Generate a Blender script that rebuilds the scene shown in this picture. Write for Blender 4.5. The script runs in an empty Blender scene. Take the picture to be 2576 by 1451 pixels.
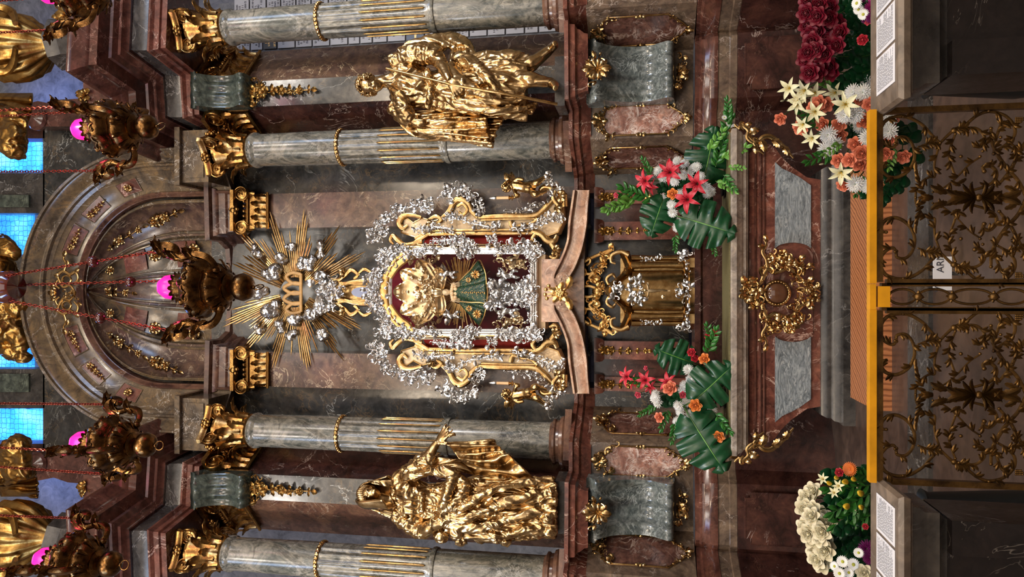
import bpy, bmesh, math, random
from mathutils import Vector, Matrix, noise
from math import sin, cos, pi, radians, sqrt, atan2
scene = bpy.context.scene
COL = scene.collection
F = 1850.0
PT = radians(10.2)
CS, SN = cos(PT), sin(PT)
EYE = 1.63
X0 = -0.02                      # the altar's middle axis

def W(x, y, Y):
    """photograph pixel -> point of the place at depth Y"""
    a = (725.5 - y) / F
    b = (x - 1288.0) / F
    t = Y / (CS + b * SN)
    return Vector((a * t, Y, EYE + (SN - b * CS) * t))
def K(x, Y):
    return Y / (CS + (x - 1288.0) / F * SN) / F
def Z(x, Y):
    return W(x, 725, Y).z
def XX(y, x, Y):
    return W(x, y, Y).x

# ------------------------------------------------------------------ materials
MATS = {}
def _mat(name):
    m = bpy.data.materials.new(name); m.use_nodes = True
    nt = m.node_tree; nt.nodes.clear()
    out = nt.nodes.new('ShaderNodeOutputMaterial')
    b = nt.nodes.new('ShaderNodeBsdfPrincipled')
    nt.links.new(b.outputs[0], out.inputs[0])
    MATS[name] = m
    return m, nt, b
def srgb(r, g, b):
    f = lambda c: (c / 255 / 12.92) if c / 255 <= 0.04045 else ((c / 255 + 0.055) / 1.055) ** 2.4
    return (f(r), f(g), f(b), 1)
def N(nt, kind, **kw):
    n = nt.nodes.new(kind)
    for k, v in kw.items():
        if k in n.inputs.keys():
            n.inputs[k].default_value = v
        else:
            setattr(n, k, v)
    return n
def ramp(nt, fac, stops):
    r = nt.nodes.new('ShaderNodeValToRGB')
    el = r.color_ramp.elements
    while len(el) < len(stops): el.new(0.5)
    for e, (p, c) in zip(el, stops):
        e.position = p; e.color = c
    nt.links.new(fac, r.inputs[0])
    return r.outputs[0]
def mixc(nt, fac, a, b, blend='MIX'):
    m = nt.nodes.new('ShaderNodeMix'); m.data_type = 'RGBA'; m.blend_type = blend
    for s, v in ((m.inputs[0], fac), (m.inputs[6], a), (m.inputs[7], b)):
        if isinstance(v, (int, float)): s.default_value = v
        elif isinstance(v, tuple): s.default_value = v
        else: nt.links.new(v, s)
    return m.outputs[2]
def mth(nt, op, a, b=None, c=None):
    m = nt.nodes.new('ShaderNodeMath'); m.operation = op
    for i, v in enumerate((a, b, c)):
        if v is None: continue
        if isinstance(v, (int, float)): m.inputs[i].default_value = v
        else: nt.links.new(v, m.inputs[i])
    return m.outputs[0]
def coords(nt, seed=0.0, stretch=(1, 1, 1), rot=(0, 0, 0)):
    tc = nt.nodes.new('ShaderNodeTexCoord')
    mp = nt.nodes.new('ShaderNodeMapping')
    mp.inputs['Location'].default_value = (seed * 3.1, seed * 1.7, seed * 2.3)
    mp.inputs['Scale'].default_value = stretch
    mp.inputs['Rotation'].default_value = rot
    nt.links.new(tc.outputs['Object'], mp.inputs['Vector'])
    return mp.outputs[0]
def noi(nt, vec, scale, detail=6, rough=0.55, dist=0.0):
    n = N(nt, 'ShaderNodeTexNoise', Scale=scale, Detail=detail, Roughness=rough, Distortion=dist)
    nt.links.new(vec, n.inputs['Vector'])
    return n.outputs[0]
def marble(name, stops, vein=None, scale=3.0, vscale=2.5, vw=0.02, vamt=0.7, rough=0.22, dist=1.2,
           seed=0.0, stretch=(1, 1, 1), rot=(0, 0, 0), vein2=None, v2scale=6, v2w=0.015, v2amt=0.5, blocks=None):
    m, nt, b = _mat(name)
    v = coords(nt, seed, stretch, rot)
    n1 = noi(nt, v, scale, 9, 0.62, dist)
    col = ramp(nt, n1, stops)
    n3 = noi(nt, v, scale * 9, 6, 0.6)
    n4 = noi(nt, v, scale * 3.3, 7, 0.7, 1.5)
    col = mixc(nt, 0.75, col, ramp(nt, n4, [(0.3, (.12, .12, .12, 1)), (0.48, (.45, .45, .45, 1)), (0.6, (.62, .6, .57, 1)), (0.72, (.9, .86, .8, 1))]), 'OVERLAY')
    col = mixc(nt, 0.35, col, mixc(nt, 1.0, col, ramp(nt, n3, [(0.3, (0.35, 0.35, 0.35, 1)), (0.7, (1, 1, 1, 1))]), 'MULTIPLY'))
    for vc, vs, w, am, dd in ((vein, vscale, vw, vamt, 1.6), (vein2, v2scale, v2w, v2amt, 2.6)):
        if vc is None: continue
        n2 = noi(nt, v, vs, 5, 0.6, dd)
        d = mth(nt, 'ABSOLUTE', mth(nt, 'SUBTRACT', n2, 0.5))
        f = nt.nodes.new('ShaderNodeMapRange')
        f.inputs['From Min'].default_value = 0; f.inputs['From Max'].default_value = w
        f.inputs['To Min'].default_value = 1; f.inputs['To Max'].default_value = 0
        nt.links.new(d, f.inputs['Value'])
        mask = ramp(nt, noi(nt, v, vs * 0.9 + 1, 3, 0.5), [(0.45, (0, 0, 0, 1)), (0.62, (1, 1, 1, 1))])
        fac = mth(nt, 'MULTIPLY', mth(nt, 'MULTIPLY', f.outputs[0], mask), am)
        col = mixc(nt, fac, col, vc)
    nt.links.new(col, b.inputs['Base Color'])
    r = nt.nodes.new('ShaderNodeMapRange')
    nt.links.new(n3, r.inputs['Value'])
    r.inputs['To Min'].default_value = rough * 0.7; r.inputs['To Max'].default_value = rough * 1.5
    nt.links.new(r.outputs[0], b.inputs['Roughness'])
    b.inputs['Specular IOR Level'].default_value = 0.55
    bp = N(nt, 'ShaderNodeBump', Strength=0.05, Distance=0.01)
    nt.links.new(n3, bp.inputs['Height']); nt.links.new(bp.outputs[0], b.inputs['Normal'])
    return m
def metal(name, c, rough=0.22, var=0.5, bump=0.15, bscale=60, dark=None, metallic=1.0):
    m, nt, b = _mat(name)
    v = coords(nt)
    n1 = noi(nt, v, 14, 5, 0.6)
    dk = dark or tuple(x * 0.55 for x in c[:3]) + (1,)
    nt.links.new(ramp(nt, n1, [(0.32, dk), (0.6, c)]) if var else ramp(nt, n1, [(0, c), (1, c)]), b.inputs['Base Color'])
    b.inputs['Metallic'].default_value = metallic
    r = nt.nodes.new('ShaderNodeMapRange'); nt.links.new(n1, r.inputs['Value'])
    r.inputs['To Min'].default_value = rough * 1.4; r.inputs['To Max'].default_value = rough * 0.7
    nt.links.new(r.outputs[0], b.inputs['Roughness'])
    bp = N(nt, 'ShaderNodeBump', Strength=bump, Distance=0.004)
    nt.links.new(noi(nt, v, bscale, 3), bp.inputs['Height']); nt.links.new(bp.outputs[0], b.inputs['Normal'])
    return m
def plain(name, c, rough=0.5, var=0.25, scale=20, spec=0.5, sss=0, emit=None, es=0, trans=0, alpha=None, sheen=0):
    m, nt, b = _mat(name)
    v = coords(nt)
    n1 = noi(nt, v, scale, 4)
    nt.links.new(ramp(nt, n1, [(0.3, tuple(x * (1 - var) for x in c[:3]) + (1,)), (0.7, c)]), b.inputs['Base Color'])
    b.inputs['Roughness'].default_value = rough
    b.inputs['Specular IOR Level'].default_value = spec
    if trans: b.inputs['Transmission Weight'].default_value = trans
    if sheen: b.inputs['Sheen Weight'].default_value = sheen
    if sss:
        b.inputs['Subsurface Weight'].default_value = sss; b.inputs['Subsurface Radius'].default_value = (0.01, 0.006, 0.004)
    if emit:
        b.inputs['Emission Color'].default_value = emit; b.inputs['Emission Strength'].default_value = es
    return m

# ------------------------------------------------------------------ mesh builder
def cat(pts, n=8, closed=False):
    """Catmull-Rom through points (tuples of any dimension)"""
    pts = [Vector(p) for p in pts]
    if len(pts) < 3: return [pts[0].lerp(pts[-1], i / n) for i in range(n + 1)]
    out = []
    L = len(pts)
    for i in range(L if closed else L - 1):
        p1, p2 = pts[i], pts[(i + 1) % L]
        p0 = pts[i - 1] if (closed or i > 0) else p1 * 2 - p2
        p3 = pts[(i + 2) % L] if (closed or i + 2 < L) else p2 * 2 - p1
        for k in range(n):
            t = k / n
            out.append(0.5 * ((2 * p1) + (p2 - p0) * t + (2 * p0 - 5 * p1 + 4 * p2 - p3) * t * t + (3 * p1 - p0 - 3 * p2 + p3) * t ** 3))
    if not closed: out.append(pts[-1].copy())
    return out
def lerp(a, b, t): return a + (b - a) * t
def sm(t):
    t = max(0, min(1, t)); return t * t * (3 - 2 * t)
def keys(ks, t):
    """piecewise-smooth value from [(t, v), ...]"""
    if t <= ks[0][0]: return ks[0][1]
    for (a, va), (b, vb) in zip(ks, ks[1:]):
        if t <= b:
            f = sm((t - a) / (b - a)) if b > a else 1
            if isinstance(va, (tuple, list)): return tuple(lerp(p, q, f) for p, q in zip(va, vb))
            return lerp(va, vb, f)
    return ks[-1][1]

class MB:
    def __init__(s, M=None):
        s.v = []; s.f = []; s.M = M
    def add(s, vs, fs):
        o = len(s.v)
        if s.M is not None: s.v += [s.M @ Vector(p) for p in vs]
        else: s.v += [Vector(p) for p in vs]
        s.f += [tuple(i + o for i in f) for f in fs]
        return s
    def grid(s, P, cu=False, cv=False):
        """P[i][j] rows of points"""
        n, m = len(P), len(P[0])
        fs = []
        for i in range(n if cu else n - 1):
            for j in range(m if cv else m - 1):
                fs.append((i * m + j, ((i + 1) % n) * m + j, ((i + 1) % n) * m + (j + 1) % m, i * m + (j + 1) % m))
        return s.add([p for r in P for p in r], fs)
    def sheet(s, P, th, cu=False):
        """a grid with thickness th (closed skin), th along the local normals"""
        n, m = len(P), len(P[0])
        P = [[Vector(p) for p in r] for r in P]
        B = []
        for i in range(n):
            r = []
            for j in range(m):
                if cu: a = P[(i + 1) % n][j] - P[i - 1][j]
                else: a = P[min(i + 1, n - 1)][j] - P[max(i - 1, 0)][j]
                b = P[i][min(j + 1, m - 1)] - P[i][max(j - 1, 0)]
                nn = a.cross(b)
                nn = nn.normalized() if nn.length > 1e-12 else Vector((0, -1, 0))
                r.append(P[i][j] + nn * th)
            B.append(r)
        vs = [p for r in P for p in r] + [p for r in B for p in r]
        N_ = n * m; fs = []
        for i in range(n if cu else n - 1):
            i2 = (i + 1) % n
            for j in range(m - 1):
                q = (i * m + j, i2 * m + j, i2 * m + j + 1, i * m + j + 1)
                fs.append(q); fs.append(tuple(k + N_ for k in reversed(q)))
            fs.append((i * m, i2 * m, i2 * m + N_, i * m + N_)[::-1])
            fs.append((i * m + m - 1, i2 * m + m - 1, i2 * m + m - 1 + N_, i * m + m - 1 + N_))
        if not cu:
            for j in range(m - 1):
                fs.append((j, j + 1, j + 1 + N_, j + N_))
                a = (n - 1) * m
                fs.append((a + j, a + j + 1, a + j + 1 + N_, a + j + N_)[::-1])
        return s.add(vs, fs)
    def box(s, c, d, rz=0, taper=1.0):
        R = Matrix.Rotation(rz, 3, 'Z'); c = Vector(c)
        vs = []
        for z in (-.5, .5):
            k = taper if z > 0 else 1
            for x, y in ((-.5, -.5), (.5, -.5), (.5, .5), (-.5, .5)):
                vs.append(c + R @ Vector((x * d[0] * k, y * d[1] * k, z * d[2])))
        return s.add(vs, [(3, 2, 1, 0), (4, 5, 6, 7), (0, 1, 5, 4), (1, 2, 6, 5), (2, 3, 7, 6), (3, 0, 4, 7)])
    def tube(s, pts, r, n=8, caps=True, flat=1.0, up=None, close=False, n_sub=0, ridge=0):
        pts = [Vector(p) for p in pts]
        if n_sub: pts = cat(pts, n_sub, close)
        L = len(pts)
        if callable(r): R = [r(i / (L - 1)) for i in range(L)]
        elif isinstance(r, (tuple, list)) and len(r) == L and not n_sub: R = list(r)
        elif isinstance(r, (tuple, list)):
            q = len(r) - 1
            R = []
            for i in range(L):
                t = i / (L - 1) * q; k = min(int(t), q - 1); R.append(lerp(r[k], r[k + 1], t - k))
        else: R = [r] * L
        nrm = None; P = []
        for i in range(L):
            if close: d = pts[(i + 1) % L] - pts[i - 1]
            else: d = pts[min(i + 1, L - 1)] - pts[max(i - 1, 0)]
            d = d.normalized() if d.length > 1e-12 else Vector((0, 0, 1))
            if up is not None:
                a = Vector(up)
                a = a - d * a.dot(d)
                a = a.normalized() if a.length > 1e-6 else d.orthogonal().normalized()
            else:
                a = d.orthogonal() if nrm is None else nrm - d * nrm.dot(d)
                a = a.normalized() if a.length > 1e-9 else d.orthogonal().normalized()
                nrm = a
            b = d.cross(a)
            row = []
            for k in range(n):
                q = 2 * pi * k / n
                rr = R[i] * (1 + ridge * (k % 2))
                row.append(pts[i] + a * cos(q) * rr * flat + b * sin(q) * rr)
            P.append(row)
        s.grid(P, cu=close, cv=True)
        if caps and not close:
            o = len(s.v) - L * n
            s.f.append(tuple(o + k for k in reversed(range(n))))
            s.f.append(tuple(o + (L - 1) * n + k for k in range(n)))
        return s
    def lathe(s, prof, n=32, c=(0, 0, 0), a0=0, a1=2 * pi, fn=None, sx=1, sy=1, caps=False):
        c = Vector(c); full = abs(a1 - a0 - 2 * pi) < 1e-6
        P = []
        for k in range(n if full else n + 1):
            q = a0 + (a1 - a0) * k / n
            row = []
            for (r, z) in prof:
                rr = r if fn is None else fn(q, r, z)
                row.append(c + Vector((cos(q) * rr * sx, sin(q) * rr * sy, z)))
            P.append(row)
        return s.grid(P, cu=full)
    def ball(s, c, r, nu=12, nv=8, M=None):
        c = Vector(c)
        if isinstance(r, (int, float)): r = (r, r, r)
        vs = []; fs = []
        for j in range(1, nv):
            p = pi * j / nv
            for i in range(nu):
                q = 2 * pi * i / nu
                d = Vector((r[0] * sin(p) * cos(q), r[1] * sin(p) * sin(q), r[2] * cos(p)))
                vs.append(c + (M @ d if M is not None else d))
        for j in range(nv - 2):
            for i in range(nu):
                fs.append((j * nu + i, (j + 1) * nu + i, (j + 1) * nu + (i + 1) % nu, j * nu + (i + 1) % nu))
        a = len(vs)
        for z in (r[2], -r[2]):
            d = Vector((0, 0, z)); vs.append(c + (M @ d if M is not None else d))
        for i in range(nu):
            fs.append((a, i, (i + 1) % nu)); b = (nv - 2) * nu
            fs.append((a + 1, b + (i + 1) % nu, b + i))
        return s.add(vs, fs)
    def mould(s, plan, prof, closed=False, side=1, caps=True):
        """sweep a vertical profile [(out, z)] along a plan polyline [(x, y)], mitred; out = towards the viewer side"""
        pl = [Vector((p[0], p[1])) for p in plan]
        L = len(pl); offs = []
        for i in range(L):
            ns = []
            if i > 0 or closed:
                d = (pl[i] - pl[i - 1]).normalized(); ns.append(Vector((d.y, -d.x)))
            if i < L - 1 or closed:
                d = (pl[(i + 1) % L] - pl[i]).normalized(); ns.append(Vector((d.y, -d.x)))
            if len(ns) == 2:
                m = ns[0] + ns[1]
                m = m / max(0.35, m.dot(ns[0])) if m.length > 1e-6 else ns[0]
            else: m = ns[0]
            offs.append(m * side)
        P = [[Vector((pl[i].x + offs[i].x * o, pl[i].y + offs[i].y * o, z)) for (o, z) in prof] for i in range(L)]
        s.grid(P, cu=closed)
        if caps and not closed:
            m = len(prof); o = len(s.v) - L * m
            s.f.append(tuple(o + k for k in range(m)))
            s.f.append(tuple(o + (L - 1) * m + k for k in reversed(range(m))))
        return s
    def slab(s, poly, y0, y1):
        """a polygon [(x,z)] extruded in y from y0 (front) to y1 (back)"""
        n = len(poly)
        vs = [(p[0], y0, p[1]) for p in poly] + [(p[0], y1, p[1]) for p in poly]
        fs = [tuple(range(n)), tuple(reversed(range(n, 2 * n)))]
        for i in range(n): fs.append((i, (i + 1) % n, n + (i + 1) % n, n + i)[::-1])
        return s.add(vs, fs)
    def plate(s, poly, z0, z1):
        n = len(poly)
        vs = [(p[0], p[1], z0) for p in poly] + [(p[0], p[1], z1) for p in poly]
        fs = [tuple(reversed(range(n))), tuple(range(n, 2 * n))]
        for i in range(n): fs.append((i, (i + 1) % n, n + (i + 1) % n, n + i))
        return s.add(vs, fs)
    def pxslab(s, poly, Y, th):
        """outline given in photo pixels, standing at depth Y, th thick (going back)"""
        w = [W(p[0], p[1], Y) for p in poly]
        return s.slab([(p.x, p.z) for p in w], Y, Y + th)
    def mirror(s):
        m = MB(); m.v = [Vector((2 * X0 - p.x, p.y, p.z)) for p in s.v]; m.f = [tuple(reversed(f)) for f in s.f]
        return m
    def build(s, name, mat, parent=None, angle=40, smooth=True, mods=None):
        me = bpy.data.meshes.new(name)
        off = Vector((0, 0, 0))
        q = parent
        while q is not None: off += q.location; q = q.parent
        me.from_pydata([tuple(p - off) for p in s.v], [], s.f)
        bm = bmesh.new(); bm.from_mesh(me)
        bmesh.ops.recalc_face_normals(bm, faces=bm.faces)
        bm.to_mesh(me); bm.free()
        me.materials.append(MATS[mat] if isinstance(mat, str) else mat)
        if smooth:
            me.shade_smooth(); me.set_sharp_from_angle(angle=radians(angle))
        o = bpy.data.objects.new(name, me); COL.objects.link(o)
        if parent is not None: o.parent = parent
        return o

def thing(name, label, category, loc=(0, 0, 0), group=None, kind=None):
    o = bpy.data.objects.new(name, None); COL.objects.link(o)
    o.location = loc; o.empty_display_size = 0.05
    o['label'] = label; o['category'] = category
    if group: o['group'] = group
    if kind: o['kind'] = kind
    return o
def tag(o, label, category, group=None, kind=None):
    o['label'] = label; o['category'] = category
    if group: o['group'] = group
    if kind: o['kind'] = kind
    return o
def dup(root, label=None, loc=None, rz=None, M=None):
    """a thing with its parts and sub-parts; mesh data shared"""
    def rec(o, par):
        c = o.copy(); COL.objects.link(c); c.parent = par
        for ch in list(o.children): rec(ch, c)
        return c
    r = rec(root, None)
    if M is not None: r.matrix_world = M
    if loc is not None: r.location = loc
    if rz is not None: r.rotation_euler = (0, 0, rz)
    if label: r['label'] = label
    return r
def mirror_thing(root, label, group=None):
    """the opposite hand of a thing: each mesh mirrored about the altar's axis"""
    def rec(o, par):
        c = o.copy()
        if o.type == 'MESH':
            c.data = o.data.copy()
            for v in c.data.vertices: v.co.x = -v.co.x
            c.data.flip_normals()
        COL.objects.link(c); c.parent = par
        c.location.x = (2 * X0 - o.location.x) if par is None else -o.location.x
        for ch in list(o.children): rec(ch, c)
        return c
    r = rec(root, None)
    r['label'] = label
    if group: r['group'] = group
    return r
def recenter(o):
    """move a one-mesh thing's origin to its base"""
    vs = [v.co for v in o.data.vertices]
    lo = Vector([min(v[i] for v in vs) for i in range(3)]); hi = Vector([max(v[i] for v in vs) for i in range(3)])
    c = Vector(((lo.x + hi.x) / 2, (lo.y + hi.y) / 2, lo.z))
    for v in o.data.vertices: v.co -= c
    o.location = o.location + c
    return o
RIGHT = "on the staff bearer's side"
LEFT = "on the veiled woman's side"

# ------------------------------------------------------------------ carved ornament pieces (work in any frame)
class Frame:
    """2-D drawing frame: (u, w) plus relief h -> 3-D.  px frames take photo pixels at a depth."""
    def __init__(s, Y): s.Y = Y
    def p(s, u, w, h=0.0): return W(u, w, s.Y - h)
    def k(s, u): return K(u, s.Y)
class Loc:
    def __init__(s, k=1.0): s.kk = k
    def p(s, u, w, h=0.0): return Vector((-w * s.kk, -h, -u * s.kk))   # same handedness as the photo: u down, w to the left
    def k(s, u): return s.kk
def curl(mb, fr, u, w, ang, size, turns=0.9, hand=1, r0=0.14, r1=0.05, h=0.02, n=6, flat=1.0, seg=14, knob=True, lift=0.5):
    """a C-curl starting at (u,w) heading ang, winding into a little volute with a knob"""
    pts = []; x, y = u, w; a = ang
    ds = size * 1.9 / seg
    for i in range(seg + 1):
        t = i / seg
        pts.append(fr.p(x, y, h + lift * size * fr.k(u) * sin(t * pi) * 0.5))
        a += hand * turns * 2 * pi / seg * (0.35 + 1.3 * t)
        st = ds * (1.25 - 0.95 * t)
        x += cos(a) * st; y += sin(a) * st
    kk = fr.k(u) * size
    mb.tube(pts, lambda t: kk * lerp(r0, r1, t), n=n, flat=flat)
    if knob: mb.ball(pts[-1], kk * r1 * 1.9, 6, 5)
def leaf(mb, fr, u, w, ang, L, wd=0.35, bend=0.4, h=0.02, lobes=5, n=10, curl_=0.5, th=0.1):
    """an acanthus-like blade with scalloped edge, raised midrib and a curling tip"""
    P = []; x, y = u, w; a = ang
    kk = fr.k(u) * L
    for i in range(n + 1):
        t = i / n
        half = L * wd * (sin(pi * min(1, t * 0.93 + 0.07)) ** 0.7) * (0.78 + 0.22 * abs(sin(t * lobes * pi)))
        nx, ny = -sin(a), cos(a)
        hh = h + kk * curl_ * (0.25 * sin(t * pi) + 0.35 * t * t)
        row = []
        for j, q in enumerate((-1, -.5, 0, .5, 1)):
            row.append(fr.p(x + nx * half * q, y + ny * half * q, hh + kk * th * (1 - abs(q)) * (1.2 if j == 2 else .7)))
        P.append(row)
        a += bend / n * (0.5 + 1.5 * t)
        x += cos(a) * L / n; y += sin(a) * L / n
    mb.sheet(P, kk * 0.05)
def flower(mb, fr, u, w, R, petals=5, h=0.02, rot=0.0):
    for i in range(petals):
        a = rot + 2 * pi * i / petals
        leaf(mb, fr, u + cos(a) * R * .15, w + sin(a) * R * .15, a, R, 0.42, 0.0, h, 1, 5, 0.7)
    mb.ball(fr.p(u, w, h + fr.k(u) * R * 0.25), fr.k(u) * R * 0.26, 8, 6)
def strap(mb, fr, pts, r, n=7, h=0.02, flat=0.7, n_sub=5, bow=0.0):
    P = cat([(p[0], p[1]) for p in pts], n_sub)
    L = len(P)
    Q = [fr.p(p[0], p[1], h + bow * sin(pi * i / (L - 1))) for i, p in enumerate(P)]
    k = fr.k(pts[0][0])
    if isinstance(r, (tuple, list)): rr = [x * k for x in r]
    else: rr = r * k
    mb.tube(Q, rr if not isinstance(rr, list) else tuple(rr), n=n, flat=flat, up=(0, -1, 0))
def rocaille(mb, fr, path, size, n, seed=0, spread=0.6, h=0.01, knobs=0.16, leaves=0.42, n_sub=10):
    """a crust of little curls, leaves and knobs scattered along a path"""
    R = random.Random(seed)
    n = int(n * 1.25); spread *= 1.12; size *= .9
    P = cat([(p[0], p[1]) for p in path], n_sub)
    for i in range(n):
        t = (i + R.random()) / n * (len(P) - 1)
        k = min(int(t), len(P) - 2); p = P[k].lerp(P[k + 1], t - k)
        d = P[k + 1] - P[k]; da = atan2(d.y, d.x)
        s = size * R.uniform(.6, 1.3); off = R.uniform(-1, 1) * spread * size
        u = p.x - sin(da) * off; w = p.y + cos(da) * off
        q = R.random(); a = da + R.choice((-1, 1)) * R.uniform(.2, 2.2)
        hh = h + R.uniform(0, .6) * size * fr.k(u)
        if q < leaves: leaf(mb, fr, u, w, a, s * 1.3, R.uniform(.25, .42), R.uniform(-1.2, 1.2), hh, 3, 6, .8)
        elif q < 1 - knobs: curl(mb, fr, u, w, a, s, R.uniform(.55, .9), R.choice((-1, 1)), .16, .07, hh, 5, 1, 9)
        else: mb.ball(fr.p(u, w, hh + .2 * s * fr.k(u)), s * fr.k(u) * R.uniform(.18, .3), 7, 5)
def acanthus(mb, fr, u, w, ang, L, n=5, fan=1.6, wd=.3, h=0.02, bend=0.5, curl_=.7):
    """a fan of blades springing from one point"""
    for i in range(n):
        q = (i / (n - 1) - .5) if n > 1 else 0
        leaf(mb, fr, u, w, ang + q * fan, L * (1 - .35 * abs(q) * 2 * .6), wd, q * 2 * bend, h, 3, 8, curl_)

def text_mesh(name, cu):
    o = bpy.data.objects.new('tmp_text', cu); COL.objects.link(o)
    dg = bpy.context.evaluated_depsgraph_get(); dg.update()
    me = bpy.data.meshes.new_from_object(o.evaluated_get(dg)); me.materials.clear(); me.materials.append(cu.materials[0])
    bpy.data.objects.remove(o); me.name = name
    q = bpy.data.objects.new(name, me); COL.objects.link(q); return q
# ------------------------------------------------------------------ the palette
c = srgb
marble('brown_marble', [(0.28, c(52, 34, 30)), (0.45, c(92, 62, 52)), (0.58, c(120, 88, 70)), (0.75, c(74, 46, 42))], c(196, 178, 160), 2.2, 1.9, 0.012, 0.6, 0.2, 1.4, 1)
marble('dark_brown_marble', [(0.3, c(38, 22, 20)), (0.5, c(66, 40, 35)), (0.7, c(88, 56, 46))], c(190, 170, 160), 2.0, 1.6, 0.008, 0.7, 0.17, 1.4, 2, vein2=c(150, 110, 90), v2scale=5, v2w=0.01, v2amt=0.3)
marble('red_marble', [(0.3, c(78, 44, 37)), (0.5, c(114, 68, 56)), (0.68, c(134, 86, 70)), (0.8, c(96, 56, 47))], c(222, 190, 172), 2.6, 2.4, 0.016, 0.75, 0.2, 1.6, 3, vein2=c(190, 140, 110), v2scale=7, v2w=0.012, v2amt=0.4)
marble('cornice_marble', [(0.3, c(54, 32, 27)), (0.5, c(88, 54, 45)), (0.7, c(110, 72, 60))], c(200, 160, 140), 2.4, 2.1, 0.01, 0.5, 0.16, 1.2, 4)
marble('violet_marble', [(0.28, c(58, 42, 40)), (0.42, c(90, 68, 62)), (0.55, c(114, 90, 74)), (0.68, c(76, 56, 52)), (0.82, c(128, 104, 80))], c(215, 195, 165), 1.7, 2.2, 0.014, 0.8, 0.2, 1.8, 5, vein2=c(200, 170, 130), v2scale=5, v2w=0.012, v2amt=0.5)
marble('grey_marble', [(0.28, c(52, 58, 54)), (0.4, c(104, 106, 99)), (0.5, c(146, 142, 130)), (0.57, c(92, 92, 84)), (0.66, c(154, 146, 132)), (0.78, c(78, 84, 78))], c(40, 46, 42), 3.0, 2.6, 0.035, 0.85, 0.2, 2.2, 6, stretch=(1, 1, 0.55), vein2=c(235, 232, 224), v2scale=6, v2w=0.02, v2amt=0.4)
marble('slate_marble', [(0.3, c(42, 42, 42)), (0.5, c(66, 66, 64)), (0.64, c(88, 84, 78)), (0.8, c(54, 52, 52))], c(200, 200, 192), 1.6, 1.5, 0.007, 0.8, 0.17, 1.6, 7, vein2=c(150, 120, 80), v2scale=3.3, v2w=0.03, v2amt=0.35)
marble('olive_marble', [(0.28, c(66, 57, 48)), (0.45, c(102, 89, 73)), (0.58, c(124, 105, 78)), (0.72, c(84, 73, 65))], c(206, 198, 184), 1.8, 1.7, 0.01, 0.7, 0.19, 1.6, 8, vein2=c(168, 132, 80), v2scale=2.6, v2w=0.03, v2amt=0.4)
marble('dado_marble', [(0.28, c(70, 57, 48)), (0.45, c(102, 85, 72)), (0.6, c(122, 104, 86)), (0.75, c(86, 70, 61))], c(206, 190, 176), 2.4, 2.2, 0.01, 0.6, 0.2, 1.6, 9)
marble('console_marble', [(0.3, c(58, 66, 68)), (0.48, c(92, 100, 98)), (0.62, c(122, 128, 126)), (0.8, c(74, 82, 78))], c(196, 204, 200), 5.5, 5, 0.03, 0.55, 0.14, 2.4, 10)
marble('green_console', [(0.3, c(40, 46, 42)), (0.5, c(72, 80, 72)), (0.7, c(104, 112, 100))], c(150, 160, 140), 3.5, 4, 0.03, 0.4, 0.15, 2.0, 11)
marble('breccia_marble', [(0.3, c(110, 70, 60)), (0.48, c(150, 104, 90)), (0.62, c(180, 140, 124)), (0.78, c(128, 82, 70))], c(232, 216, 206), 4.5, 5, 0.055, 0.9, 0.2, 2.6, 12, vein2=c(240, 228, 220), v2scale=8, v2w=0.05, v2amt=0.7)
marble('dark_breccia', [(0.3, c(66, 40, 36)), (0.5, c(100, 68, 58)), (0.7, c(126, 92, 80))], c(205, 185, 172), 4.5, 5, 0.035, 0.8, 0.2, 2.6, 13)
marble('swirl_marble', [(0.3, c(112, 120, 124)), (0.44, c(158, 166, 168)), (0.55, c(112, 120, 124)), (0.64, c(180, 186, 186)), (0.78, c(128, 136, 140))], c(60, 68, 72), 5, 5, 0.03, 0.7, 0.2, 3.5, 14, stretch=(.55, 1, 2.1))
marble('mensa_marble', [(0.3, c(120, 108, 98)), (0.5, c(160, 148, 136)), (0.7, c(184, 174, 160))], c(214, 206, 196), 3, 3, 0.02, 0.6, 0.3, 1.6, 15)
marble('plinth_marble', [(0.3, c(38, 37, 36)), (0.5, c(64, 61, 58)), (0.7, c(86, 82, 77))], c(176, 172, 166), 2.5, 2.5, 0.012, 0.7, 0.25, 1.6, 16)
marble('rose_marble', [(0.3, c(150, 112, 92)), (0.5, c(182, 146, 122)), (0.7, c(204, 176, 150))], c(226, 206, 186), 2.5, 2.6, 0.02, 0.6, 0.2, 1.6, 17, vein2=c(140, 90, 72), v2scale=4, v2w=0.02, v2amt=0.4)
marble('plaster', [(0.3, c(104, 106, 112)), (0.7, c(130, 132, 140))], None, 1.2, rough=0.8, dist=0.4, seed=18)
marble('nave_plaster', [(0.3, c(168, 156, 140)), (0.7, c(196, 184, 166))], None, 0.6, rough=0.85, dist=0.4, seed=19)
marble('floor_stone', [(0.3, c(60, 44, 37)), (0.5, c(80, 62, 53)), (0.7, c(98, 79, 68))], c(90, 74, 66), 1.4, 2, 0.012, 0.4, 0.3, 1.2, 20)
marble('rail_stone', [(0.3, c(92, 80, 70)), (0.5, c(122, 108, 94)), (0.7, c(142, 128, 112))], c(170, 160, 150), 2.5, 2.5, 0.012, 0.4, 0.4, 1.2, 21)
marble('rail_panel', [(0.3, c(15, 11, 10)), (0.6, c(26, 20, 19))], c(150, 142, 134), 5, 3.5, 0.005, 0.4, 0.3, 1.2, 22)
GA = c(200, 168, 116)
metal('gold', GA, 0.2, bump=0.12, bscale=50, dark=c(150, 114, 66))
metal('statue_gold', c(204, 174, 126), 0.24, bump=0.25, bscale=38, dark=c(154, 122, 80))
metal('matte_gold', c(232, 192, 124), 0.36, bump=0.2, bscale=90, dark=c(190, 142, 80))
metal('capital_gold', c(182, 142, 84), 0.26, bump=0.2, bscale=70, dark=c(116, 82, 44))
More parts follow.
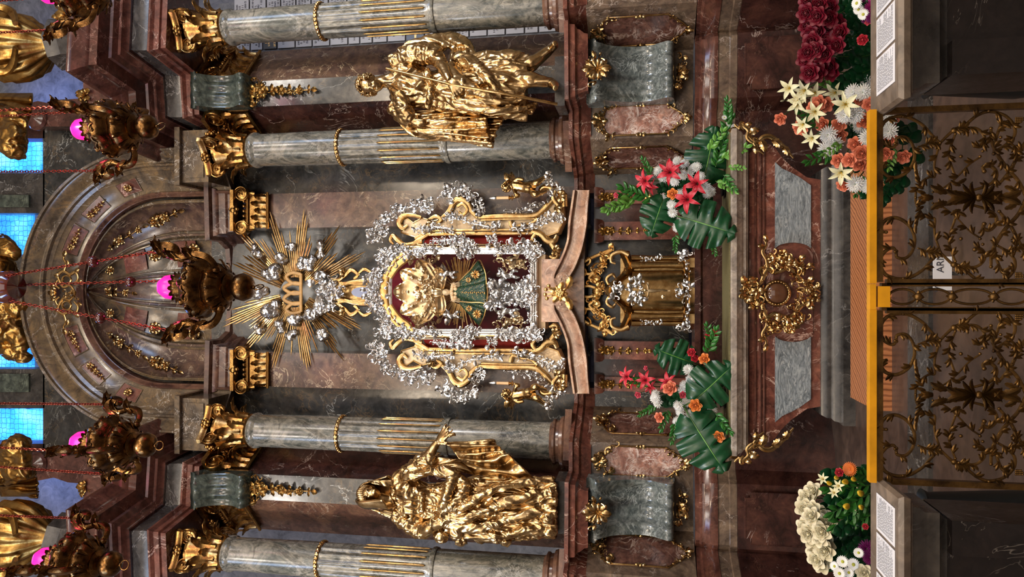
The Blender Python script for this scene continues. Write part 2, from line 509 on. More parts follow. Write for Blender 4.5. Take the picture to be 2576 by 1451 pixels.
metal('lamp_bronze', c(122, 88, 50), 0.22, bump=0.5, bscale=70, dark=c(54, 34, 20))
metal('old_gold', c(176, 140, 80), 0.3, bump=0.25, bscale=60, dark=c(120, 82, 34))
metal('gate_bronze', c(118, 88, 46), 0.36, bump=0.25, bscale=120, dark=c(58, 40, 22), metallic=0.85)
metal('silver', c(232, 231, 228), 0.26, bump=0.2, bscale=70, dark=c(186, 184, 182))
metal('crown_gold', c(226, 204, 164), 0.3, bump=0.3, bscale=150, dark=c(186, 154, 108))
plain('pale_mirror', c(150, 158, 184), 0.2, 0.2, 10)
metal('chain_copper', c(150, 66, 52), 0.35, bump=0.1, dark=c(80, 34, 28))
plain('velvet', c(116, 10, 30), 0.75, 0.35, 30, 0.2, sheen=0.3)
plain('red_lacquer', c(140, 44, 40), 0.25, 0.3, 14)
plain('green_velvet', c(8, 62, 40), 0.6, 0.35, 40, 0.3, sheen=0.4)
plain('ivory', c(238, 206, 160), 0.4, 0.1, 20, sss=.1)
plain('candle_wax', c(236, 190, 140), 0.4, 0.1, 10, sss=.2)
plain('amber', c(196, 150, 84), 0.3, 0.35, 30)
plain('paper', c(236, 236, 238), 0.7, 0.04, 10)
plain('ink', c(60, 60, 70), 0.7, 0.1, 10)
plain('white_cloth', c(206, 198, 180), 0.8, 0.2, 60)
plain('green_cloth', c(112, 104, 66), 0.8, 0.4, 90)
plain('yellow_paint', c(226, 158, 16), 0.4, 0.3, 16)
def wood_mat():
    m, nt, b = _mat('wood'); v = coords(nt, 0, (1, 1, 1), (0, 0, .6))
    w_ = N(nt, 'ShaderNodeTexWave', Scale=5.0, Distortion=2.5, Detail=3.0); nt.links.new(v, w_.inputs['Vector'])
    nt.links.new(ramp(nt, w_.outputs[0], [(0.0, c(120, 70, 40)), (0.12, c(176, 112, 68)), (0.8, c(192, 126, 80)), (1.0, c(140, 84, 50))]), b.inputs['Base Color']); b.inputs['Roughness'].default_value = .45
wood_mat()
plain('leaf_dark', c(20, 74, 40), 0.32, 0.35, 12)
plain('leaf_mid', c(52, 118, 44), 0.38, 0.35, 14)
plain('leaf_light', c(104, 160, 66), 0.4, 0.3, 14)
plain('stem', c(70, 110, 50), 0.5, 0.3)
plain('white_petal', c(240, 240, 236), 0.5, 0.06, 30, sss=.15)
plain('cream_petal', c(236, 228, 196), 0.5, 0.1, 30, sss=.2)
plain('lily_petal', c(238, 236, 196), 0.5, 0.12, 30, sss=.2)
plain('coral_petal', c(236, 138, 104), 0.5, 0.22, 30, sss=.2)
plain('orange_petal', c(240, 142, 66), 0.5, 0.25, 30, sss=.2)
plain('red_lily_petal', c(204, 46, 62), 0.45, 0.3, 30, sss=.2)
plain('crimson_petal', c(124, 8, 38), 0.5, 0.4, 30, sss=.15)
plain('pink_petal', c(226, 90, 110), 0.5, 0.25, 30, sss=.2)
plain('magenta_petal', c(206, 50, 146), 0.5, 0.3, 30, sss=.2)
plain('purple_petal', c(112, 22, 92), 0.5, 0.4, 30, sss=.15)
plain('yellow_petal', c(238, 196, 50), 0.45, 0.2, 30, sss=.2)
plain('gerbera_petal', c(240, 120, 26), 0.5, 0.25, 30, sss=.2)
plain('daisy_eye', c(190, 190, 60), 0.6, 0.3, 60)
plain('black_lead', c(14, 20, 36), 0.6, 0.2)
plain('brass_disc', c(196, 170, 120), 0.5, 0.2)
plain('vase_dark', c(30, 32, 30), 0.4, 0.2)
plain('plaque_stone', c(178, 178, 184), 0.5, 0.12, 8)
plain('plaque_dark', c(34, 36, 44), 0.3, 0.2, 8)
plain('earth', c(18, 26, 18), 0.9, 0.4, 20)
plain('pink_glow', c(255, 20, 130), 0.3, 0.1, 10, emit=c(255, 24, 130), es=1.6)
plain('red_glass', c(70, 4, 8), 0.05, 0.2, 8, spec=0.9)
plain('boss_brown', c(92, 60, 40), 0.12, 0.2, 8)
plain('brown_cup', c(84, 24, 18), 0.08, 0.2, 8, spec=0.9)
# leaded blue daylight windows: emission with a hexagon-like lead net
def window_mat():
    m, nt, b = _mat('window_glow')
    v = coords(nt, 0, (1, 0, 1))
    vo = N(nt, 'ShaderNodeTexVoronoi', Scale=13.0, Randomness=0.35); vo.feature = 'DISTANCE_TO_EDGE'
    nt.links.new(v, vo.inputs['Vector'])
    lead = nt.nodes.new('ShaderNodeMath'); lead.operation = 'GREATER_THAN'; lead.inputs[1].default_value = 0.035
    nt.links.new(vo.outputs['Distance'], lead.inputs[0])
    cl = ramp(nt, noi(nt, v, 2.2, 3), [(0.3, c(20, 84, 230)), (0.5, c(50, 150, 255)), (0.7, c(110, 200, 255))])
    col = mixc(nt, lead.outputs[0], c(10, 40, 120), cl)
    nt.links.new(col, b.inputs['Base Color'])
    nt.links.new(col, b.inputs['Emission Color']); b.inputs['Emission Strength'].default_value = 1.5
window_mat()
def glass_mat():
    m, nt, b = _mat('case_glass')
    nt.nodes.remove(b)
    out = [n for n in nt.nodes if n.type == 'OUTPUT_MATERIAL'][0]
    tr = N(nt, 'ShaderNodeBsdfTransparent'); gl = N(nt, 'ShaderNodeBsdfGlossy', Roughness=0.02)
    fr = N(nt, 'ShaderNodeFresnel', IOR=1.1)
    mx = nt.nodes.new('ShaderNodeMixShader')
    nt.links.new(fr.outputs[0], mx.inputs[0]); nt.links.new(tr.outputs[0], mx.inputs[1]); nt.links.new(gl.outputs[0], mx.inputs[2])
    nt.links.new(mx.outputs[0], out.inputs[0])
glass_mat()
def robe_mat():
    """green velvet embroidered with rows of gold dots, denser towards the hem"""
    m, nt, b = _mat('embroidered_velvet')
    v = coords(nt)
    vo = N(nt, 'ShaderNodeTexVoronoi', Scale=66.0, Randomness=0.3)
    nt.links.new(v, vo.inputs['Vector'])
    dot = nt.nodes.new('ShaderNodeMath'); dot.operation = 'LESS_THAN'; dot.inputs[1].default_value = 0.21
    nt.links.new(vo.outputs['Distance'], dot.inputs[0])
    g = ramp(nt, noi(nt, v, 30, 4), [(0.3, c(2, 36, 22)), (0.7, c(8, 66, 40))])
    nt.links.new(mixc(nt, dot.outputs[0], g, c(240, 200, 120)), b.inputs['Base Color'])
    nt.links.new(mth(nt, 'MULTIPLY', dot.outputs[0], 0.9), b.inputs['Metallic'])
    b.inputs['Roughness'].default_value = 0.4
robe_mat()
# ------------------------------------------------------------------ camera and light
cam = bpy.data.cameras.new('camera'); cam_o = bpy.data.objects.new('camera', cam); COL.objects.link(cam_o)
cam.sensor_width = 36; cam.lens = F / 2576 * 36; cam.sensor_fit = 'HORIZONTAL'; cam.clip_start = 0.05
R_, D_, U_ = Vector((1, 0, 0)), Vector((0, CS, SN)), Vector((0, -SN, CS))
cam_o.matrix_world = Matrix(((-U_.x, R_.x, -D_.x, 0), (-U_.y, R_.y, -D_.y, 0), (-U_.z, R_.z, -D_.z, EYE), (0, 0, 0, 1)))
scene.camera = cam_o
try:
    cy = scene.cycles; cy.max_bounces = 7; cy.diffuse_bounces = 3; cy.glossy_bounces = 5; cy.sample_clamp_indirect = 6; cy.caustics_reflective = False; cy.caustics_refractive = False
except Exception: pass
vs_ = scene.view_settings
vs_.view_transform = 'Standard'; vs_.look = 'None'; vs_.gamma = 1; vs_.exposure = 0.15
w = bpy.data.worlds.new('world'); scene.world = w; w.use_nodes = True
w.node_tree.nodes['Background'].inputs[0].default_value = (0.5, 0.55, 0.7, 1)
w.node_tree.nodes['Background'].inputs[1].default_value = 0.05
def area(name, loc, target, size, power, col, sy=None, spread=None):
    l = bpy.data.lights.new(name, 'AREA'); l.energy = power; l.color = col
    l.size = size
    if sy: l.shape = 'RECTANGLE'; l.size_y = sy
    if spread: l.spread = spread
    o = bpy.data.objects.new(name, l); COL.objects.link(o); o.location = loc
    d = Vector(target) - Vector(loc); o.rotation_euler = d.to_track_quat('-Z', 'Y').to_euler()
    return o
def spot(name, loc, target, power, col, ang=60, r=0.08, blend=0.6):
    l = bpy.data.lights.new(name, 'SPOT'); l.energy = power; l.color = col
    l.spot_size = radians(ang); l.spot_blend = blend; l.shadow_soft_size = r
    o = bpy.data.objects.new(name, l); COL.objects.link(o); o.location = loc
    d = Vector(target) - Vector(loc); o.rotation_euler = d.to_track_quat('-Z', 'Y').to_euler()
    return o
def point(name, loc, power, col, r=0.05):
    l = bpy.data.lights.new(name, 'POINT'); l.energy = power; l.color = col; l.shadow_soft_size = r
    o = bpy.data.objects.new(name, l); COL.objects.link(o); o.location = loc
    return o
WARM = (1.0, 0.80, 0.58); NEUT = (1.0, 0.92, 0.82); COOL = (0.55, 0.72, 1.0)
for s_ in (1, -1):
    spot('side_spotlight', (s_ * 3.5, 3.2, 5.2), (s_ * 1.7, 7.2, 3.0), 340, NEUT, 84, 0.14)
    point('nave_fill', (s_ * 3.4, -3.5, 7.5), 560, WARM, .25)  # added fill without a fitting: brightens the nave walls mirrored in the gold
    point('nave_fill', (s_ * 3.8, .8, 8.6), 300, NEUT, .2)  # second added fill pair, nearer the altar, no fitting either
area('overhead_fill', (0, -3.0, 11.2), (0, 7.2, 3.4), 3.0, 260, NEUT)  # added soft fill from above, stands for no actual ceiling fitting
area('frontal_fill', (0, -8.0, 6.0), (0, 7.2, 3.4), 9.0, 320, (1.0, .95, .9), 7.0)  # broad ambient fill added behind the viewer, comes from no window
spot('shrine_spotlight', (1.6, 4.2, 6.6), (0.0, 7.3, 3.0), 260, NEUT, 40, 0.06)
spot('shrine_spotlight', (-1.6, 4.2, 6.6), (0.0, 7.3, 3.0), 260, NEUT, 40, 0.06)

# ------------------------------------------------------------------ the church around the altar
def structure(name, mb, mat, label, category, angle=30, smooth=True):
    o = mb.build(name, mat, None, angle, smooth)
    tag(o, label, category, kind='structure'); return o
b_ = MB(); b_.box((0, 0.6, -0.1), (14, 19.6, 0.2)); structure('floor', b_, 'floor_stone', 'worn beige and rose stone floor before the altar', 'floor')
b_ = MB(); b_.box((-6.1, 0.6, 6), (0.2, 19.6, 12)); structure('wall_left', b_, 'nave_plaster', 'pale plastered side wall of the church, veiled woman side', 'wall')
b_ = MB(); b_.box((6.1, 0.6, 6), (0.2, 19.6, 12)); structure('wall_right', b_, 'nave_plaster', 'pale plastered side wall of the church, staff bearer side', 'wall')
b_ = MB(); b_.box((0, -9.1, 6), (12, 0.2, 12)); structure('wall_front', b_, 'nave_plaster', 'pale plastered entrance wall behind the viewer', 'wall')
b_ = MB(); b_.box((0, 0.6, 12.1), (12.4, 19.6, 0.2)); structure('ceiling', b_, 'nave_plaster', 'plain plastered vault of the church', 'ceiling')
b_ = MB(); b_.box((0, 10.3, 6), (12, 0.2, 12)); structure('wall_back', b_, 'plaster', 'blue-grey plastered wall far behind the altar', 'wall')
# nave windows that let the daylight in (behind and beside the viewer)
for i, (x, y, rz, s_) in enumerate(((-5.94, 2.0, 0, 1), (5.94, 2.0, 0, -1), (-5.94, -4, 0, 1), (5.94, -4, 0, -1))):
    b_ = MB(); b_.box((x, y, 6.8), (0.06, 1.3, 3.4))
    o = b_.build('window_%d' % (i + 5), 'window_glow'); tag(o, 'tall leaded window in the side wall of the nave', 'window', kind='structure')
area('window_daylight', (-5.8, 2.0, 6.8), (0, 7.5, 4), 1.3, 170, COOL, 3.4)
area('window_daylight', (5.8, 2.0, 6.8), (0, 7.5, 4), 1.3, 170, COOL, 3.4)
# blue windows high behind the altar
def win_px(n, pts, Y, label):
    mb = MB(); mb.pxslab(pts, Y, 0.03)
    o = mb.build('window_%d' % n, 'window_glow'); tag(o, label, 'window', kind='structure')
YW = 9.9
win_px(1, [(-60, 352), (104, 352), (104, 432), (-60, 432)], YW, "blue leaded window high up on the staff-bearing saint's side of the arch")
win_px(2, [(-60, 540), (84, 540), (84, 640), (-60, 640)], YW, 'blue leaded window just above the arch, toward the staff-bearing saint')
win_px(3, [(-60, 860), (84, 860), (84, 925), (-60, 925)], YW, 'blue leaded window just above the arch, toward the veiled woman')
win_px(4, [(-60, 1028), (110, 1028), (110, 1112), (-60, 1112)], YW, "blue leaded window high up on the veiled woman's side of the arch")
area('upper_window_daylight', (2.3, 9.0, 11.2), (2.6, 10.2, 8.6), 1.0, 50, (0.10, 0.28, 1.0))
area('upper_window_daylight', (-2.3, 9.0, 11.2), (-2.6, 10.2, 8.6), 1.0, 50, (0.10, 0.28, 1.0))

# ------------------------------------------------------------------ the marble altarpiece
def full(right, close_mid=True):
    r = [(X0 + p[0], p[1]) for p in right]
    l = [(X0 - p[0], p[1]) for p in reversed(right)]
    return l + r if right[0][0] > 1e-6 else l[:-1] + r
def relX(y, x, Y): return XX(y, x, Y) - X0
ZC1, ZC0 = 2.32, 2.16       # cornice of the pedestals
ZD0 = 1.186                 # bottom of the dado
LOW = [(0, 7.60), (0.62, 7.60), (0.62, 7.46), (1.16, 7.46), (1.42, 6.93), (2.2, 6.90), (2.45, 6.42), (3.6, 6.5)]
mb = MB(); mb.mould(full(LOW), [(0, 1.19), (0, 2.13), (-0.3, 2.13), (-0.3, 1.19)])
structure('wall_dado', mb, 'dado_marble', 'grey-brown marble pedestal wall under the columns', 'altar wall')
# cornice of the pedestals: breaks forward over the console blocks that carry the statues
COR = [(0.98, 7.40), (1.16, 7.40), (1.44, 6.86), (1.72, 6.86), (1.74, 6.50), (2.30, 6.46), (2.30, 6.80), (2.47, 6.38), (3.6, 6.45)]
prof = [(-0.5, ZC1), (0.06, ZC1), (0.06, ZC1 - .035), (0.035, ZC1 - .045), (0.03, ZC1 - .09), (0.0, ZC1 - .11), (-.005, ZC1 - .13), (-.03, ZC0 - .01), (-.035, ZC0 - .04), (-0.5, ZC0 - .04)]
for half, side in ((COR, RIGHT), ([(-p[0], p[1]) for p in reversed(COR)], LEFT)):
    mb = MB(); mb.mould([(X0 + p[0], p[1]) for p in half], prof)
    o = mb.build('pedestal_cornice', 'red_marble'); tag(o, 'stepped red marble cornice under the columns ' + side, 'cornice', 'red cornices over the pedestals')
# base mouldings and the plinth below the dado
BASE = [(0.96, 6.98), (1.2, 6.98), (1.44, 6.86), (1.62, 6.84), (1.72, 6.74), (2.2, 6.70), (2.3, 6.80), (2.47, 6.36), (3.6, 6.44)]
def halves(name, mat, label, cat_, prof, group):
    for s, side in ((1, RIGHT), (-1, LEFT)):
        pl = [(X0 + s * p[0], p[1]) for p in BASE]
        if s < 0: pl.reverse()
        o = MB().mould(pl, prof).build(name, mat); tag(o, label + side, cat_, group)
halves('base_moulding', 'cornice_marble', 'dark red marble base moulding under the pedestals ', 'moulding', [(-.05, 1.185), (.0, 1.185), (.012, 1.18), (.012, 1.15), (.03, 1.13), (.03, 1.10), (.055, 1.07), (.06, 1.02), (.06, 0.995), (-.05, 0.995)], 'base mouldings')
halves('plinth_band', 'dado_marble', 'grey-brown marble band under the dark red moulding ', 'moulding', [(-.05, 0.994), (.05, 0.994), (.05, 0.90), (.065, .89), (.065, 0.834), (-.05, 0.834)], 'plinth bands')
mb = MB(); mb.mould(full(BASE), [(-.3, 0.832), (.085, 0.832), (.085, 0.0), (-.3, 0.0)])
structure('wall_plinth', mb, 'dark_brown_marble', 'dark brown marble plinth at the foot of the altarpiece', 'altar wall')
# recessed frames carved on the plinth, one each side of the altar table
def panel_frame(cx, cz, w, h, Y, name, label, rz=0):
    t = thing(name, label, 'panel', (cx, Y, cz - h / 2))
    e = 0.045
    pl = [(-w / 2 + e, -h / 2), (w / 2 - e, -h / 2), (w / 2 - e, -h / 2 + e), (w / 2, -h / 2 + e), (w / 2, h / 2 - e), (w / 2 - e, h / 2 - e), (w / 2 - e, h / 2), (-w / 2 + e, h / 2), (-w / 2 + e, h / 2 - e), (-w / 2, h / 2 - e), (-w / 2, -h / 2 + e), (-w / 2 + e, -h / 2 + e)]
    m = MB(); m.tube([(cx + p[0], Y, cz + p[1]) for p in pl], 0.008, 6, close=True); m.build('panel_border', 'dark_brown_marble', t)
    m = MB(); m.slab([(cx + p[0] * .985, cz + p[1] * .985) for p in pl], Y - .004, Y + .02); m.build('panel_field', 'dark_brown_marble', t)
for s_, side in ((1, RIGHT), (-1, LEFT)):
    panel_frame(X0 + s_ * 1.96, 0.52, 0.44, 0.5, 6.61, 'sunk_panel', 'bordered dark marble panel low on the plinth ' + side)

# upper storey -------------------------------------------------------------
ZCAP0, ZCAP1 = 5.72, 6.21
UP = [(0, 7.98), (0.70, 7.98), (0.70, 7.70), (1.10, 7.70), (1.10, 7.82), (1.62, 7.82), (1.70, 7.45), (1.92, 7.07), (2.17, 7.05), (2.60, 7.40), (2.64, 7.75)]
# each facing stone of the storey stands on its own
def facing(p, q, z0, z1, mat, name, label, depth=0.3, s=1, group=None):
    a = (X0 + s * p[0], p[1]); b = (X0 + s * q[0], q[1])
    if s < 0: a, b = b, a
    m = MB(); m.mould([a, b], [(-depth, z0), (0, z0), (0, z1), (-depth, z1)])
    o = m.build(name, mat); tag(o, label, 'altar wall', group, 'structure'); return o
facing((-0.72, 7.98), (0.72, 7.98), 2.2, 6.7, 'slate_marble', 'wall_niche', 'black and grey veined marble slab behind the shrine and the sunburst')
for s, side in ((1, RIGHT), (-1, LEFT)):
    facing((0.70, 7.70), (1.09, 7.70), 2.2, 6.1, 'violet_marble', 'wall_pilaster', 'flat violet-brown marble pilaster beside the shrine ' + side, s=s, depth=.34)
    facing((1.09, 7.80), (1.66, 7.80), 2.2, 6.5, 'slate_marble', 'wall_recess', 'dark grey veined marble strip behind the inner column ' + side, s=s)
    facing((1.70, 7.45), (1.91, 7.07), 2.34, 6.2, 'dark_brown_marble', 'wall_pier', "dark side of the pier behind the statue, facing the middle, " + side, s=s)
    facing((1.91, 7.06), (2.17, 7.05), 2.34, 6.2, 'slate_marble', 'wall_pier', 'narrow dark front strip of the pier behind the statue ' + side, s=s)
    facing((2.17, 7.05), (2.60, 7.40), 2.34, 6.2, 'violet_marble' if s > 0 else 'brown_marble', 'wall_pier', 'mottled outer side of the pier behind the statue ' + side, s=s)
    for p, q in (((1.925, 7.035), (1.985, 7.03)), ((2.115, 7.03), (2.175, 7.03))): pass
    facing((2.60, 7.40), (2.64, 8.2), 2.34, 6.2, 'brown_marble', 'wall_pier', 'return of the pier toward the back wall ' + side, s=s)

# ------------------------------------------------------------------ entablatures
ENT = [(1.80, 7.44), (1.84, 6.99), (2.26, 6.95), (2.36, 6.44), (3.3, 6.5)]
def course(plan, prof, s): 
    pl = [(X0 + s * p[0], p[1]) for p in plan]
    if s < 0: pl.reverse()
    return MB().mould(pl, prof)
ZA = ZCAP1
for s, side in ((1, RIGHT), (-1, LEFT)):
    t = thing('entablature', 'stepped marble entablature over the two columns ' + side, 'entablature', (X0 + s * 2.2, 7.0, ZA), 'entablatures over the columns')
    course(ENT, [(-.5, ZA), (0, ZA), (0, ZA + .055), (.02, ZA + .065), (.02, ZA + .12), (.05, ZA + .145), (.05, ZA + .165), (-.5, ZA + .165)], s).build('architrave', 'red_marble', t)
    course(ENT, [(-.5, ZA + .165), (.015, ZA + .165), (.03, ZA + .2), (.02, ZA + .33), (.0, ZA + .375), (-.5, ZA + .375)], s).build('frieze', 'plinth_marble', t)
    course(ENT, [(-.5, ZA + .375), (.03, ZA + .375), (.05, ZA + .40), (.09, ZA + .42), (.09, ZA + .45), (.14, ZA + .475), (.15, ZA + .50), (.27, ZA + .525), (.27, ZA + .61), (.30, ZA + .63), (.31, ZA + .66), (.36, ZA + .71), (.375, ZA + .735), (.375, ZA + .76), (-.5, ZA + .76)], s).build('cornice', 'cornice_marble', t)

# ------------------------------------------------------------------ columns
def ang_knots(n): return [2 * pi * k / n for k in range(n)]
def volute(mb, c, ax, up, r, th, turns=2.3, w=0.05, n=40, nrm=None):
    """a flat spiral scroll standing in the plane of ax and up, th deep"""
    nrm = Vector(nrm).normalized() if nrm is not None else Vector(ax).cross(Vector(up)).normalized()
    pts = []
    for i in range(n + 1):
        t = i / n; a = pi / 2 - turns * 2 * pi * t; rr = r * (1 - t) ** 0.75 + .08 * r
        pts.append(Vector(c) + Vector(ax) * cos(a) * rr + Vector(up) * sin(a) * rr + nrm * th * .35 * t)
    mb.tube(pts, lambda t: w * r * (1.6 - 1.0 * t), 6)
    P = []
    for i in range(25):
        a = 2 * pi * i / 24
        P.append([Vector(c) + Vector(ax) * cos(a) * q * r + Vector(up) * sin(a) * q * r + nrm * h for q, h in ((.98, -th), (.96, -.01), (.5, .0), (.12, .02 * r), (.0, .02 * r))])
    mb.grid(P)
    mb.ball(Vector(c) + nrm * th * .4, r * .2, 8, 6)
def acanth3(mb, base, out, up, L, wd, curl_=0.5, n=8):
    """leaf in 3-D: grows along up from base, its tip rolling outwards along out"""
    out = Vector(out).normalized(); up = Vector(up).normalized(); sd = up.cross(out)
    P = []
    for i in range(n + 1):
        t = i / n
        a = curl_ * pi * max(0, t - .35) / .65
        z = L * (t if t < .35 else .35 + .65 * (sin(a) / max(a, 1e-6)) * (t - .35) / .65)
        o_ = L * (.05 + .12 * t + (.65 * (1 - cos(a)) / max(a, 1e-6) * (t - .35) / .65 if t > .35 else 0))
        half = wd * (sin(pi * min(1, .12 + .86 * t)) ** .6) * (.8 + .2 * abs(sin(t * 4 * pi)))
        P.append([Vector(base) + up * z + out * (o_ - abs(q) * wd * .25 + (.12 * wd if q == 0 else 0)) + sd * half * q for q in (-1, -.5, 0, .5, 1)])
    mb.sheet(P, wd * .1)
def capital(mb, c, r, h, rz=0, a0=0, a1=2 * pi):
    """composite capital: bell, two rows of acanthus, corner volutes, horned abacus with flowers"""
    c = Vector(c)
    prof = [(r * 1.0, 0), (r * 1.08, h * .03), (r * .98, h * .06), (r * .96, h * .3), (r * 1.02, h * .52), (r * 1.2, h * .66), (r * 1.22, h * .7), (r * 1.0, h * .72), (r * 1.0, h * .8)]
    mb.lathe(prof, 28, c)
    for row, (z, L, n, off, wd) in enumerate(((.05, .40, 8, 0, .3), (.12, .58, 8, pi / 8, .3))):
        for k in range(n):
            a = 2 * pi * k / n + off + rz
            d = Vector((cos(a), sin(a), 0))
            acanth3(mb, c + d * r * .98 + Vector((0, 0, h * z)), d, (0, 0, 1), h * L, r * wd, .62)
    for k in range(4):                      # volutes at the four corners
        a = pi / 4 + k * pi / 2 + rz
        d = Vector((cos(a), sin(a), 0)); sd = Vector((-sin(a), cos(a), 0))
        for q in (-1, 1):
            ax = (d * .94 + sd * q * -.34).normalized()
            volute(mb, c + d * r * 1.34 + sd * q * r * .14 + Vector((0, 0, h * .74)), ax * q, (0, 0, 1), h * .17, r * .1, nrm=sd * q * .94 + d * .34)
        acanth3(mb, c + d * r * 1.15 + Vector((0, 0, h * .5)), d, (0, 0, 1), h * .3, r * .18, .7)
    pts = []                                # abacus with concave sides
    for k in range(4):
        a = pi / 4 + k * pi / 2 + rz; b2 = a + pi / 2
        p = Vector((cos(a), sin(a))) * r * 1.78; q = Vector((cos(b2), sin(b2))) * r * 1.78
        sd = (q - p).normalized()
        p = p + sd * r * .14; q = q - sd * r * .14; m_ = (p + q) / 2 * .74
        for i in range(9):
            t = i / 8; pts.append(p * (1 - t) ** 2 + m_ * 2 * t * (1 - t) + q * t * t)
    mb.mould([(c.x + p.x, c.y + p.y) for p in reversed(pts)], [(-.25 * r, c.z + h * .86), (-.06 * r, c.z + h * .86), (-.02 * r, c.z + h * .9), (.03 * r, c.z + h * .92), (.05 * r, c.z + h * .99), (-.25 * r, c.z + h)], closed=True, side=-1)
    mb.plate([(c.x + p.x * .9, c.y + p.y * .9) for p in pts], c.z + h * .87, c.z + h * .995)
    for k in range(4):
        a = k * pi / 2 + rz; d = Vector((cos(a), sin(a), 0)); sd = Vector((-sin(a), cos(a), 0))
        p = c + d * r * 1.22 + Vector((0, 0, h * .9))
        mb.ball(p, r * .2, 8, 6)
        for q in range(6):
            f = q * pi / 3; mb.ball(p + (sd * cos(f) + Vector((0, 0, 1)) * sin(f)) * r * .22 + d * r * .02, (r * .13,) * 3, 6, 5)
def column(cx, cy, r, zb, label, rz):
    t = thing('column', label, 'column', (cx, cy, ZC1), 'columns beside the statues')
    c0 = Vector((cx, cy, 0)); H = ZCAP0 - zb
    zr = zb + H * .335; zg = zb + H * .685
    ent = lambda z: r * (1 - .1 * ((z - zb) / H) ** 2)
    m = MB(); m.lathe([(r * 1.0, zb), (r * 1.0, zb + .02)] + [(ent(zb + (zr - .05 - zb) * i / 6), zb + .02 + (zr - .07 - zb) * i / 6) for i in range(7)] + [(r * 1.06, zr - .045), (r * 1.09, zr - .02), (r * 1.06, zr), (r * .98, zr + .005)], 48, c0)
    m.build('lower_drum', 'grey_marble', t)
    nf = 14
    def flute(q, rr, z):
        f = (q * nf / (2 * pi)) % 1
        return rr * (1 - .075 * max(0, sin(pi * min(1, max(0, (f - .12) / .76)))) ** .6) if zr + .03 < z < zg - .02 else rr
    m = MB(); m.lathe([(ent(z) * .985, z) for z in [zr, zr + .025, zr + .05] + [lerp(zr + .1, zg - .05, i / 5) for i in range(6)] + [zg - .03, zg - .015, zg]], nf * 8, c0, fn=flute)
    fd = m.build('fluted_drum', 'grey_marble', t)
    m = MB(); m.lathe([(ent(zg), zg), (ent(zg) * .995, zg + .03)] + [(ent(lerp(zg, ZCAP0 - .1, i / 5)), lerp(zg + .03, ZCAP0 - .1, i / 5)) for i in range(1, 6)] + [(ent(ZCAP0) * 1.02, ZCAP0 - .085), (ent(ZCAP0) * 1.1, ZCAP0 - .07), (ent(ZCAP0) * 1.13, ZCAP0 - .045), (ent(ZCAP0) * 1.1, ZCAP0 - .02), (ent(ZCAP0), ZCAP0)], 48, c0)
    ud = m.build('upper_drum', 'grey_marble', t)
    for k in range(nf):                     # gilt rods lying in the flutes; the rear ones are never seen
        q = 2 * pi * (k + .5) / nf
        if sin(q) > .35: continue
        m = MB(); d = Vector((cos(q), sin(q), 0)) * r * .95
        m.tube([c0 + d + Vector((0, 0, zr + .03)), c0 + d + Vector((0, 0, zr + .05)), c0 + d + Vector((0, 0, zr + (zg - zr) * .58)), c0 + d + Vector((0, 0, zr + (zg - zr) * .61))], (.004, .0105, .0105, .003), 8)
        m.build('gilt_rod', 'gold', fd)
    m = MB(); m.lathe([(ent(zg) * .99, zg - .022), (ent(zg) * 1.045, zg - .015), (ent(zg) * 1.05, zg + .012), (ent(zg) * .99, zg + .02)], 48, c0)
    for k in range(30):
        q = 2 * pi * k / 30; d = Vector((cos(q), sin(q), 0)) * ent(zg) * 1.045
        m.ball(c0 + d + Vector((0, 0, zg)), (.014, .014, .018), 6, 5)
    m.build('gilt_band', 'gold', ud)
    m = MB(); zz = ZC1
    m.lathe([(r * 1.3, zz + .06), (r * 1.36, zz + .085), (r * 1.3, zz + .115), (r * 1.14, zz + .125), (r * 1.12, zz + .15), (r * 1.2, zz + .165), (r * 1.2, zz + .185), (r * 1.04, zz + .2), (r * 1.0, zb + .004)], 48, c0)
    m.box((cx, cy, zz + .03), (r * 2.7, r * 2.7, .065), rz)
    m.build('base', 'brown_marble', t)
    m = MB(); capital(m, (cx, cy, ZCAP0), ent(ZCAP0) * .98, ZCAP1 - ZCAP0, rz); m.build('capital', 'capital_gold', t)
    return t
ZB = 2.53
cR_in = column(X0 + 1.485, 7.2, .185, ZB, 'grey veined marble column beside the shrine ' + RIGHT, radians(-28))
cL_in = column(X0 - 1.485, 7.2, .185, ZB, 'grey veined marble column beside the shrine ' + LEFT, radians(28))
cR_out = column(X0 + 2.62, 6.72, .175, ZB, 'outermost grey veined marble column ' + RIGHT + ', by the tablets', radians(-20))
cL_out = column(X0 - 2.62, 6.72, .175, ZB, 'outermost grey veined marble column ' + LEFT + ', by the plain wall', radians(20))
# ------------------------------------------------------------------ the big arch and its shell vault
ZS = 7.05                                   # springing of the arch
def arch_path(n=40, zleg=6.2):
    """unit directions round the arch with straight legs: list of (dirx, dirz, zoff)"""
    return [(1, 0, zleg - ZS), (1, 0, (zleg - ZS) / 2)] + [(cos(pi * i / n), sin(pi * i / n), 0) for i in range(n + 1)] + [(-1, 0, (zleg - ZS) / 2), (-1, 0, zleg - ZS)]
def arch_sweep(prof, n=40, zleg=6.2, seg=None):
    path = arch_path(n, zleg)
    P = [[Vector((X0 + r * dx, y, ZS + r * dz + zo)) for (r, y) in prof] for dx, dz, zo in path]
    return MB().grid(P)
t = thing('archivolt', 'great splayed marble arch framing the shell vault above the sunburst', 'arch', (X0, 7.4, 6.2))
arch_sweep([(1.56, 7.6), (1.56, 7.22), (1.545, 7.20), (1.525, 7.215), (1.525, 7.25), (1.50, 7.27), (1.47, 7.33), (1.44, 7.37), (1.42, 7.37), (1.405, 7.345), (1.385, 7.36), (1.38, 7.40), (1.35, 7.425)], 64).build('arch_moulding', 'olive_marble', t)
arch_sweep([(1.35, 7.425), (1.34, 7.45), (1.14, 7.575), (1.125, 7.58)], 64).build('arch_band', 'olive_marble', t)
